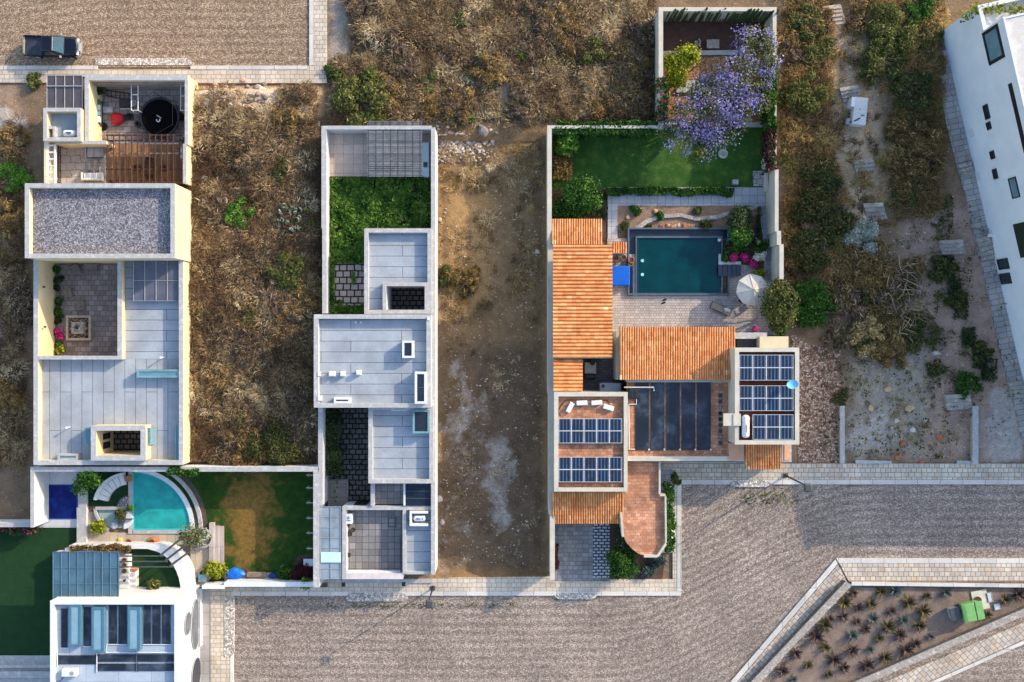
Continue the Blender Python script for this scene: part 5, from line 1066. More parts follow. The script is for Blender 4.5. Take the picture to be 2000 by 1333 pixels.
# tower
z = 6.2
ringwalls(h3, (1436, 680, 1560.5, 868), 7, z, 0, m_s, m_cream_cap, name='tower_wall')
plate(h3, 'tower_roof', [(1443, 687, 1553.5, 861)], z, 5.7, .2, m_terradark)
part('rear_slab', MB().pbox(1436, 650, 1498, 662, 3.4, 0), m_cap, h3)
part('corner_slab', MB().pbox(1484, 657.5, 1540, 680, 3.9, 0), M('beige_slab', (206, 194, 164), (190, 178, 150), 1, .85), h3)
part('dark_recess', MB().pbox(1440, 662.3, 1483.5, 681, 2.6, 0), M('slate_slab', (84, 90, 98), (72, 78, 86), 1, .6), h3)
part('porch_side', MB().pbox(1527, 869, 1546, 903, 3.2, 0), m_cap, h3); part('porch_side_top', MB().pbox(1532, 869.5, 1542, 900, 3.26, 3.202), M('orange_render', (212, 160, 118), (194, 144, 106), 1, .85), h3)
b = MB(); b.pbox(1413, 808, 1432, 832, 6.32, 6.22); part('shade_slab', b, m_cream_cap, h3); part('shade_slab', MB().pbox(1432.5, 809, 1447, 832, 6.4, 6.22), m_cream_cap, h3)
# solar arrays
t_pan = NT('solar_cells'); v0 = t_pan.pos('O')
wv = t_pan.N('ShaderNodeTexWave', wave_type='BANDS', bands_direction='X'); t_pan.L(v0, wv.inputs['Vector']); wv.inputs['Scale'].default_value = .98
col = t_pan.ramp(wv.outputs['Fac'], [(0.0, (8, 40, 70)), (.8, (12, 54, 90)), (.97, (104, 98, 92))])
oi = t_pan.N('ShaderNodeObjectInfo').outputs['Random']
col = t_pan.mix(col, lin((38, 36, 42)), t_pan.math('MULTIPLY', t_pan.rampf(t_pan.noise(t_pan.pos('P'), .9, 3), .45, .65, 0, .75), oi))
m_cells = t_pan.bsdf(col, .3, .25)
m_alu = M('panel_frame', (206, 208, 212), None, 3, .4, .5)
pw_, ph_ = [None], None
def array(name_label, r, nx_, ny_, z):
    x0, x1, y0, y1 = X(r[0], z), X(r[2], z), Y(r[3], z), Y(r[1], z)
    t = thing('solar_panel_array', name_label, 'solar panels', ((x0+x1)/2, (y0+y1)/2, z-.28)); w_ = (x1-x0)/nx_; h_ = (y1-y0)/ny_
    key = (round(w_, 3), round(h_, 3))
    cell = mesh_of('panel', MB().box(-w_/2+.035, -h_/2+.035, -.03, w_/2-.035, h_/2-.035, -.004)); cell.materials.append(m_cells)
    fr = mesh_of('panel_frame', MB().ring(-w_/2+.004, -h_/2+.004, w_/2-.004, h_/2-.004, .034, .004, -.035)); fr.materials.append(m_alu)
    for i in range(nx_):
        for j in range(ny_):
            o = obj('panel', cell, None, t); o.location = (x0+w_*(i+.5)-t.location.x, y0+h_*(j+.5)-t.location.y, .28)
            obj('panel_frame', fr, None, o)
    b = MB()
    for q in (.2, .8): b.box(x0, y0+(y1-y0)*q-.03, z-.1, x1, y0+(y1-y0)*q+.03, z-.04)
    part('rail', b, m_alu, t)
    for q in (.02, .5, .98):
        for s in (.2, .8): part('support_leg', MB().box(x0+(x1-x0)*q-.03, y0+(y1-y0)*s-.028, z-.45, x0+(x1-x0)*q+.03, y0+(y1-y0)*s+.028, z-.101), m_alu, t)
    return t
array('upper blue solar array of ten panels beside the row of white planter boxes', (1091, 818, 1215, 866), 5, 2, 4.6)
array('lower blue solar array of ten panels above the orange entrance roof', (1091, 893, 1215, 942), 5, 2, 4.6)
array('topmost solar array of eight panels on the square tower roof', (1444, 693.5, 1549.5, 743.5), 4, 2, 6.15)
array('middle solar array of eight panels beside the blue satellite dish', (1444, 753.5, 1549.5, 803), 4, 2, 6.15)
array('small solar array of six panels beside the white heater tank', (1470, 810, 1549.5, 859), 3, 2, 6.15)
for k, (a, b_, rz_, lab) in enumerate(((1113, 796, 62, 'slanted white box at the left end of the row on the terracotta roof'), (1136, 787, 3, 'second white box from the left on the terracotta roof'), (1165, 786.5, 4, 'third white box from the left on the terracotta roof'), (1188, 796, -16, 'tilted white box at the right end of the row on the terracotta roof'))):
    t = thing('planter_box', lab, 'planter', P(a, b_, 4.15), R(rz_), group='white boxes on the terracotta roof')
    part('box_body', MB().loft([(rr(-.46, -.2, .46, .2, .03), 0), (rr(-.48, -.21, .48, .21, .03), .3)]), m_wmetal, t, local=True); part('lid', MB().loft([(rr(-.5, -.22, .5, .22, .03), .301), (rr(-.47, -.19, .47, .19, .03), .34)]), m_wmetal, t, local=True)
hz = P(1090, 780, 3.8)
single('garden_hose', MB().tube([P(1092, 812, 4.2)]+[P(1091+1.6*math.sin(k*.9)+k*3.1, 800-18*math.sin(min(1, k/5)*1.57)+(0 if k < 30 else (k-30)*3.2), 4.19) for k in range(36)], .03), m_black, 'thin black hose curving round the white boxes on the terracotta roof', 'hose')
# heating mats of the middle roof
for i in range(5):
    for j in range(2):
        x0, x1 = 1241+30.2*i, 1267.5+30.2*i; y0, y1 = (747.5, 808.8) if j == 0 else (809, 878)
        col_ = ['first', 'second', 'third', 'fourth', 'fifth'][i]
        t = thing('heating_mat', f'{"upper" if j == 0 else "lower"} black pool heating mat in the {col_} column from the left on the terracotta roof', 'solar mat', P((x0+x1)/2, (y0+y1)/2, 3.5), group='black heating mats on the terracotta roof')
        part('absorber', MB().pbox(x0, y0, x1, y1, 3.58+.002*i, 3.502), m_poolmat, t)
        part('header_pipe', MB().tube([P(x0-1, y1+.4 if j else y0-.2, 3.6), P(x1+1, y1+.4 if j else y0-.2, 3.6)], .035), m_black, t)
        if j: part('end_cap', MB().cyl((X(x1, 3.6), Y(878.5, 3.6)), .09, 3.59, 3.66, 8), m_wmetal, t)
for k in range(9):
    q = 773+11.55*k
    t = thing('roof_light', 'small square glass floor light in the column beside the heating mats', 'skylight', P(1408, q, 3.5), group='square floor lights on the terracotta roof')
    part('frame', MB().pring(1403.4, q-4, 1410.8, q+4, 1, 3.54, 3.502), m_dgrey, t); part('pane', MB().pbox(1404.5, q-2.9, 1409.7, q+2.9, 3.53, 3.502), m_bluewin if k in (2, 7) else m_win, t)
t = thing('heat_pump', 'black fan unit in the upper left corner of the terracotta roof', 'heat pump', P(1236, 768, 3.5)); part('casing', MB().loft([(rr(-.48, -.52, .48, .52, .06), 0), (rr(-.48, -.52, .48, .52, .06), .75), (rr(-.44, -.48, .44, .48, .06), .8)]), m_black, t, local=True)
for sx in (-.21, .21):
    for sy in (-.22, .22): part('fan', MB().lathe((sx, sy, 0), [(.17, .801), (.17, .83), (.05, .84)], 14), M('fan_%d%d' % (sx*10, sy*10), (46, 48, 54), None, 3, .4), t, local=True)
part('heat_pump_pipe', MB().tube([P(1219, 757, 4.3), P(1277, 757, 4.3), P(1277, 764, 4.2)], .06), m_cream_cap, h3)
part('heat_pump_pipe', MB().tube([P(1228, 790, 3.6), P(1243, 790, 3.6), P(1243, 779, 3.6)], .05).tube([P(1228, 790, 3.6), P(1229, 878, 3.6), P(1240, 878, 3.6)], .05), m_wmetal, h3)
capsule_tank(X(1456, 6.1), Y(833, 6.1), 5.7, 2.1, .34, 'white upright heater tank with a red mark on the square tower roof', along='y', marks=[(-.1, 0, .5, .1), (-.45, 0, .12, .12)])
sd = thing('satellite_dish', 'pale blue satellite dish on the right edge of the square tower', 'satellite dish', P(1545, 753, 6.2))
n = 20; dish = MB().lathe((0, 0, 0), [(.02, .0), (.2, .02), (.38, .09), (.52, .18)], n)
dish.f = dish.f[:-2]; dish.t = dish.t[:-2]
rot = Vector((-.35, .75, .8)).normalized().to_track_quat('Z', 'Y')
dish.v = [tuple(rot @ Vector(p)+Vector((0, 0, .55))) for p in dish.v]
part('dish', dish, M('blue_dish', (120, 190, 226), (100, 176, 216), 2, .4), sd, smooth=True, local=True)
part('mast', MB().tube([(0, 0, -.0), (0, 0, .5)], .04), m_grey, sd, local=True)
tip = rot @ Vector((0, -.05, .5))+Vector((0, 0, .55)); part('feed_arm', MB().tube([tuple(rot @ Vector((0, -.48, .15))+Vector((0, 0, .55))), tuple(tip)], .025), m_grey, sd, local=True)
# little inner patio
struct('patio_paving', MB().pprism([(1130, 690), (1216, 655), (1216, 775), (1130, 775)], .07, -.1), MP('shaded_pavers', (116, 112, 112), (96, 94, 96), (72, 70, 72), .5, .25, .02, stain=.2))
t = thing('grey_cistern', 'long grey cistern with rounded corners in the inner patio', 'cistern', P(1188, 757, .07)); part('tank_body', MB().loft([(rr(-1.0, -.5, 1.0, .5, .14), 0), (rr(-1.02, -.52, 1.02, .52, .14), 2.2), (rr(-.9, -.4, .9, .4, .12), 2.32)]), M('grey_plastic', (150, 156, 164), (134, 140, 150), 1, .5), t, local=True); part('valve', MB().cyl((-.75, .25), .16, 2.33, 2.5, 10), m_black, t, local=True); part('lid', MB().cyl((.3, 0), .22, 2.325, 2.37, 14), m_grey, t, local=True)
t = thing('side_table', 'pale square table with a dark bowl in the inner patio', 'table', P(1152, 719, .07)); part('table_top', MB().box(-.55, -.55, .7, .55, .55, .75), m_cream_cap, t, local=True)
for sx in (-1, 1):
    for sy in (-1, 1): part('leg', MB().box(sx*.48-.03, sy*.48-.03, 0, sx*.48+.03, sy*.48+.03, .699), m_wood, t, local=True)
pot(1157, 709, .22, .25, 'dark bowl on the pale square table of the inner patio', m_black, .83, 'bowl', 'bowl')
t = thing('barbecue_grill', 'black grill with a side shelf at the lower edge of the inner patio', 'grill', P(1151, 735, .07)); part('grill_body', MB().loft([(rr(-.5, -.25, .5, .25, .08), .6), (rr(-.5, -.28, .5, .28, .1), .85), (rr(-.42, -.15, .42, .15, .08), 1.0)]), m_black, t, local=True)
for sx in (-1, 1): part('leg', MB().box(sx*.4-.03, -.2, 0, sx*.4+.03, .2, .599), m_black, t, local=True)
# entrance terrace of terracotta
pts = [(1219, 903), (1288, 903), (1289, 967), (1299, 970), (1300, 1062), (1284, 1086), (1258, 1086), (1247, 1082), (1235, 1073), (1224, 1061), (1217, 1046), (1214, 1000), (1219, 962)]
b = MB().pprism([(a, q) for a, q in pts], 2.9, 0); part('terrace_body', b, m_s, h3)
part('terracotta_terrace', MB().pprism([(a, q) for a, q in pts], 2.96, 2.902), m_terra, h3)
zt = 3.35
for k, (p, q, w_) in enumerate((((1288.6, 903), (1288.6, 966), 3.5), ((1289, 968), (1300, 968), 3), ((1300, 970), (1301, 1061), 3), ((1300.5, 1063), (1284.5, 1087), 4.5), ((1284, 1087), (1258, 1087), 4.5), ((1217, 1049), (1213, 1001), 4))):
    a, d_ = P(*p, zt), P(*q, zt); n_ = (d_-a).normalized(); s = Vector((-n_.y, n_.x, 0))*U(w_, zt)/2; part('terrace_parapet', MB().prism([(v_.x, v_.y) for v_ in (a-s, d_-s, d_+s, a+s)], zt+.003*k, 2.5), m_cream_cap, h3)
struct('driveway', MB().pbox(1080, 1000, 1190, 1135, .1, -.1), MP('driveway_stone', (150, 149, 148), (124, 125, 127), (98, 98, 100), .5, .42, .025, stain=.3, c3=(96, 92, 92), squash=1.2))
struct('driveway_strip', MB().pbox(1158, 1010, 1191, 1128, .106, .0), MP('grass_block_strip', (196, 196, 198), (176, 178, 182), (66, 76, 88), .55, .3, .075, stain=.2))
struct('planting_bed', MB().pprism([(1191, 1010), (1222, 1010), (1222, 1060), (1300, 1085), (1294, 1130), (1191, 1130)], .09, -.1), m_soil)
struct('passage', MB().pprism([(1218, 895), (1456, 895), (1456, 937), (1322, 937), (1314, 1080), (1290, 1080), (1290, 980), (1218, 980)], .146, -.1), m_bluepath)
part('mail_slab', MB().pbox(1290, 903, 1438, 904.5, 2.2, 0), m_s, h3)
# poolside things
m_canvas = M('beige_canvas', (206, 198, 186), (190, 182, 172), .6, .9)
um = thing('parasol', 'open beige octagonal parasol beside the dark pool', 'parasol', P(1459, 569, .14)); uz = 2.55; ur = 1.55
for k in range(8):
    a0, a1 = R(45*k+10), R(45*k+55); p = lambda r_, a, zz: (r_*math.cos(a), r_*math.sin(a), zz); mid = (a0+a1)/2
    q = MB().add([(0, 0, uz), p(ur, a0, uz-.55), p(ur*.955, mid, uz-.585), p(ur, a1, uz-.55), (0, 0, uz-.02), p(ur, a0, uz-.6), p(ur*.955, mid, uz-.635), p(ur, a1, uz-.6)], [(0, 1, 2), (0, 2, 3), (4, 6, 5), (4, 7, 6), (1, 5, 6, 2), (2, 6, 7, 3)])
    part('canopy_panel', q, M('canvas_%d' % k, tuple(v_*(1, .97, 1.02, .98)[k % 4] for v_ in (206, 198, 186)), None, .7, .9), um, local=True)
    part('rib', MB().tube([(0, 0, uz+.012), p(ur, a0, uz-.535)], .022, 5), m_cream_cap, um, local=True)
part('pole', MB().cyl((0, 0), .03, 0, uz+.08, 8), m_wood, um, local=True); part('finial', MB().lathe((0, 0, 0), [(.05, uz+.03), (.06, uz+.08), (.02, uz+.14)], 8), m_wood, um, local=True); part('base', MB().cyl((0, 0), .3, 0, .08, 14), m_dgrey, um, local=True)
sl_ = thing('sun_lounger', 'grey sun lounger standing askew below the beige parasol', 'sun lounger', P(1407, 604, .14), R(-25))
part('frame', MB().ring(-1.05, -.36, 1.05, .36, .06, .32, .26), m_wood, sl_, local=True); part('mattress', MB().loft([(rr(-1.0, -.3, .35, .3, .05), .321), (rr(-1.0, -.3, .35, .3, .05), .4)]), M('taupe_mattress', (146, 136, 124), (126, 118, 108), 2, .9), sl_, local=True)
part('backrest', MB().slab([(.36, -.3, .36), (1.0, -.3, .72), (1.0, .3, .72), (.36, .3, .36)], .07), M('taupe_backrest', (158, 148, 136), None, 2, .9), sl_, local=True)
for sx in (-.9, .9):
    for sy in (-.3, .3): part('leg', MB().box(sx-.03, sy-.03, 0, sx+.03, sy+.03, .259), m_wood, sl_, local=True)
t = thing('lounge_towel', 'pale rumpled towel on the head end of the sun lounger', 'towel', P(1421, 606, .86), R(-25)); part('cloth', MB().loft(heap(.34, .2, .14, 4)), m_canvas, t, local=True)
for k, (a, b_, rz_, lab) in enumerate(((1448, 587, 150, 'dark wooden chair under the left rim of the beige parasol'), (1468, 592, 200, 'dark wooden chair under the lower rim of the beige parasol'), (1474, 570, 260, 'dark wooden chair under the right rim of the beige parasol'))):
    chair(P(a, b_, .14), R(rz_), m_wood, lab, .55, group='chairs under the parasol')
table(P(1457, 574, .14), 0, .9, .9, .72, m_wood, 'square wooden table hidden under the beige parasol')
single('towel', MB().loft([(rr(-.16, -.28, .16, .28, .05), 0), (rr(-.15, -.27, .15, .27, .05), .05)]), m_wcush, 'small folded white towel on the deck at the right end of the pool', 'towel', loc=P(1408, 567, .16))
single('leather_bag', MB().loft(heap(.16, .14, .2, 2, 12)), m_wood, 'small brown bag on the deck between towel and parasol', 'bag', loc=P(1414, 563, .16))
for k, (a, b_, lab) in enumerate(((1298, 586, 'upper black sandal on the deck below the pool'), (1296, 592, 'lower black sandal on the deck below the pool'))):
    t = thing('sandal', lab, 'sandal', P(a, b_, .145), R(20), group='black sandals by the pool'); part('sole', MB().loft([(rr(-.2, -.08, .2, .08, .07), 0), (rr(-.2, -.08, .2, .08, .07), .04)]), m_rubber, t, local=True); part('strap', MB().band(arc(.04, 0, .05, 20, 160, 6), arc(.04, 0, .08, 20, 160, 6), .09, .041), m_black, t, local=True)
ct = thing('covered_table', 'games table under a bright blue cover beside the long tile roof', 'table', P(1207, 540, .14)); m_bt = M('bright_blue_cover', (14, 96, 200), (8, 78, 176), 1.2, .4, .4, bump=.3, bscale=2)
part('cover', MB().loft([(rr(-1.1, -.98, 1.08, .95, .08), .35), (rr(-1.08, -.94, 1.05, .92, .1), .82), (rr(-.98, -.84, .95, .82, .1), .85)]), m_bt, ct, local=True)
for sx in (-.9, .9):
    for sy in (-.75, .75): part('leg', MB().box(sx-.05, sy-.05, 0, sx+.05, sy+.05, .349), m_wood, ct, local=True)
pot(1232, 509, .28, .4, 'round brown pot at the right end of the row below the small lean-to roof', m_clay, .5); pot(1217, 504, .26, .4, 'brown pot in the middle of the row below the small lean-to roof', M('umber_clay', (136, 92, 66), None, 2), .5); pot(1203, 506, .26, .4, 'brown pot beside the long tile roof below the lean-to', M('sienna_clay', (150, 96, 70), None, 2), .5); pot(1231, 516, .24, .3, 'ochre pot on the deck below the row of brown pots', M('ochre_pot', (170, 140, 70), None, 2), .17)
t = thing('stone_ball', 'pink flower tub near the rear slab of the tiled house', 'tub', P(1474, 643, .14)); part('tub_body', MB().lathe((0, 0, 0), [(.2, 0), (.32, .2), (.28, .35), (.2, .36)], 14), M('magenta_plastic', (190, 50, 120), None, 2, .5), t, smooth=True, local=True)
# ------------------------------------------------------------------ white building on the right (its front runs slanted)
A0 = P(1839, 62, 0); A1 = P(1999, 752, 0); du = (A1-A0).normalized(); dn = Vector((-du.y, du.x, 0))   # dn points into the building
if dn.x < 0: dn = -dn
def W(u, n_, z): p = A0+du*u+dn*n_; return (p.x, p.y, z)
def FU(px, py):                                   # (distance along the front, height) seen at a photo pixel
    g = P(px, py, 0); c = Vector((0, 0, H)); d_ = g-c; k = (A0-c).dot(dn)/d_.dot(dn); h_ = c+d_*k; return (h_-A0).dot(du), h_.z
wb = thing('white_building', 'tall white building at the right edge with small dark windows on its slanted front', 'building', (A0.x, A0.y, 0))
def wblock(mb, u0, u1, n0, n1, z0, z1): return mb.prism([(W(u, n_, 0)[0], W(u, n_, 0)[1]) for u, n_ in ((u0, n0), (u1, n0), (u1, n1), (u0, n1))], z1, z0)
m_wf = M('bright_white_render', (210, 213, 217), (196, 200, 205), .35, .9, fine=.03)
uE = FU(1988, 771)[0]
e0 = W(uE+1, 0, 0); SE = (e0[0]+30, e0[1]-.5)
def mainpoly(mb, ins, z0, z1): a = W(2.3+ins, ins, 0); c = W(2.3+ins, 30, 0); return mb.prism([a[:2], (e0[0]+ins, e0[1]+ins), (SE[0], SE[1]+ins), c[:2]], z1, z0)
part('wall', mainpoly(MB(), 0, 0, 9.9), m_wf, wb)
part('parapet', wblock(wblock(MB(), 2.3, uE+1, 0, .16, 9.902, 10.3), 2.3, 2.46, .161, 22, 9.902, 10.3), m_wf, wb)
part('roof_deck', wblock(MB(), 2.47, uE+.8, .17, 22, 9.902, 10.2), M('raw_concrete', (206, 202, 194), (186, 182, 176), .5, .9, fine=.1, c3=(214, 210, 204)), wb)
part('terrace_block', wblock(MB(), 0, 2.299, 0, 22, 0, 6.2), m_wf, wb)
part('terrace_parapet', wblock(wblock(MB(), 0, .35, .36, 22, 6.202, 7.0), 0, 2.298, 0, .35, 6.202, 7.0), m_wf, wb)
part('low_wing', MB().prism([W(uE+6, 0, 0)[:2], W(uE+6, 10, 0)[:2], (e0[0]+10, e0[1]-.6), (e0[0]+.02, e0[1]-.02)], 2.6, 0), m_wf, wb)
def fwin(name, quad, label, m=m_win, frame=m_black, fr=.12, bars=0):
    us = [FU(a, b_) for a, b_ in quad]; u0, u1 = min(u for u, _ in us), max(u for u, _ in us); z0, z1 = min(z_ for _, z_ in us), max(z_ for _, z_ in us)
    if name == 'balcony_window': u0, u1 = (us[0][0]+us[2][0])/2, (us[1][0]+us[3][0])/2; z0, z1 = (us[0][1]+us[1][1])/2, (us[2][1]+us[3][1])/2
    o = part(name, wblock(MB(), u0+fr, u1-fr, -.03, -.002, z0+fr, z1-fr), m, wb, label)
    b = MB()
    for a in ((u0, u1, z0, z0+fr), (u0, u1, z1-fr, z1), (u0, u0+fr, z0+fr+.001, z1-fr-.001), (u1-fr, u1, z0+fr+.001, z1-fr-.001)): wblock(b, a[0], a[1], -.1, -.002, a[2], a[3])
    part('frame', b, frame, o)
def FW(px, py, w_, h_):   # window centred at a photo pixel, w_ along the front, h_ high
    u, z_ = FU(px, py); return u-w_/2, u+w_/2, z_-h_/2, z_+h_/2
def fw2(name, px, py, w_, h_, label, m=m_win, frame=m_black, fr=.1):
    u0, u1, z0, z1 = FW(px, py, w_, h_); z0 = max(z0, .3)
    o = part(name, wblock(MB(), u0+fr, u1-fr, -.03, -.002, z0+fr, z1-fr), m, wb, label); b = MB()
    for a in ((u0, u1, z0, z0+fr), (u0, u1, z1-fr, z1), (u0, u0+fr, z0+fr+.001, z1-fr-.001), (u1-fr, u1, z0+fr+.001, z1-fr-.001)): wblock(b, a[0], a[1], -.09, -.002, a[2], a[3])
    part('frame', b, frame, o)
fw2('window', 1927.5, 219, 1.35, .85, 'upper slim dark window'); fw2('window', 1932, 246, .7, .75, 'small dark window below the slim one'); fw2('window', 1939, 303, .75, .75, 'square dark window in the middle of the front'); fw2('window', 1944.5, 340, .95, .75, 'dark window below the square one')
fw2('window', 1981.5, 367, 1.9, 1.25, 'larger two light dark window', m_bluewin); fw2('door', 1960, 516, 1.05, 1.9, 'upper of two black square shutters'); fw2('door', 1964.5, 544.5, 1.05, 1.9, 'lower of two black square shutters')
fw2('corner_window', 1941, 88, 3.0, 2.6, 'large framed window under the roof corner', m_bluewin, m_black, .28)
u0, z0_ = FU(1990, 230); part('slot_window', wblock(MB(), u0-3.1, u0+3.1, -.06, -.002, z0_-.4, z0_+.15), m_black, wb, 'long dark slot window')
for a, b_ in ((1898, 260), (1911, 345)): u0, z0_ = FU(a, b_); part('vent_grille', wblock(MB(), u0-.42, u0+.42, -.03, -.002, z0_-.4, z0_+.4), M('vent_%d' % a, (206, 204, 202), (190, 190, 190), 4, .8), wb)
u0, z0_ = FU(1994, 470); part('planted_recess', wblock(MB(), u0-1.6, u0+1.6, -.02, -.002, z0_-.7, z0_+1.4), M('recess_shade', (36, 44, 34), (24, 30, 24), 2, .9), wb)
part('drain_spout', MB().box(*W(FU(1926, 458)[0], -.3, .5)[:2], .4, *(W(FU(1926, 458)[0]+.4, 0, .5)[:2]), .8), m_wmetal, wb)
struct('stone_walk', MB().pprism([(1829, 101), (1849, 98), (1873, 197), (1886, 262), (1907, 337), (1921, 397), (1934, 461), (1947, 497), (1959, 565), (1976, 640), (1989, 700), (2004, 752), (2030, 860), (1996, 858), (1981, 790), (1957, 700), (1938, 610), (1918, 520), (1900, 450), (1886, 380), (1865, 310), (1850, 250), (1838, 180)], .12, -.1), MP('walk_stone', (170, 164, 160), (150, 146, 144), (110, 106, 104), .8, .55, .03, rot=R(-13), stain=.3, c3=(176, 150, 122), squash=1.3))
t = thing('stone_steps', 'narrow steps in the walkway close to the white building corner with plants', 'steps', P(1925, 480), group='stone steps set into the slope')
for k in range(5): part('step', MB().pprism([(1908+2.6*k, 466+9*k), (1935+2.6*k, 460+9*k), (1937+2.6*k, 468.5+9*k), (1910+2.6*k, 474.5+9*k)], .5-.06*k, 0, .3+.1*k), m_rstone, t)
t = thing('stone_steps', 'upper narrow steps in the walkway beside the white building front', 'steps', P(1887, 330), group='stone steps set into the slope')
for k in range(3): part('step', MB().pprism([(1872+3*k, 322+8*k), (1897+3*k, 316+8*k), (1899+3*k, 323.5+8*k), (1874+3*k, 329.5+8*k)], .4-.06*k, 0, .4), m_rstone, t)
t = thing('stone_steps', 'lowest narrow steps in the walkway near the end of the white building', 'steps', P(1990, 755), group='stone steps set into the slope')
for k in range(4): part('step', MB().pprism([(1970+2.6*k, 748+8*k), (1996+2.6*k, 744+8*k), (1998+2.6*k, 751.5+8*k), (1972+2.6*k, 755.5+8*k)], .4-.06*k, 0, .4), m_rstone, t)
# utility box on the sandy path
t = thing('utility_box', 'white utility cabinet with black cable on the sandy path', 'utility box', P(1671, 223), R(-6))
ub = lambda a, b_: (X(a)-X(1671), Y(b_)-Y(223))
part('plinth', MB().box(-.95, -1.45, 0, .75, 1.4, .12), m_cap, t, local=True)
part('cabinet', MB().loft([(rr(-.6, -1.3, .65, 1.3, .05), .121), (rr(-.6, -1.3, .65, 1.3, .05), 1.1), (rr(-.64, -1.34, .69, 1.34, .05), 1.12), (rr(-.6, -1.3, .65, 1.3, .05), 1.2)]), m_white, t, local=True)
part('meter_box', MB().box(-.95, .35, .121, -.61, 1.25, 1.3), m_wmetal, t, local=True); part('junction_box', MB().box(-1.0, -1.2, .121, -.62, -.7, .8), m_cap, t, local=True)
part('cable', MB().tube([(-.8, -1.1, .85), (-.4, -1.0, 1.24), (.05, -.7, 1.24)], .06), m_black, t, local=True); part('lock_plate', MB().box(.1, -.45, 1.201, .45, -.35, 1.22).box(-.1, .1, 1.201, 0, .2, 1.22), m_dgrey, t, local=True)
# green container in the planted triangle
gcx = thing('green_container', 'bright green wheeled container with a dark lid in the planted triangle', 'container', P(1889, 1189, .06), R(12))
m_green = M('green_plastic', (122, 172, 100), (104, 152, 86), 1.5, .4, .4)
part('body', MB().loft([(rr(-.8, -.75, .85, .75, .08), .15), (rr(-.95, -.85, 1.0, .85, .08), 1.1)]), m_green, gcx, local=True)
part('lid', MB().loft([(rr(-1.0, -.9, .25, .9, .06), 1.101), (rr(-.95, -.85, .2, .85, .06), 1.24), (rr(-.7, -.8, .15, .8, .06), 1.3)]), m_green, gcx, local=True); part('lid', MB().loft([(rr(.3, -.9, 1.05, .9, .06), 1.101), (rr(.33, -.85, 1.0, .85, .06), 1.22)]), m_green, gcx, local=True)
part('lid_gap', MB().box(.255, -.86, 1.101, .295, .86, 1.15), m_black, gcx, local=True)
for sx in (-.6, .6):
    for sy in (-.6, .6): part('wheel', MB().lathe((sx, sy, 0), [(.04, 0), (.12, .02), (.12, .14), (.04, .149)], 10), m_rubber, gcx, local=True)
t = thing('grey_bin', 'small grey bin left of the bright green container', 'bin', P(1858, 1195, .06), R(14)); part('body', MB().loft([(rr(-.4, -.5, .4, .5, .08), 0), (rr(-.5, -.6, .5, .6, .08), .85)]), m_grey, t, local=True); part('lid', MB().loft([(rr(-.52, -.63, .52, .63, .08), .851), (rr(-.46, -.56, .46, .56, .08), .93)]), m_dgrey, t, local=True)
t = thing('manhole_slab', 'beige concrete slab with a dark round cover behind the green container', 'manhole', P(1914, 1172, .06), R(12)); part('slab', MB().box(-.75, -.95, 0, .75, .95, .1), M('sandy_concrete', (206, 198, 178), None, 2), t, local=True); part('cover', MB().cyl((-.3, 0), .42, .101, .13, 20), m_wood, t, local=True)
t = thing('meter_cover', 'square grey meter cover right of the manhole slab', 'cover', P(1931, 1167, .06), R(12)); part('frame', MB().ring(-.32, -.5, .32, .5, .06, .12, 0), m_grey, t, local=True); part('plate', MB().box(-.25, -.43, 0, .25, .43, .1), M('light_plate', (196, 198, 200), None, 2, .5), t, local=True)
t = thing('meter_cover', 'smallest pale cover plate right of the square meter cover', 'cover', P(1947, 1185, .06), R(12)); part('plate', MB().box(-.25, -.25, 0, .25, .25, .1), M('white_plate', (210, 212, 210), None, 2, .5), t, local=True); part('frame', MB().ring(-.31, -.31, .31, .31, .055, .12, 0), m_grey, t, local=True)
# street lamps
def street_lamp(base, top, z, lab):
    b_ = P(*base, .15); t = thing('street_lamp', lab, 'street lamp', b_); tp_ = P(*top, z); hd = Vector((tp_.x-b_.x, tp_.y-b_.y, 0))
    part('pole', MB().tube([(0, 0, 0), (0, 0, z*.6), (0, 0, z-.15)], [.1, .075, .06], 8), m_black, t, local=True); part('base_plate', MB().box(-.22, -.22, 0, .22, .22, .08), m_dgrey, t, local=True)
    part('arm', MB().tube([(0, 0, z-.2), (hd.x*.6, hd.y*.6, z-.1), (hd.x, hd.y, z-.12)], .045), m_black, t, local=True)
    part('lamp_head', MB().loft([(rr(hd.x-.34, hd.y-.36, hd.x+.34, hd.y+.36, .06), z-.2), (rr(hd.x-.38, hd.y-.4, hd.x+.38, hd.y+.4, .06), z-.1), (rr(hd.x-.24, hd.y-.26, hd.x+.24, hd.y+.26, .06), z+.04)]), m_dgrey, t, local=True)
street_lamp((845.5, 1149), (839.5, 1180), 5.0, 'black street lamp on the pavement in front of the long white house')
street_lamp((1534, 929), (1577.5, 953), 6.6, 'black street lamp leaning over the cobbles beside the river stones')
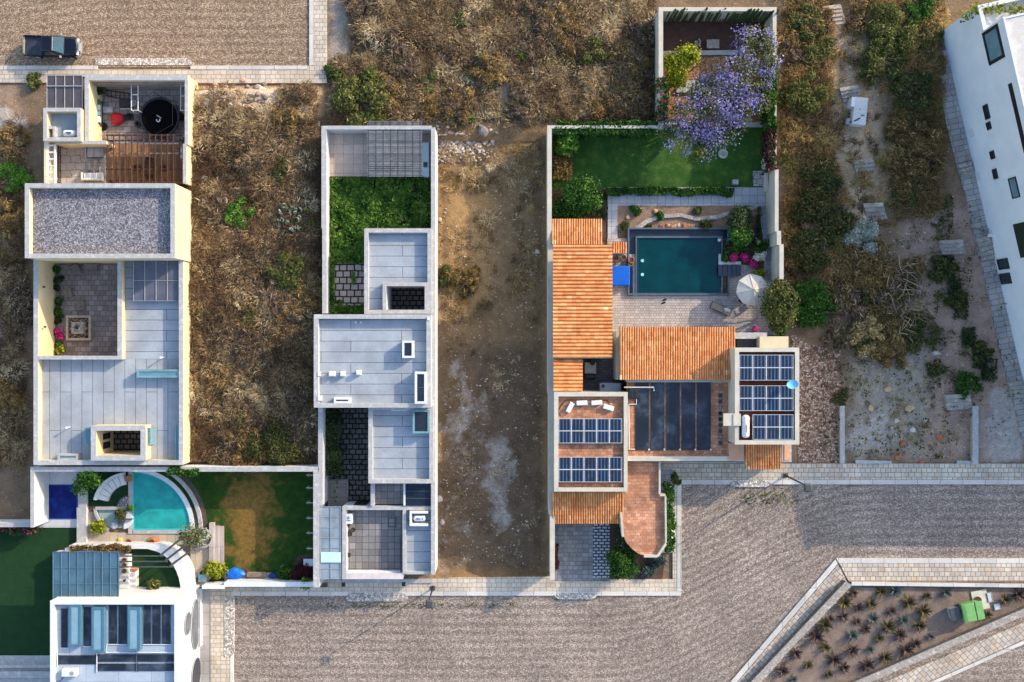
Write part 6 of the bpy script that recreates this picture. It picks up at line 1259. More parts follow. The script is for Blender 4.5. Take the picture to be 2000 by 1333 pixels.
# pickup truck
tk = thing('pickup_truck', 'dark navy pickup truck with silver bumper parked on the upper cobbled road', 'truck', P(110.5, 96.5, .03), R(-1.5))
m_navy = M('navy_paint', (9, 12, 24), (12, 17, 32), 1, .22, .6, metal=.1, coord='O'); L2 = 2.68
def body_outline(f, ins): return [(-L2+ins, -.92+ins), (-L2+ins, .92-ins), (-.3, .95-ins), (.9, .96-ins), (1.9, .93-ins), (2.35, .84-ins), (2.6-ins, .6), (2.67-ins, .25), (2.67-ins, -.25), (2.6-ins, -.6), (2.35, -.84+ins), (1.9, -.93+ins), (.9, -.96+ins), (-.3, -.95+ins)]
part('body', MB().loft([(body_outline(1, .06), .35), (body_outline(1, 0), .6), (body_outline(1, 0), .84)]), m_navy, tk, local=True)
hood = lambda i: [(.98, -.9+i), (.98, .9-i), (1.9, .87-i), (2.3, .78-i), (2.5-i, .55), (2.56-i, .2), (2.56-i, -.2), (2.5-i, -.55), (2.3, -.78+i), (1.9, -.87+i)]
part('hood', MB().loft([(hood(0), .842), (hood(.02), 1.0), (hood(.14), 1.09)]), m_navy, tk, smooth=False, local=True)
cab = lambda x0, x1, y_: rr(x0, -y_, x1, y_, .12)
part('cab', MB().loft([(cab(-.75, 1.3, .93), .842), (cab(-.75, 1.28, .93), 1.1), (cab(-.62, .42, .72), 1.72), (cab(-.55, .34, .66), 1.77)]), m_navy, tk, local=True)
part('windscreen', MB().slab([(1.24, .76, 1.16), (1.24, -.76, 1.16), (.47, -.64, 1.73), (.47, .64, 1.73)][::-1], .02), M('windscreen_glass', (24, 58, 70), (40, 84, 96), 1, .04, .7), tk, local=True)
part('windscreen_trim', MB().tube([(.44, -.66, 1.74), (.44, .66, 1.74)], .03), m_grey, tk, local=True)
part('rear_window', MB().slab([(-.735, -.7, 1.2), (-.735, .7, 1.2), (-.65, .6, 1.64), (-.65, -.6, 1.64)][::-1], .02), m_win, tk, local=True)
for s in (-1, 1):
    part('side_window', MB().slab([(-.5, s*.925, 1.14), (.95, s*.925, 1.14), (.35, s*.775, 1.62), (-.5, s*.775, 1.62)][::s], .02), m_win, tk, local=True)
    part('bed_wall', MB().box(-L2+.02, s*.93-.06, .842, -.78, s*.93+.02*s, 1.12), m_navy, tk, local=True)
    part('wing_mirror', MB().loft([(rr(.92, s*1.08-.12, 1.06, s*1.08+.12, .04), 1.1), (rr(.92, s*1.08-.12, 1.06, s*1.08+.12, .04), 1.3)]), m_grey, tk, local=True)
    part('headlight', MB().box(2.42, s*.62-.18, .86, 2.6, s*.62+.16, 1.0), m_wmetal, tk, local=True)
    part('tail_light', MB().box(-L2-.02, s*.8-.08, .7, -L2+.04, s*.8+.08, 1.1), M('tail_light_red' if s > 0 else 'tail_light_red_2', (150, 20, 20), None, 3, .3), tk, local=True)
    for xw in (-1.55, 1.75):
        o = part('wheel', MB(), None, tk, local=True) if False else None
        c = MB().lathe((0, 0, 0), [(.2, -.13), (.4, -.13), (.42, -.08), (.42, .08), (.4, .13), (.2, .13)], 20); c.v = [(p[0]+xw, p[2]+s*.86, p[1]+.42) for p in c.v]
        ty = part('tyre', c, m_rubber, tk, smooth=False, local=True)
        c = MB().cyl((0, 0), .25, -.14, .14, 16); c.v = [(p[0]+xw, p[2]+s*.865, p[1]+.42) for p in c.v]; part('rim', c, m_grey, ty, local=True)
part('tailgate', MB().box(-L2-.03, -.86, .6, -L2+.06, .86, 1.1), M('silver_tailgate', (150, 146, 138), (120, 118, 112), 2, .4, .5), tk, local=True); part('bed_front', MB().box(-.86, -.86, .842, -.78, .86, 1.15), m_navy, tk, local=True)
part('bed_floor', MB().box(-L2+.07, -.865, .842, -.87, .865, .87), M('bed_liner', (62, 68, 80), (28, 34, 46), 2.2, .5, .4, coord='O'), tk, local=True)
part('front_bumper', MB().loft([([(2.2, -.9), (2.45, -.84), (2.7, -.55), (2.77, 0), (2.7, .55), (2.45, .84), (2.2, .9)], .42), ([(2.2, -.9), (2.45, -.84), (2.7, -.55), (2.77, 0), (2.7, .55), (2.45, .84), (2.2, .9)], .68)]), M('chrome', (214, 216, 220), None, 3, .15, .6, metal=.7), tk, local=True)
part('grille', MB().box(2.5, -.42, .7, 2.685, .42, .98), m_grey, tk, local=True); part('rear_bumper', MB().box(-L2-.14, -.88, .42, -L2-.031, .88, .6), m_dgrey, tk, local=True)
for k, (a, b_, r_, lab) in enumerate(((89.5, 94, .17, 'upper white bucket in the bed of the navy pickup'), (92, 99.5, .16, 'lower white bucket in the bed of the navy pickup'))):
    t = thing('bucket', lab, 'bucket', P(a, b_, .9), group='buckets in the pickup bed'); part('pail', MB().lathe((0, 0, 0), [(r_*.8, 0), (r_, .34), (r_*.85, .35), (r_*.7, .1)], 14), m_wmetal, t, local=True); part('handle', MB().tube([(r_*math.cos(q), r_*.4*math.sin(q), .36) for q in [math.pi*k_/8 for k_ in range(9)]], .012, 5), m_grey, t, local=True)
single('tool_sack', MB().loft(heap(.2, .26, .2, 1.5, 14)), M('brown_sack', (96, 64, 54), (76, 50, 42), 2, .9), 'brown sack behind the cab in the pickup bed', 'sack', loc=P(92, 84.5, .9))
# ------------------------------------------------------------------ foliage kit
def quads(cen, nrm, size, asp=1.6, rng=RNG):
    n = len(cen); r = rng.normal(size=(n, 3)); a = np.cross(nrm, r); a /= np.linalg.norm(a, axis=1, keepdims=True)+1e-9
    b = np.cross(nrm, a); b /= np.linalg.norm(b, axis=1, keepdims=True)+1e-9
    s = (size*rng.uniform(.6, 1.3, n))[:, None]; a = a*s*asp*.5; b = b*s*.5
    return np.stack([cen-a, cen+b*.9, cen+a, cen-b*.9], 1)        # leaf-shaped lozenge
def crown(lobes, n, size, clumps=26, spread=.24, up=.35, asp=1.6, rng=RNG, low=-.25):
    """lobes: (x, y, z, rx, ry, rz); leaves gather in clumps near the lobe surfaces so gaps show between them"""
    V = []; T = []; tot = sum(l[3]*l[4] for l in lobes)
    for (x, y, z, rx, ry, rz) in lobes:
        k = max(4, int(clumps*len(lobes)*rx*ry/tot)); m = max(30, int(n*rx*ry/tot))
        d = rng.normal(size=(k*3, 3)); d /= np.linalg.norm(d, axis=1, keepdims=True); d = d[d[:, 2] > low][:k]; k = len(d)
        cc = d*rng.uniform(.55, 1.0, (k, 1))
        w = rng.integers(0, k, m); off = rng.normal(size=(m, 3))*spread*rng.uniform(.6, 1.3, (k, 1))[w]
        p = cc[w]+off; nr = p*.7+rng.normal(size=(m, 3))*.6+np.array([0, 0, up]); nr /= np.linalg.norm(nr, axis=1, keepdims=True)
        P3 = p*np.array([rx, ry, rz])+np.array([x, y, z]); P3[:, 2] = np.maximum(P3[:, 2], .04)
        V.append(quads(P3, nr, np.full(m, size), asp, rng))
        T.append(np.clip(.5+rng.normal(0, .2, k)[w]+rng.normal(0, .14, m), 0, 1))
    return np.concatenate(V), np.concatenate(T)
def twigs(mb, n, r, h, w=.025, rng=random):
    for _ in range(n):
        a = rng.uniform(0, 6.28); l = rng.uniform(.5, 1.0)*r; z = h*rng.uniform(.5, 1)
        mb.tube([(0, 0, 0), (l*.4*math.cos(a), l*.4*math.sin(a), z*.6), (l*math.cos(a+.3), l*math.sin(a+.3), z)], [w*1.6, w, w*.4], 4)
    return mb
m_bark = M('bark', (104, 84, 66), (74, 60, 48), 3, .9, fine=.2, coord='O'); m_bark2 = M('grey_bark', (138, 124, 110), (108, 96, 86), 3, .9, fine=.2, coord='O')
G = {
 'green': MT('leaf_green', [(0, (18, 40, 12)), (.4, (38, 74, 20)), (.75, (66, 104, 32)), (1, (98, 136, 52))], .75, .15, .15),
 'bright': MT('leaf_bright', [(0, (36, 66, 18)), (.4, (66, 108, 30)), (.75, (98, 140, 46)), (1, (138, 172, 74))], .7, .1, .2),
 'yellow': MT('leaf_yellow_green', [(0, (64, 74, 14)), (.4, (112, 122, 24)), (.75, (156, 160, 40)), (1, (190, 190, 76))], .75, .12, .2),
 'ivy': MT('leaf_ivy', [(0, (24, 48, 14)), (.4, (56, 92, 28)), (.75, (98, 130, 48)), (1, (140, 162, 76))], .75, 0, .15),
 'olive': MT('leaf_olive', [(0, (38, 42, 20)), (.4, (68, 74, 34)), (.75, (100, 104, 50)), (1, (140, 136, 78))], .8, .15, .1),
 'dark': MT('leaf_dark', [(0, (24, 34, 18)), (.5, (48, 62, 32)), (1, (92, 102, 58))], .75, .15, .1),
 'mixed': MT('leaf_mixed', [(0, (26, 34, 16)), (.4, (52, 62, 28)), (.75, (86, 88, 44)), (1, (132, 112, 66))], .8, .2, .1),
 'straw': MT('leaf_straw', [(0, (96, 76, 44)), (.5, (160, 132, 82)), (1, (208, 184, 132))], .9, .1, .05),
 'twig': MT('leaf_twig', [(0, (46, 38, 32)), (.45, (88, 72, 58)), (.8, (130, 110, 86)), (1, (172, 150, 120))], .9, .2, .05),
 'silver': MT('leaf_silver', [(0, (96, 104, 92)), (.5, (142, 150, 136)), (1, (190, 194, 178))], .8, .1, .1),
 'rust': MT('leaf_rust', [(0, (58, 47, 28)), (.45, (102, 82, 48)), (.8, (144, 116, 70)), (1, (180, 150, 98))], .85, .15, .1),
 'purple': MT('blossom_purple', [(0, (100, 94, 146)), (.45, (130, 122, 178)), (.8, (158, 150, 202)), (1, (194, 188, 224))], .7, 0, .25),
 'pink': MT('blossom_pink', [(0, (150, 20, 84)), (.5, (206, 44, 122)), (1, (236, 104, 168))], .7, .1, .2),
 'whitefl': MT('blossom_white', [(0, (190, 196, 150)), (.5, (226, 226, 206)), (1, (240, 240, 230))], .7, .05, .2),
 'wine': MT('leaf_wine', [(0, (36, 30, 20)), (.45, (66, 26, 34)), (.8, (92, 34, 44)), (1, (136, 48, 66))], .75, .1, .15),
 'agave': MT('agave_dark', [(0, (40, 34, 34)), (.45, (72, 56, 54)), (.8, (98, 76, 64)), (1, (126, 104, 84))], .7, .25, 0),
 'agaveg': MT('agave_olive', [(0, (44, 42, 26)), (.5, (78, 70, 42)), (1, (124, 106, 68))], .7, .2, 0),
 'agaveb': MT('agave_blue', [(0, (42, 52, 50)), (.5, (70, 82, 78)), (1, (106, 120, 112))], .6, .1, 0),
}
def shrub_mesh(seed, n, size, h, nl, spread, asp, wild):
    rng = np.random.default_rng(seed); L_ = []
    for k in range(nl):
        a = rng.uniform(0, 6.28); q = (rng.uniform(.25, .95) if wild else rng.uniform(.15, .62)) if k else 0; r = rng.uniform(.14, .36) if wild else rng.uniform(.36, .6)
        L_.append((q*math.cos(a), q*math.sin(a), h*rng.uniform(.25, .6), r, r*rng.uniform(.7, 1.3), h*rng.uniform(.3, .6)))
    return crown(L_, n, size, 9*nl if wild else 16, spread, .3, asp, rng)
PROTO = {}; CLS = (.35, .6, .95, 1.4, 1.95, 2.6)
def proto(kind, mat, seed, cls, n0, size, h, spread, asp, wild):
    key = (kind, seed, cls, wild)
    if key not in PROTO:
        nl = 6+int(5*cls) if wild else 6; n = int(n0*max(.35, cls)**1.7)
        v, t = shrub_mesh(seed, n, size/cls, h, nl, spread, asp, wild); me = np_mesh('foliage', v, t); me.materials.append(mat)
        random.seed(seed); sm = mesh_of('stem', twigs(MB(), 10+int(8*cls), .8, h*.85, .02/cls)); sm.materials.append(m_bark2)
        PROTO[key] = (me, sm)
    return PROTO[key]
def shrub(kind, px, py, rpx, label, name='shrub', cat='shrub', group=None, z=None, hs=1.0, seed=None, mat=None, n0=2300, size=.13, spread=.3, asp=2.0, h=.85, wild=False):
    seed = (int(px*7+py*3) % 4) if seed is None else seed; r = rpx/K; cls = min(CLS, key=lambda c: abs(c-r))
    fm, sm = proto(kind, mat or G[kind], seed, cls, n0, size, h, spread, asp, wild)
    z = float(gz(px, py)) if z is None else z; zz = z+r*.5*hs
    t = thing(name, label, cat, (X(px, zz), Y(py, zz), z), RNG.uniform(0, 6.28), group); t.scale = (r, r, r*hs)
    obj('foliage', fm, None, t); obj('stem', sm, None, t); return t
SH = 'shrubs in the dry lots'
for k, a in enumerate([
 ('bright', 471, 419, 30, 'bright green round shrub alone in the dry lot between the beige and white houses'),
 ('olive', 562, 528, 38, 'olive green shrub right of centre in the dry lot beside the white house'),
 ('dark', 548, 335, 26, 'dark shrub in the shade left of the rear terrace of the white house'),
 ('dark', 528, 872, 46, 'large dark shrub at the lower end of the dry lot above the patchy lawn'),
 ('olive', 590, 858, 26, 'small olive shrub beside the large dark shrub at the lower end of the dry lot'),
 ('olive', 705, 188, 52, 'large yellowish olive shrub in the rough grass above the grey pergola'),
 ('green', 655, 140, 22, 'green shrub at the corner of the upper pavement'),
 ('olive', 836, 160, 24, 'olive shrub in the middle of the upper dry field'),
 ('green', 898, 44, 20, 'small green shrub near the top of the upper dry field'),
 ('green', 1013, 110, 18, 'small round green shrub above the bare white patch in the upper field'),
 ('olive', 1160, 104, 30, 'olive shrub in the upper field left of the cactus garden'),
 ('olive', 908, 225, 22, 'olive shrub low in the upper field above the white rubble'),
 ('rust', 760, 165, 26, 'rusty orange shrub in the upper field beside the large olive shrub'),
 ('rust', 838, 205, 28, 'rusty brown shrub just below the middle olive shrub of the upper field'),
 ('bright', 26, 345, 34, 'bright green shrub at the left edge beside the beige house'),
 ('olive', 66, 160, 18, 'small olive tuft beside the pavement left of the glass carport'),
 ('olive', 876, 540, 24, 'olive tuft on the bare lot close to the white house wall'),
 ('rust', 905, 548, 30, 'brown dry bush on the bare lot beside an olive tuft'),
 ('olive', 1745, 55, 48, 'large olive bush at the top right above the white building path'),
 ('olive', 1725, 108, 44, 'olive bush directly below the largest bush at the top right'),
 ('green', 1795, 20, 34, 'green bush at the top edge left of the white building'),
 ('olive', 1700, 138, 26, 'small olive bush left of the shadow edge on the right slope'),
 ('olive', 1577, 185, 40, 'round olive bush outside the garden wall beside the jacaranda'),
 ('olive', 1590, 90, 34, 'brownish olive bush beside the upper garden wall near the sandy path'),
 ('dark', 1600, 350, 44, 'dark green bush outside the lawn wall on the right slope'),
 ('dark', 1610, 425, 52, 'large dark bush in the shade beside the lowest sandy path steps'),
 ('dark', 1590, 488, 46, 'dark green bush above the tree at the pool wall'),
 ('green', 1578, 592, 50, 'dense green bush right of the olive tree at the pool deck'),
 ('silver', 1572, 486, 26, 'silvery grey bush outside the wall of the pool garden'),
 ('silver', 1690, 466, 36, 'silvery white bush at the lower end of the sandy path'),
 ('dark', 1790, 178, 42, 'dark bush beside the top of the stone walkway at the white building'),
 ('rust', 1810, 300, 42, 'rust coloured bush left of the stone walkway in the shade'),
 ('rust', 1775, 350, 38, 'lower rust coloured bush on the shaded right slope'),
 ('rust', 1770, 255, 34, 'upper rust coloured bush on the shaded right slope'),
 ('dark', 1843, 525, 30, 'dark green clump on the eroded strip below the wide stone steps'),
 ('dark', 1868, 588, 24, 'dark green clump in the middle of the eroded strip'),
 ('dark', 1918, 690, 22, 'small dark green clump at the lower end of the eroded strip'),
 ('green', 1890, 755, 26, 'green clump beside the steps at the right garden wall'),
 ('dark', 1830, 720, 20, 'small dark clump at the right end of the dry branch pile'),
 ('dark', 1640, 775, 18, 'small dark clump at the top of the left garden wall'),
 ('rust', 1740, 690, 34, 'pale brown bush just below the dry branch pile'),
 ('straw', 1690, 655, 34, 'yellowish dry bush left of the lower dry branches'),
 ('rust', 560, 240, 30, 'brown bush in the dry lot near the rear corner of the white house'),
 ('olive', 1320, 935, 12, 'small dark green plant in the shaded passage under the terracotta roof'),
 ]):
    if a[0] == 'dark': a = ('mixed',)+a[1:]
    q = dict(olive=(2300, .11, 3.2), rust=(2100, .1, 5.0), silver=(2400, .1, 3.0), yellow=(2100, .11, 4.0), bright=(3000, .12, 2.2)).get(a[0], (2600, .12, 2.6))
    shrub(*a, group=SH, hs=.7, n0=q[0], size=q[1], asp=q[2], wild=True)
random.seed(17)
LOTS = {'N': ('in the rough grass of the upper field', lambda: (random.uniform(690, 1270), random.uniform(4, 232))), 'A': ('in the dry lot between the beige and white houses', lambda: (random.uniform(388, 612), random.uniform(262, 895))), 'R': ('on the wild slope right of the tiled house', lambda: random.choice([(random.uniform(1528, 1604), random.uniform(30, 560)), (random.uniform(1762, 1832), random.uniform(60, 420)), (random.uniform(1640, 1800), random.uniform(500, 690))])), 'L': ('in the dry strip left of the beige house', lambda: (random.uniform(0, 44), random.uniform(260, 890)))}
for lot, kd, n_ in (('N', 'twig', 26), ('N', 'rust', 16), ('N', 'olive', 9), ('A', 'twig', 24), ('A', 'rust', 14), ('A', 'olive', 7), ('R', 'rust', 26), ('R', 'olive', 24), ('R', 'mixed', 18), ('R', 'twig', 12), ('L', 'twig', 9), ('L', 'rust', 6)):
    for _ in range(n_):
        x, y = LOTS[lot][1]()
        if (lot == 'N' and (abs(x-990) < 40 and abs(y-192) < 50 or (x < 860 and y > 222))) or (lot == 'A' and abs(x-471) < 44 and abs(y-419) < 44): continue
        shrub(kd, x, y, random.uniform(14, 38 if kd != 'olive' else 26), {'twig': 'grey brown wiry dry bush ', 'rust': 'tawny dry bush ', 'olive': 'small olive bush half hidden ', 'mixed': 'brown green tangled bush '}[kd]+LOTS[lot][0], 'dry_bush' if kd in ('twig', 'rust') else 'bush', 'bush', {'twig': 'grey', 'rust': 'tawny', 'olive': 'olive', 'mixed': 'tangled'}[kd]+' bushes '+LOTS[lot][0], n0=1500, size=.085, asp=6.0 if kd in ('twig', 'rust') else 3.0, hs=.6, spread=.34, wild=True)
# ------------------------------------------------------------------ garden plants of the houses
def tree(label, base, lobes, kind, n, size, trunk_r=.12, name='tree', cat='tree', clumps=22, spread=.22, fork=4, z0=0.0, group=None, extra=None, bark=m_bark):
    b = P(*base, z0); t = thing(name, label, cat, b, 0, group); W_ = [(X(x, z)-b.x, Y(y, z)-b.y, z-z0, r, r, rz) for x, y, z, r, rz in lobes]
    v, tt = crown(W_, int(n*1.7), size*.74, clumps, spread); me = np_mesh('crown', v, tt); obj('crown', me, G[kind], t)
    mb = MB(); zt = min(l[2] for l in W_)*.55
    mb.tube([(0, 0, -.05), (.05, .03, zt*.5), (.02, -.04, zt)], [trunk_r*1.3, trunk_r, trunk_r*.8], 8)
    for l in W_[:12]:
        mb.tube([(.02, -.04, zt*.92), (l[0]*.5, l[1]*.5, zt+(l[2]-zt)*.6), (l[0], l[1], l[2])], [trunk_r*.65, trunk_r*.4, trunk_r*.15], 6)
        for q in range(fork):
            a = random.uniform(0, 6.28); mb.tube([(l[0]*.7, l[1]*.7, zt+(l[2]-zt)*.75), (l[0]+l[3]*.6*math.cos(a), l[1]+l[3]*.6*math.sin(a), l[2]+random.uniform(-.2, .4)*l[5])], [trunk_r*.28, trunk_r*.08], 5)
    part('trunk', mb, bark, t, local=True)
    if extra:
        for nm, kd, nn, sz in extra:
            v, tt = crown([(x, y, z+.12, r*1.02, q*1.02, rz) for x, y, z, r, q, rz in W_], nn, sz, 11, spread*.95, .6, 1.2); obj(nm, np_mesh(nm, v, tt), G[kd], t)
    return t
random.seed(21)
jl = [(1330, 262, 4.2, 1.7, 1.0), (1362, 282, 3.8, 1.5, .8), (1348, 228, 4.6, 2.0, 1.1), (1398, 245, 4.4, 1.9, 1.0), (1400, 190, 5.2, 2.3, 1.2), (1442, 200, 5.0, 2.0, 1.1), (1440, 150, 5.6, 2.1, 1.2), (1478, 185, 5.0, 1.6, 1.0), (1488, 120, 5.4, 1.9, 1.1), (1462, 88, 5.0, 1.5, .9), (1500, 80, 4.8, 1.2, .8), (1372, 165, 4.4, 1.2, .8), (1440, 232, 4.2, 1.3, .7), (1350, 200, 4.2, 1.2, .7)]
tree('spreading jacaranda covered in purple blossom over the upper garden', (1408, 205), jl, 'olive', 5600, .2, .24, 'jacaranda_tree', clumps=20, spread=.2, extra=[('blossom', 'purple', 6800, .145)], bark=m_bark2)
tree('bright green young tree in the upper left corner of the lawn', (1112, 285), [(1106, 275, 1.9, .8, .6), (1114, 268, 2.2, .6, .6), (1102, 288, 1.6, .7, .5), (1118, 284, 1.7, .5, .5)], 'bright', 2200, .18, .07)
tree('round dense green tree beside the left end of the clipped hedge', (1137, 392), [(1135, 380, 2.2, 1.5, 1.2), (1150, 375, 2.0, 1.0, .9), (1120, 372, 1.9, .9, .8), (1150, 395, 1.7, .9, .8), (1128, 400, 1.6, 1.0, .8)], 'green', 5200, .2, .13)
tree('lower green tree just above the orange roof beside the round tree', (1100, 412), [(1095, 413, 1.4, .9, .8), (1112, 408, 1.5, .8, .8), (1085, 408, 1.2, .6, .6), (1122, 416, 1.2, .6, .6)], 'green', 2600, .2, .09)
tree('olive green tree by the right wall of the pool deck', (1522, 596), [(1520, 585, 3.0, 1.4, 1.1), (1512, 610, 2.6, 1.1, .9), (1530, 620, 2.6, 1.1, .9), (1535, 585, 2.8, .9, .9), (1522, 560, 2.6, .8, .8), (1520, 635, 2.2, .8, .8)], 'olive', 4600, .2, .12)
tree('narrow dark conifer on top of the wall beside the olive tree', (1525, 640), [(1527, 642, 1.2, .5, .8), (1524, 650, .9, .4, .6), (1520, 634, 1.4, .5, .7)], 'green', 1300, .16, .06)
tree('bright lime tree in the upper garden left of the jacaranda', (1340, 115), [(1342, 112, 2.0, 1.0, .8), (1350, 104, 2.1, .6, .6), (1334, 106, 1.9, .6, .6)], 'yellow', 2200, .18, .08)
tree('yellow green tree leaning on the left wall of the upper garden', (1316, 140), [(1318, 132, 2.0, 1.0, .8), (1310, 118, 1.9, .7, .6), (1322, 152, 1.8, .9, .7), (1312, 160, 1.6, .6, .6)], 'yellow', 2800, .18, .08)
tree('dark shrub tree between the pool corner and slate path', (1447, 434), [(1444, 430, 1.7, 1.1, .8), (1452, 422, 1.5, .8, .7), (1438, 440, 1.4, .7, .6)], 'dark', 2600, .17, .08)
tree('bright green leafy tree between dark shrub and flower bed', (1446, 460), [(1440, 456, 1.5, .8, .7), (1454, 460, 1.5, .8, .7), (1446, 466, 1.6, .7, .6)], 'bright', 2400, .17, .07)
tree('bushy green tree at the foot of the rounded terracotta terrace', (1213, 1090), [(1215, 1096, 1.8, 1.2, 1.0), (1205, 1085, 1.6, .9, .8), (1225, 1108, 1.5, .9, .8), (1205, 1110, 1.5, .9, .8), (1222, 1080, 1.5, .8, .7)], 'green', 4400, .18, .1)
tree('small leafy tree climbing the white wall above the low pool wall', (170, 944), [(165, 940, 2.4, .9, .7), (178, 932, 2.6, .8, .7), (160, 952, 2.1, .7, .6), (190, 936, 2.4, .5, .5)], 'green', 1700, .2, .06)
tree('slender grey green tree in the round planter beside the dark slanted beams', (396, 1048), [(372, 1044, 2.6, 1.0, .6), (388, 1046, 2.4, .8, .6), (360, 1050, 2.6, .7, .5), (378, 1056, 2.5, .7, .5)], 'olive', 520, .16, .05, spread=.3)
shrub('yellow', 190, 1026, 16, 'yellow green leafy shrub hugging the curved rim of the spa', z=.1, group='garden shrubs')
shrub('yellow', 418, 1119, 22, 'yellow green shrub at the foot of the garden steps', z=.1, hs=1.1, group='garden shrubs')
shrub('green', 556, 1124, 18, 'green leafy shrub at the lower lawn wall beside the wine red plant', z=.1, group='garden shrubs')
shrub('wine', 593, 1122, 24, 'wine red spiky plant in the round corner bed of the patchy lawn', z=.1, group='garden shrubs', asp=4.5)
shrub('bright', 600, 1140, 12, 'pale green trailing plant over the corner wall below the wine red plant', z=1.0, group='garden shrubs')
shrub('silver', 398, 1049, 15, 'pale cactus clump in the round stone planter', z=.5, group='garden shrubs')
shrub('olive', 236, 1004, 8, 'ochre spiky plant in the pot beside the spa', z=.6, group='garden shrubs', asp=5)
shrub('bright', 254, 992, 7, 'light green herb in the small pot at the corner of spa and pool', z=.7, group='garden shrubs')
shrub('olive', 298, 1142, 12, 'trailing grey green plant in the woven basket', z=1.65, group='garden shrubs', asp=5)
for k, (x, y, r, kd, lab) in enumerate(((107, 527, 9, 'green', 'topmost dark green plant along the courtyard wall'), (112, 545, 10, 'dark', 'second dark plant from the top along the courtyard wall'), (109, 562, 8, 'dark', 'third plant from the top along the courtyard wall'), (113, 588, 9, 'green', 'green plant in the middle of the row along the courtyard wall'), (113, 610, 10, 'green', 'large green plant left of the square fountain'), (112, 627, 7, 'dark', 'small dark plant above the pink bougainvillea in the courtyard'), (111, 646, 8, 'pink', 'upper pink bougainvillea left of the square fountain'), (116, 658, 8, 'pink', 'lower pink bougainvillea left of the square fountain'), (113, 672, 8, 'green', 'green plant below the pink bougainvilleas in the courtyard'), (119, 685, 9, 'yellow', 'yellow green spiky plant lowest in the courtyard row'))):
    shrub(kd, x, y, r, lab, 'courtyard_plant', 'plant', 'plants along the courtyard wall', .05, 1.3)
shrub('dark', 191, 178, 13, 'dark foliage of the tall black planter in the yard corner', z=.75, group='yard plants')
obj('foliage', proto('dark', G['dark'], 1, .6, 2300, .13, .85, .3, 2.0, False)[0], None, part_).scale = (.45, .45, .6); part('pot_body', MB().cyl((0, 0), .25, 0, .3, 12), m_black, part_, local=True)
for k, (x, y, r, lab) in enumerate(((1243, 412, 11, 'round green cactus bush at left in the rock garden'), (1291, 421, 9, 'round green cactus bush in the middle of the rock garden'), (1363, 410, 9, 'spiky green plant at right in the rock garden'), (1378, 438, 9, 'low green plant above the upper right pool wall'), (1267, 444, 7, 'small green plant above the upper left pool wall'), (1222, 442, 7, 'small dull plant at the lower left of the rock garden'), (1388, 437, 7, 'yellowish plant at the right end above the pool wall'))):
    shrub(['green', 'green', 'olive', 'olive', 'olive', 'olive', 'yellow'][k], x, y, r, lab, 'rock_plant', 'plant', 'plants of the rock garden', .08, 1.0)
for k, (x, y, r, kd, lab) in enumerate(((1421, 480, 14, 'dark', 'left dark green bush of the flower bed by the pool'), (1442, 484, 16, 'green', 'middle green bush of the flower bed by the pool'), (1466, 482, 16, 'dark', 'right dark bush of the flower bed by the pool'), (1490, 484, 14, 'green', 'green bush at the right end of the flower bed by the pool'), (1435, 505, 10, 'pink', 'left pink flower clump beside the pool steps'), (1453, 504, 9, 'pink', 'right pink flower clump beside the pool steps'), (1420, 505, 9, 'green', 'small green plant left of the pink flower clumps'), (1485, 503, 13, 'whitefl', 'white flowering shrub above the parasol'), (1484, 532, 12, 'yellow', 'yellow green potted shrub just above the parasol'), (1473, 519, 8, 'pink', 'small pink flowering plant between white shrub and parasol'), (1430, 471, 8, 'whitefl', 'left pale flower cluster along the top of the bed'), (1452, 474, 8, 'whitefl', 'middle pale flower cluster along the top of the bed'), (1478, 473, 8, 'whitefl', 'right pale flower cluster along the top of the bed'))):
    shrub(kd, x, y, r, lab, 'flowering_shrub', 'shrub', 'plants of the poolside bed', .3, 1.1)
for k, (x, y, r, lab) in enumerate(((1281, 1098, 14, 'upper round blue agave in the corner bed by the street'), (1293, 1096, 11, 'right round blue agave in the corner bed by the street'), (1268, 1117, 13, 'lowest round blue agave in the corner bed by the street'))):
    shrub('agaveb', x, y, r, lab, 'blue_agave', 'agave', 'agaves in the corner bed', .09, .9, asp=4.2, n0=1500, size=.16, spread=.2, seed=11)
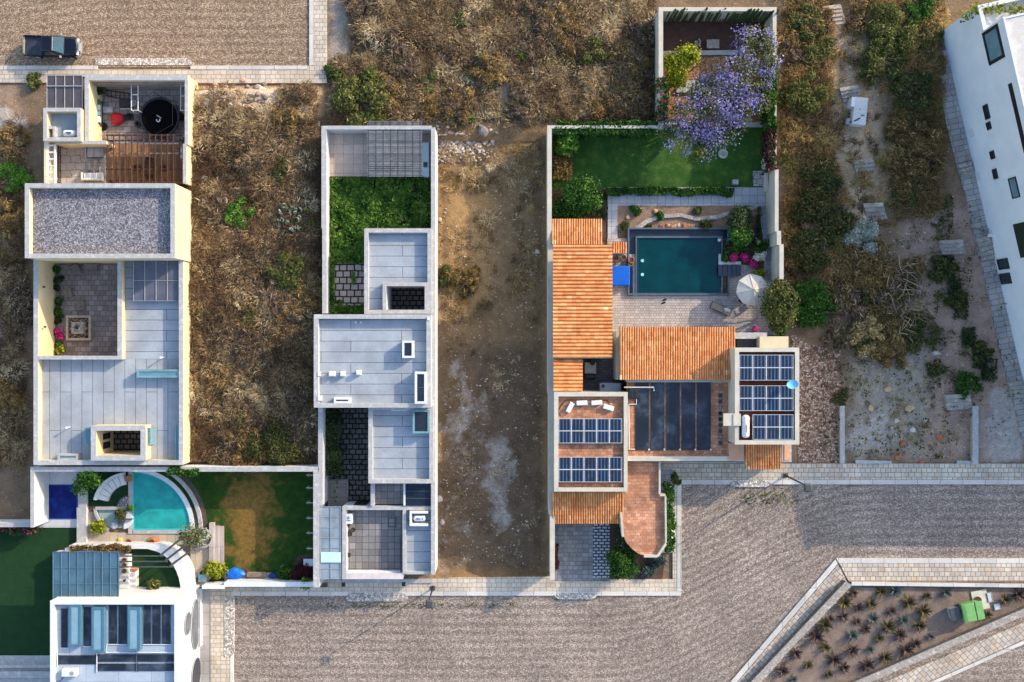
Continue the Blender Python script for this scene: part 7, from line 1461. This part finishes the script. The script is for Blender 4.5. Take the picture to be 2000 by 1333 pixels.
# hedges, creepers
def hedge(label, r, z0, z1, kind, n, name='hedge', cat='hedge', size=.15, extra=None, group=None, wav=.12):
    x0, x1, y0, y1 = X(r[0], z1), X(r[2], z1), Y(r[3], z1), Y(r[1], z1); t = thing(name, label, cat, ((x0+x1)/2, (y0+y1)/2, z0), 0, group); c = np.array(t.location)
    def cloud(n, bump=0):
        p = np.stack([RNG.uniform(x0, x1, n), RNG.uniform(y0, y1, n), RNG.uniform(z0+.1, z1, n)**1.0], -1); top = RNG.random(n) < .5; p[top, 2] = z1+RNG.normal(0, .07, top.sum())+bump
        p[:, 0] += wav*fbm(p[:, 0], p[:, 1], 2.2, 5)*1.5; p[:, 1] += wav*fbm(p[:, 0], p[:, 1], 2.0, 6)*1.5
        keep = fbm(p[:, 0], p[:, 1], 1.6, 9)+RNG.random(n)*1.1 > -.2; p = p[keep]; nr = RNG.normal(size=p.shape)*.6+np.array([0, 0, .8]); nr /= np.linalg.norm(nr, axis=1, keepdims=True)
        return quads(p-c, nr, np.full(len(p), size)), np.clip(.5+.22*fbm(p[:, 0], p[:, 1], 2.5, 2)+RNG.normal(0, .16, len(p)), 0, 1)
    obj('foliage', np_mesh('foliage', *cloud(n)), G[kind], t)
    sm = MB(); L_ = (x1-x0, y1-y0); ln = max(L_)
    for q in range(max(2, int(ln/1.2))):
        f = (q+.5)/max(2, int(ln/1.2)); px_, py_ = (-L_[0]/2+L_[0]*f, 0) if L_[0] > L_[1] else (0, -L_[1]/2+L_[1]*f); sm.tube([(px_, py_, 0), (px_+.05, py_, (z1-z0)*.8)], [.05, .02], 5)
    part('stem', sm, m_bark, t, local=True)
    for e in (extra or []): obj('blossom', np_mesh('blossom', *cloud(e[1], .06)), G[e[0]], t)
    return t
hedge('clipped green hedge along the lower edge of the shaded lawn', (1186, 367, 1432, 381), .05, .8, 'green', 5200)
hedge('ivy covering the rear wall of the lawn left of the jacaranda', (1082, 238, 1290, 262), .3, 2.9, 'green', 6500, 'ivy', 'ivy', .17)
hedge('green creeper on the right wall of the upper garden', (1500, 128, 1516, 250), .3, 3.1, 'green', 3600, 'creeper', 'creeper', .16)
hedge('wine red bougainvillea hanging on the right garden wall below the green creeper', (1501, 250, 1514, 335), .3, 3.2, 'wine', 2000, 'bougainvillea', 'creeper', .15, extra=[('pink', 22), ('green', 500)])
hedge('pink flowered bougainvillea on the left wall of the upper garden', (1285, 150, 1304, 240), .3, 3.0, 'green', 2600, 'bougainvillea', 'creeper', .16, extra=[('pink', 260)])
hedge('flowering creeper down the right side of the rounded terracotta terrace', (1302, 948, 1318, 1078), .2, 2.6, 'green', 2800, 'creeper', 'creeper', .16, extra=[('whitefl', 60)])
hedge('dark flowering creeper along the lower left of the rounded terracotta terrace', (1206, 1036, 1256, 1084), .2, 2.0, 'dark', 2200, 'creeper', 'creeper', .15, extra=[('whitefl', 90)])
hedge('red leaved plant strip at the foot of the driveway wall', (1083, 1064, 1091, 1112), .1, .9, 'wine', 700, 'border_plant', 'plant', .14)
hedge('dry brown hedge in the white planter above the blue glass canopy', (136, 1066.5, 250, 1077), 1.6, 2.2, 'rust', 2400, size=.14)
hedge('green ivy hanging over the boundary wall behind the curved pool rim', (327, 915, 390, 930), 1.6, 3.1, 'green', 1400, 'ivy', 'ivy', .17)
hedge('pink flowered creeper along the white wall at the far left lawn', (-60, 1024, 72, 1044), .1, 1.4, 'dark', 1500, 'bougainvillea', 'creeper', .16, extra=[('pink', 120)])
hedge('dark shrubs along the shaded wall of the dark garden patio', (636, 800, 664, 930), .1, 1.5, 'dark', 3000, 'border_plant', 'plant', .17)
hedge('dull green ivy trailing on the terrace parapet of the white building', (1897, 6, 2060, 26), 4.5, 6.9, 'yellow', 1600, 'ivy', 'ivy', .18)
hedge('dark hedge strip along the right side of the slate path to the pool', (1480, 402, 1486, 470), .1, .7, 'dark', 700, size=.13)
hedge('pinkish bare bush on the left side of the shaded lawn', (1080, 300, 1118, 350), .1, 1.2, 'rust', 900, 'bare_bush', 'shrub', .16)
hedge('green creeper spilling over the wall above the lowest dark window of the white building', (1982, 440, 2010, 500), .3, 3.0, 'dark', 1200, 'creeper', 'creeper', .18)
# ground ivy of the white house (no one could count it)
def cover(name, polys, n, kind, size, zfun, hole=None):
    P_ = []
    for (x0, y0, x1, y1), f in polys: m = int(n*f); P_.append(np.stack([RNG.uniform(x0, x1, m), RNG.uniform(y0, y1, m)], -1))
    p = np.concatenate(P_); keep = fbm(p[:, 0], p[:, 1], .08, 8)+RNG.random(len(p)) > -.15
    if hole is not None: keep &= ~hole(p[:, 0], p[:, 1])
    p = p[keep]; hh = .12+.3*np.clip(.5+.6*fbm(p[:, 0], p[:, 1], .13, 4), 0, 1)
    c = np.stack([(p[:, 0]-1000)/K*(1-zfun/H), -(p[:, 1]-666.5)/K*(1-zfun/H), zfun+hh*RNG.uniform(.5, 1.1, len(p))], -1); nr = RNG.normal(size=c.shape)*.6+np.array([0, 0, .8]); nr /= np.linalg.norm(nr, axis=1, keepdims=True)
    o = obj(name, np_mesh(name, quads(c, nr, np.full(len(c), size)), np.clip(.5+.3*fbm(p[:, 0], p[:, 1], .12, 4)+RNG.normal(0, .14, len(c)), 0, 1)), G[kind]); return tag(o, kind='stuff')
def inpath(x, y): return (x > 654) & (x < 716) & (y > 514) & (y < 598) & (fbm(x, y, .12, 3) > -.75)
cover('ground_ivy', [((640, 348, 840, 448), .62), ((640, 448, 711, 612), .38)], 19000, 'ivy', .19, 1.2, inpath)
cover('ground_ivy', [((1080, 380, 1186, 430), 1)], 900, 'dark', .18, .05)
cover('patio_weeds', [((632, 800, 720, 985), 1)], 420, 'dark', .17, .05)
cover('slope_weeds', [((1770, 380, 1860, 470), .3), ((1640, 660, 1900, 900), .45), ((1820, 500, 1900, 760), .35)], 4200, 'mixed', .17, .0, lambda x, y: fbm(x, y, .075, 12)+.5*fbm(x, y, .3, 13) < .1)
for q_ in ((1838, 500, 1862, 545), (1848, 540, 1876, 585), (1858, 580, 1888, 625), (1878, 640, 1904, 680), (1898, 680, 1926, 720), (1915, 700, 1945, 745)): cover('gully_weeds', [(q_, 1)], 420, 'dark', .17, .05)
cover('slope_weeds', [((1600, 480, 1840, 700), .6), ((1880, 400, 1990, 860), .25), ((1740, 60, 1840, 480), .4)], 4200, 'olive', .15, .0, lambda x, y: fbm(x, y, .08, 15) < .1)
cover('path_weeds', [((1610, 180, 1740, 470), .6), ((1660, 0, 1720, 160), .4)], 420, 'olive', .15, .0, lambda x, y: fbm(x, y, .09, 14) < .0)
cover('kerb_weeds', [((640, 1176, 1010, 1186), .5), ((1440, 950, 1560, 985), .5)], 320, 'olive', .16, -.08)
cover('crack_weeds', [((1600, 640, 1650, 900), 1)], 120, 'dark', .2, .0)
# agaves in the planted triangle
def agave_mesh(seed, n=64, ln=1.0):
    rng = np.random.default_rng(seed); V = []; T = []
    for k in range(n):
        a = rng.uniform(0, 6.28); e = rng.uniform(.1, 1.15); l = ln*rng.uniform(.6, 1.0); d = np.array([math.cos(a)*math.cos(e), math.sin(a)*math.cos(e), math.sin(e)]); s = np.array([-math.sin(a), math.cos(a), 0])*.05
        p0 = d*.05; p1 = d*l*.5; p2 = d*l*.92; p2[2] -= .1*l; p3 = d*l; p3[2] -= .16*l; t = rng.uniform(.1, .95)
        V += [[p0-s*.8, p0+s*.8, p1+s, p1-s], [p1-s, p1+s, p2+s*.5, p2-s*.5], [p2-s*.5, p2+s*.5, p3, p3]]; T += [t*.7, t, min(1, t*1.15)]
    return np.array(V), np.array(T)
AG = {}
for kd in ('agave', 'agaveg', 'agaveb'):
    for sd_ in (1, 2): me = np_mesh('agave', *agave_mesh(sd_)); me.materials.append(G[kd]); AG[(kd, sd_)] = me
ag = [(1668, 1160, 'agave'), (1722, 1157, 'agaveg'), (1750, 1155, 'agaveb'), (1812, 1165, 'agaveg'), (1848, 1158, 'agaveb'), (1776, 1178, 'agaveg'), (1678, 1188, 'agave'), (1702, 1180, 'agaveg'), (1804, 1194, 'agaveg'), (1742, 1195, 'agave'), (1798, 1222, 'agaveg'), (1622, 1210, 'agave'), (1648, 1205, 'agave'), (1612, 1222, 'agaveg'), (1675, 1215, 'agave'), (1706, 1210, 'agaveb'), (1735, 1225, 'agaveg'), (1692, 1230, 'agave'), (1665, 1242, 'agaveb'), (1595, 1245, 'agave'), (1718, 1248, 'agaveg'), (1758, 1240, 'agave'), (1818, 1245, 'agaveb'), (1612, 1266, 'agaveg'), (1666, 1272, 'agave'), (1700, 1270, 'agaveb'), (1555, 1278, 'agave'), (1630, 1290, 'agave'), (1580, 1300, 'agaveg'), (1730, 1285, 'agaveg'), (1770, 1270, 'agave'), (1790, 1258, 'agave'), (1530, 1310, 'agave'), (1620, 1318, 'agaveg'), (1650, 1305, 'agave'), (1695, 1300, 'agave'), (1550, 1328, 'agaveb'), (1964, 1172, 'agaveg'), (1990, 1162, 'agave'), (1930, 1202, 'agaveg'), (1765, 1212, 'agaveb'), (1650, 1178, 'agaveg')]
for k, (x, y, kd) in enumerate(ag):
    o = obj('agave', AG[(kd, 1+k % 2)], None); o.location = (X(x, .3), Y(y, .3), .06); o.rotation_euler = (0, 0, k*1.7); o.scale = ((.62+.5*((k*37 % 11)/10)),)*3
    tag(o, {'agave': 'dark spiky maroon agave rosette in the planted triangle', 'agaveg': 'olive brown spiky agave rosette in the planted triangle', 'agaveb': 'dusky blue grey agave rosette in the planted triangle'}[kd], 'agave', 'agaves in the planted triangle')
# organ-pipe cactus fence
def ccol(r, h, n=8):
    o = []
    for z_, f in ((0, 1), (h*.5, 1.05), (h*.93, 1), (h, .45)): o.append(([(r*f*(1 if k % 2 else .72)*math.cos(math.pi*k/n), r*f*(1 if k % 2 else .72)*math.sin(math.pi*k/n)) for k in range(2*n)], z_))
    return MB().loft(o)
cm = mesh_of('organ_cactus', ccol(.11, 1.0)); cm.materials.append(M('cactus_skin', (70, 92, 58), (48, 68, 44), 3, .7, fine=.15, coord='O', rand=.25))
for k in range(46):
    x = 1299+4.6*k; h_ = random.uniform(2.3, 3.6); o = obj('organ_cactus', cm, None); o.location = (X(x), Y(43+random.uniform(-2, 2)), .05); o.scale = (1, 1, h_); o.rotation_euler = (random.uniform(-.06, .06), random.uniform(-.05, .05), k)
    tag(o, 'slim green cactus column in the close row along the top wall of the upper garden', 'cactus', 'cactus columns along the top wall')
# prickly pear
pp = thing('prickly_pear', 'pale grey prickly pear cactus in the dry lot below the bright green shrub', 'cactus', P(570, 430, 1.0)); random.seed(5)
pad = []; stack = [((random.uniform(-.9, .9), random.uniform(-1.3, 1.2), 0), random.uniform(0, 3.1), 0) for _ in range(13)]
m_pad = MT('cactus_pad', [(0, (70, 86, 72)), (.6, (112, 124, 104)), (1, (156, 160, 136))], .7, 0); clus = []
for root_ in stack: clus.append([root_])
for stack in clus:
  b = MB()
  while stack:
      (x, y, z_), a, lv = stack.pop(); tilt = random.uniform(-.7, .7); c_ = Vector((x, y, z_)); upv = Vector((math.sin(tilt)*math.cos(a), math.sin(tilt)*math.sin(a), math.cos(tilt))); sd_ = Vector((-math.sin(a), math.cos(a), 0)); nn = upv.cross(sd_)
      L_ = .42; ringp = [c_+upv*(L_/2+L_/2*math.cos(q))+sd_*(.17*math.sin(q)*(1+.15*math.cos(q))) for q in [2*math.pi*k/10 for k in range(10)]]
      vs_ = [p-nn*.03 for p in ringp]+[p+nn*.03 for p in ringp]; b.add([tuple(p) for p in vs_], [tuple(range(9, -1, -1)), tuple(range(10, 20))]+[(i, (i+1) % 10, 10+(i+1) % 10, 10+i) for i in range(10)], random.random())
      if lv < 2:
          for _ in range(2): stack.append((tuple(c_+upv*L_*.92+sd_*random.uniform(-.1, .1)), a+random.uniform(-1, 1), lv+1))
  part('pad_cluster', b, m_pad, pp, local=True)
# dead branch piles on the right slope
for k, (x, y, r, n_, lab) in enumerate(((1735, 545, 3.0, 120, 'big tangle of dry bare branches in the middle of the shaded slope'), (1770, 630, 2.0, 70, 'smaller pile of dry branches below the big tangle'), (1690, 520, 1.8, 60, 'thin pile of brown twigs left of the big tangle'))):
    random.seed(40+k); t = thing('branch_pile', lab, 'branches', P(x, y, 0)); b = MB()
    for _ in range(n_):
        a = random.gauss(-.9, .8); cx_, cy_ = random.gauss(0, r*.35), random.gauss(0, r*.4); l = random.uniform(.6, 1.5)*r*.6; z_ = random.uniform(.15, 1.0)
        b.tube([(cx_, cy_, z_), (cx_+l*.5*math.cos(a), cy_+l*.5*math.sin(a), z_+random.uniform(0, .35)), (cx_+l*math.cos(a+random.uniform(-.4, .4)), cy_+l*math.sin(a), z_*random.uniform(.3, 1.2))], [.035, .025, .008], 4, random.random())
    part('branches', b, MT('dry_branch', [(0, (92, 70, 52)), (.5, (146, 118, 90)), (1, (196, 172, 140))], .85, 0), t, local=True)
# rocks
for a, b_, r_, mm, lab in ((1733, 760, .42, m_tanrock, 'largest tan boulder in the weedy plot'), (1776, 798, .46, m_tanrock, 'tall tan boulder right of the largest one in the weedy plot'), (1700, 797, .34, m_tanrock, 'long tan rock left of centre in the weedy plot'), (1750, 822, .3, m_palerock, 'small pinkish rock in the centre of the weedy plot'), (1782, 840, .34, m_palerock, 'white boulder in the weedy plot near the centre'), (1808, 821, .24, m_palerock, 'small grey white rock right of centre in the weedy plot'), (1835, 855, .42, m_redrock, 'orange boulder at right in the weedy plot'), (1683, 863, .26, m_palerock, 'white oval rock at left in the weedy plot'), (1715, 856, .24, m_tanrock, 'small yellowish rock beside the white oval rock'), (1762, 866, .36, m_redrock, 'reddish rock below centre in the weedy plot'), (1753, 893, .36, m_redrock, 'red tan rock near the pavement at the foot of the weedy plot'), (1800, 904, .3, m_redrock, 'flat orange rock touching the pavement edge of the weedy plot'), (1675, 613, .4, m_greyrock, 'grey boulder left of the smaller dry branch pile'), (1688, 425, .22, m_palerock, 'small pale stone beside the lowest sandy path steps'), (1650, 410, .3, m_greyrock, 'dark grey stone left of the lowest sandy path steps'), (400, 352, .5, m_palerock, 'white curved slab of stone beside the beige house wall in the dry lot'), (440, 342, .35, m_palerock, 'pale stone in the dry lot above the bright green shrub'), (427, 378, .4, m_greyrock, 'grey stone in the dry lot left of the bright green shrub'), (620, 244, .35, m_palerock, 'white stone at the rear corner of the long white house'), (944, 256, .6, m_greyrock, 'round grey boulder above the white rubble'), (1050, 492, .26, m_palerock, 'white stone on the bare lot near the sand coloured wall'), (858, 430, .3, m_tanrock, 'pinkish stone on the bare lot beside the white house'), (858, 975, .4, m_palerock, 'white lump of plaster on the bare lot beside the dark glass canopy'), (864, 1020, .3, m_palerock, 'smaller white lump on the bare lot below the dark glass canopy'), (1827, 690, .35, m_palerock, 'pale stone beside the lower dry branches on the slope')):
    rock(a, b_, r_, mm, lab, float(gz(a, b_))-.03, 'rocks lying in the dry lots')
pb_ = MB(); random.seed(9)
def cobbles(n, fx, fy, r0, r1, mb, z=0):
    for _ in range(n):
        x, y = fx(), fy(); r = random.uniform(r0, r1); zz = float(gz(x, y))+z; c_ = P(x, y, zz); q = random.uniform(0, 3)
        o = lambda f: [(c_.x+r*f*(1+.25*math.sin(2*a+q))*math.cos(a), c_.y+r*f*.8*(1+.2*math.sin(3*a+q))*math.sin(a)) for a in [2*math.pi*k/7 for k in range(7)]]
        mb.loft([(o(.8), zz-.05), (o(1), zz+r*.3), (o(.5), zz+r*.8)], random.random())
cobbles(520, lambda: random.betavariate(1.1, 2.2)*125+852, lambda: random.gauss(284, 15), .05, .19, pb_); cobbles(90, lambda: random.uniform(388, 530), lambda: random.gauss(195, 18), .06, .4, pb_, .0); cobbles(140, lambda: random.uniform(385, 545), lambda: random.uniform(172, 240), .04, .15, pb_)
cobbles(700, lambda: random.uniform(855, 1062), lambda: random.uniform(330, 1110), .03, .1, pb_); cobbles(420, lambda: random.uniform(1640, 1900), lambda: random.uniform(380, 900), .03, .12, pb_); cobbles(160, lambda: random.uniform(1610, 1740), lambda: random.uniform(60, 470), .03, .11, pb_)
tag(obj('rubble', mesh_of('rubble', pb_), MT('rubble_stone', [(0, (120, 102, 86)), (.4, (172, 156, 138)), (.8, (208, 198, 186)), (1, (190, 134, 106))], .9, 0)), kind='stuff')
# ------------------------------------------------------------------ dry grass of the wild lots (stuff)
def tufts(name, n, region, mat, ln=(.35, .8), blades=22, wid=.045, patch=.03, seed=1, thr=-.3, lean=(.25, 1.25), comb=.5, dome=0.0):
    rng = np.random.default_rng(seed); x0, y0, x1, y1 = region[0]; p = np.stack([rng.uniform(x0, x1, n), rng.uniform(y0, y1, n)], -1)
    dens = region[1](p[:, 0], p[:, 1]); f = fbm(p[:, 0], p[:, 1], patch, seed+10); f2 = fbm(p[:, 0], p[:, 1], patch*3.3, seed+20)
    keep = (rng.random(n) < dens) & (f+.5*f2 > thr+rng.normal(0, .25, n)); p, f, f2 = p[keep], f[keep], f2[keep]; n = len(p)
    z = gz(p[:, 0], p[:, 1]); c = np.stack([(p[:, 0]-1000)/K, -(p[:, 1]-666.5)/K, z], -1)
    sz = rng.uniform(.6, 1.25, n)*(1+.3*f); a0 = 3.1*fbm(p[:, 0], p[:, 1], .02, seed+30)
    B = blades; ang = a0[:, None]*comb+rng.normal(0, 1, (n, B))*1.5+rng.integers(0, 2, (n, B))*.6; el = rng.uniform(lean[0], lean[1], (n, B)); L_ = rng.uniform(ln[0], ln[1], (n, B))*sz[:, None]
    d = np.stack([np.cos(ang)*np.cos(el), np.sin(ang)*np.cos(el), np.sin(el)], -1); s = np.stack([-np.sin(ang), np.cos(ang), np.zeros_like(ang)], -1)*wid*rng.uniform(.6, 1.3, (n, B))[..., None]
    b = c[:, None, :]+np.concatenate([rng.normal(0, .16, (n, B, 2)), np.zeros((n, B, 1))], -1)
    if dome:
        rc = (dome*rng.uniform(.45, 1.25, n))[:, None]; th = rng.uniform(0, 6.283, (n, B)); rr_ = np.sqrt(rng.random((n, B))); ang = th+rng.normal(0, .7, (n, B))
        b = c[:, None, :]+np.stack([rr_*rc*np.cos(th), rr_*rc*np.sin(th), .62*rc*np.sqrt(np.clip(1-rr_**2, 0, 1))], -1)
        el = np.clip(1.35-rr_*1.25+rng.normal(0, .35, (n, B)), -.1, 1.4); d = np.stack([np.cos(ang)*np.cos(el), np.sin(ang)*np.cos(el), np.sin(el)], -1); s = np.stack([-np.sin(ang), np.cos(ang), np.zeros_like(ang)], -1)*wid*rng.uniform(.6, 1.3, (n, B))[..., None]
    m1 = b+d*L_[..., None]*.55; bend = rng.normal(0, .5, (n, B)); d2 = np.stack([np.cos(ang+bend)*np.cos(el*.5), np.sin(ang+bend)*np.cos(el*.5), np.sin(el*.5)-.25], -1); m2 = m1+d2*L_[..., None]*.5
    V = np.stack([np.stack([b-s*.6, b+s*.6, m1+s*.5, m1-s*.5], 2), np.stack([m1-s*.5, m1+s*.5, m2+s*.15, m2-s*.15], 2)], 2).reshape(-1, 4, 3)
    tt = np.clip(.44+.3*f2+.26*f+rng.normal(0, .17, n), 0, 1)[:, None]+rng.normal(0, .13, (n, B)); T = np.repeat(np.clip(tt, 0, 1).reshape(-1), 2)
    return tag(obj(name, np_mesh(name, V, T), mat), kind='stuff')
straw = MT('dry_straw', [(0, (56, 47, 38)), (.3, (106, 87, 62)), (.6, (158, 132, 94)), (.85, (198, 173, 130)), (1, (222, 203, 164))], .9, 0, .1)
brush = MT('dry_brush', [(0, (44, 34, 26)), (.4, (84, 64, 46)), (.75, (124, 98, 70)), (1, (170, 140, 104))], .9, 0, .05)
gold = MT('golden_grass', [(0, (66, 53, 34)), (.35, (118, 94, 56)), (.7, (168, 135, 82)), (1, (206, 175, 120))], .9, 0, .1)
weed = MT('green_weed', [(0, (40, 48, 20)), (.5, (84, 90, 38)), (1, (140, 136, 70))], .85, 0, .1)
bx_m = lambda a, b_, c_, d_, e: (lambda x, y: box_mask(x, y, a, b_, c_, d_, e))
def dN(x, y):
    m = box_mask(x, y, 676, -260, 1284, 246, 22); m = m*(1-np.exp(-(((x-990)/27)**2+((y-192)/36)**2)**3)); m = m*(.25+.75*sstep(-.75, -.1, fbm(x, y, .035, 77)))*np.where((x > 625) & (x < 852) & (y > 232), 0, 1)
    return np.maximum(m, .5*box_mask(x, y, 640, 110, 700, 246, 14))
def dA(x, y):
    m = box_mask(x, y, 376, 172, 622, 902, 10)*(1-.93*box_mask(x, y, 366, 140, 552, 244, 20)); return m*(1-.7*np.exp(-(((x-470)/26)**2+((y-419)/26)**2)**2))
def dL(x, y): return box_mask(x, y, -150, 240, 50, 915, 12)*(1-.85*np.exp(-(((x-12)/34)**2+((y-250)/36)**2)**2))*(1-.9*np.exp(-(((x-4)/22)**2+((y-662)/60)**2)**2))*.9
def dR(x, y):
    m = np.maximum(box_mask(x, y, 1526, -200, 1625, 470, 14), box_mask(x, y, 1735, -200, 1838, 430, 20)); m = np.maximum(m, box_mask(x, y, 1640, -200, 1860, 70, 24)*.9); m = np.maximum(m, box_mask(x, y, 1535, 440, 1680, 560, 20)*.55)
    return np.maximum(m, .12*box_mask(x, y, 1600, -60, 1760, 480, 30))
def dR2(x, y): return .55*box_mask(x, y, 1640, 480, 1830, 700, 40)+.12*box_mask(x, y, 1650, 690, 1900, 900, 20)
def dM(x, y): return .7*box_mask(x, y, 852, 275, 1066, 380, 20)+.45*box_mask(x, y, 980, 300, 1066, 600, 30)+.3*box_mask(x, y, 852, 380, 990, 620, 40)+.2*box_mask(x, y, 852, 560, 1066, 1115, 20)*(fbm(x, y, .045, 61) > -.1)+.5*np.exp(-(((x-880)/30)**2+((y-560)/46)**2))
tufts('dry_clumps', 1500, ((640, -260, 1290, 250), dN), straw, (.3, .6), 110, .04, seed=31, thr=-.5, dome=.85); tufts('dry_clumps', 900, ((640, -260, 1290, 250), dN), brush, (.3, .6), 110, .04, seed=32, thr=-.3, dome=.9)
tufts('dry_clumps', 950, ((372, 165, 626, 904), dA), straw, (.3, .6), 110, .04, seed=33, thr=-.4, dome=.85); tufts('dry_clumps', 800, ((372, 165, 626, 904), dA), brush, (.3, .6), 110, .04, seed=34, thr=-.3, dome=.95)
tufts('dry_clumps', 800, ((-150, 235, 52, 915), dL), straw, (.3, .6), 100, .04, seed=35, thr=-.3, dome=.8); tufts('dry_clumps', 500, ((-150, 235, 52, 915), dL), brush, (.3, .6), 100, .04, seed=36, thr=-.2, dome=.9)
tufts('golden_clumps', 900, ((1524, -200, 1840, 700), dR), gold, (.3, .6), 110, .04, seed=37, thr=-.4, dome=.85); tufts('dry_clumps', 500, ((1524, -200, 1840, 700), dR), brush, (.3, .6), 100, .04, seed=38, thr=-.1, dome=.9); tufts('green_clumps', 220, ((1524, -200, 1840, 700), dR), weed, (.25, .5), 110, .045, seed=39, thr=.1, dome=.8)
tufts('dry_clumps', 90, ((850, 260, 1068, 640), dM), straw, (.25, .5), 100, .04, seed=40, thr=-.1, dome=.6)
tufts('dry_grass', 6500, ((640, -260, 1290, 250), dN), straw, seed=1, thr=-.55); tufts('dry_brush', 3000, ((640, -260, 1290, 250), dN), brush, (.4, .9), 20, .04, seed=2, thr=-.3)
tufts('dry_grass', 4000, ((372, 165, 626, 904), dA), straw, seed=3, thr=-.45); tufts('dry_brush', 2400, ((372, 165, 626, 904), dA), brush, (.4, .95), 20, .04, seed=4, thr=-.35)
tufts('dry_grass', 3400, ((-150, 235, 52, 915), dL), straw, seed=5, thr=-.3); tufts('dry_brush', 2400, ((-150, 235, 52, 915), dL), brush, seed=6, thr=-.2)
tufts('golden_grass', 4600, ((1524, -200, 1840, 700), dR), gold, seed=7, thr=-.45); tufts('dry_brush', 2600, ((1524, -200, 1840, 700), dR), brush, seed=8, thr=-.1); tufts('green_weeds', 1100, ((1524, -200, 1840, 700), dR), weed, seed=9, thr=.2)
tufts('green_weeds', 700, ((1640, 480, 1900, 900), dR2), weed, (.15, .35), 22, .04, seed=50, thr=.0)
tufts('dry_grass', 3200, ((1640, 480, 1900, 900), dR2), straw, (.2, .5), 16, .035, seed=10, thr=-.2)
tufts('dry_grass', 5200, ((850, 260, 1068, 1118), dM), straw, (.12, .4), 14, .035, seed=11, thr=-.2); tufts('golden_grass', 900, ((850, 260, 1068, 640), dM), gold, (.2, .55), 18, .04, seed=12, thr=-.0)
tufts('green_weeds', 900, ((640, -200, 1290, 250), dN), weed, seed=13, thr=.35); tufts('green_weeds', 500, ((372, 165, 626, 904), dA), weed, seed=14, thr=.35)
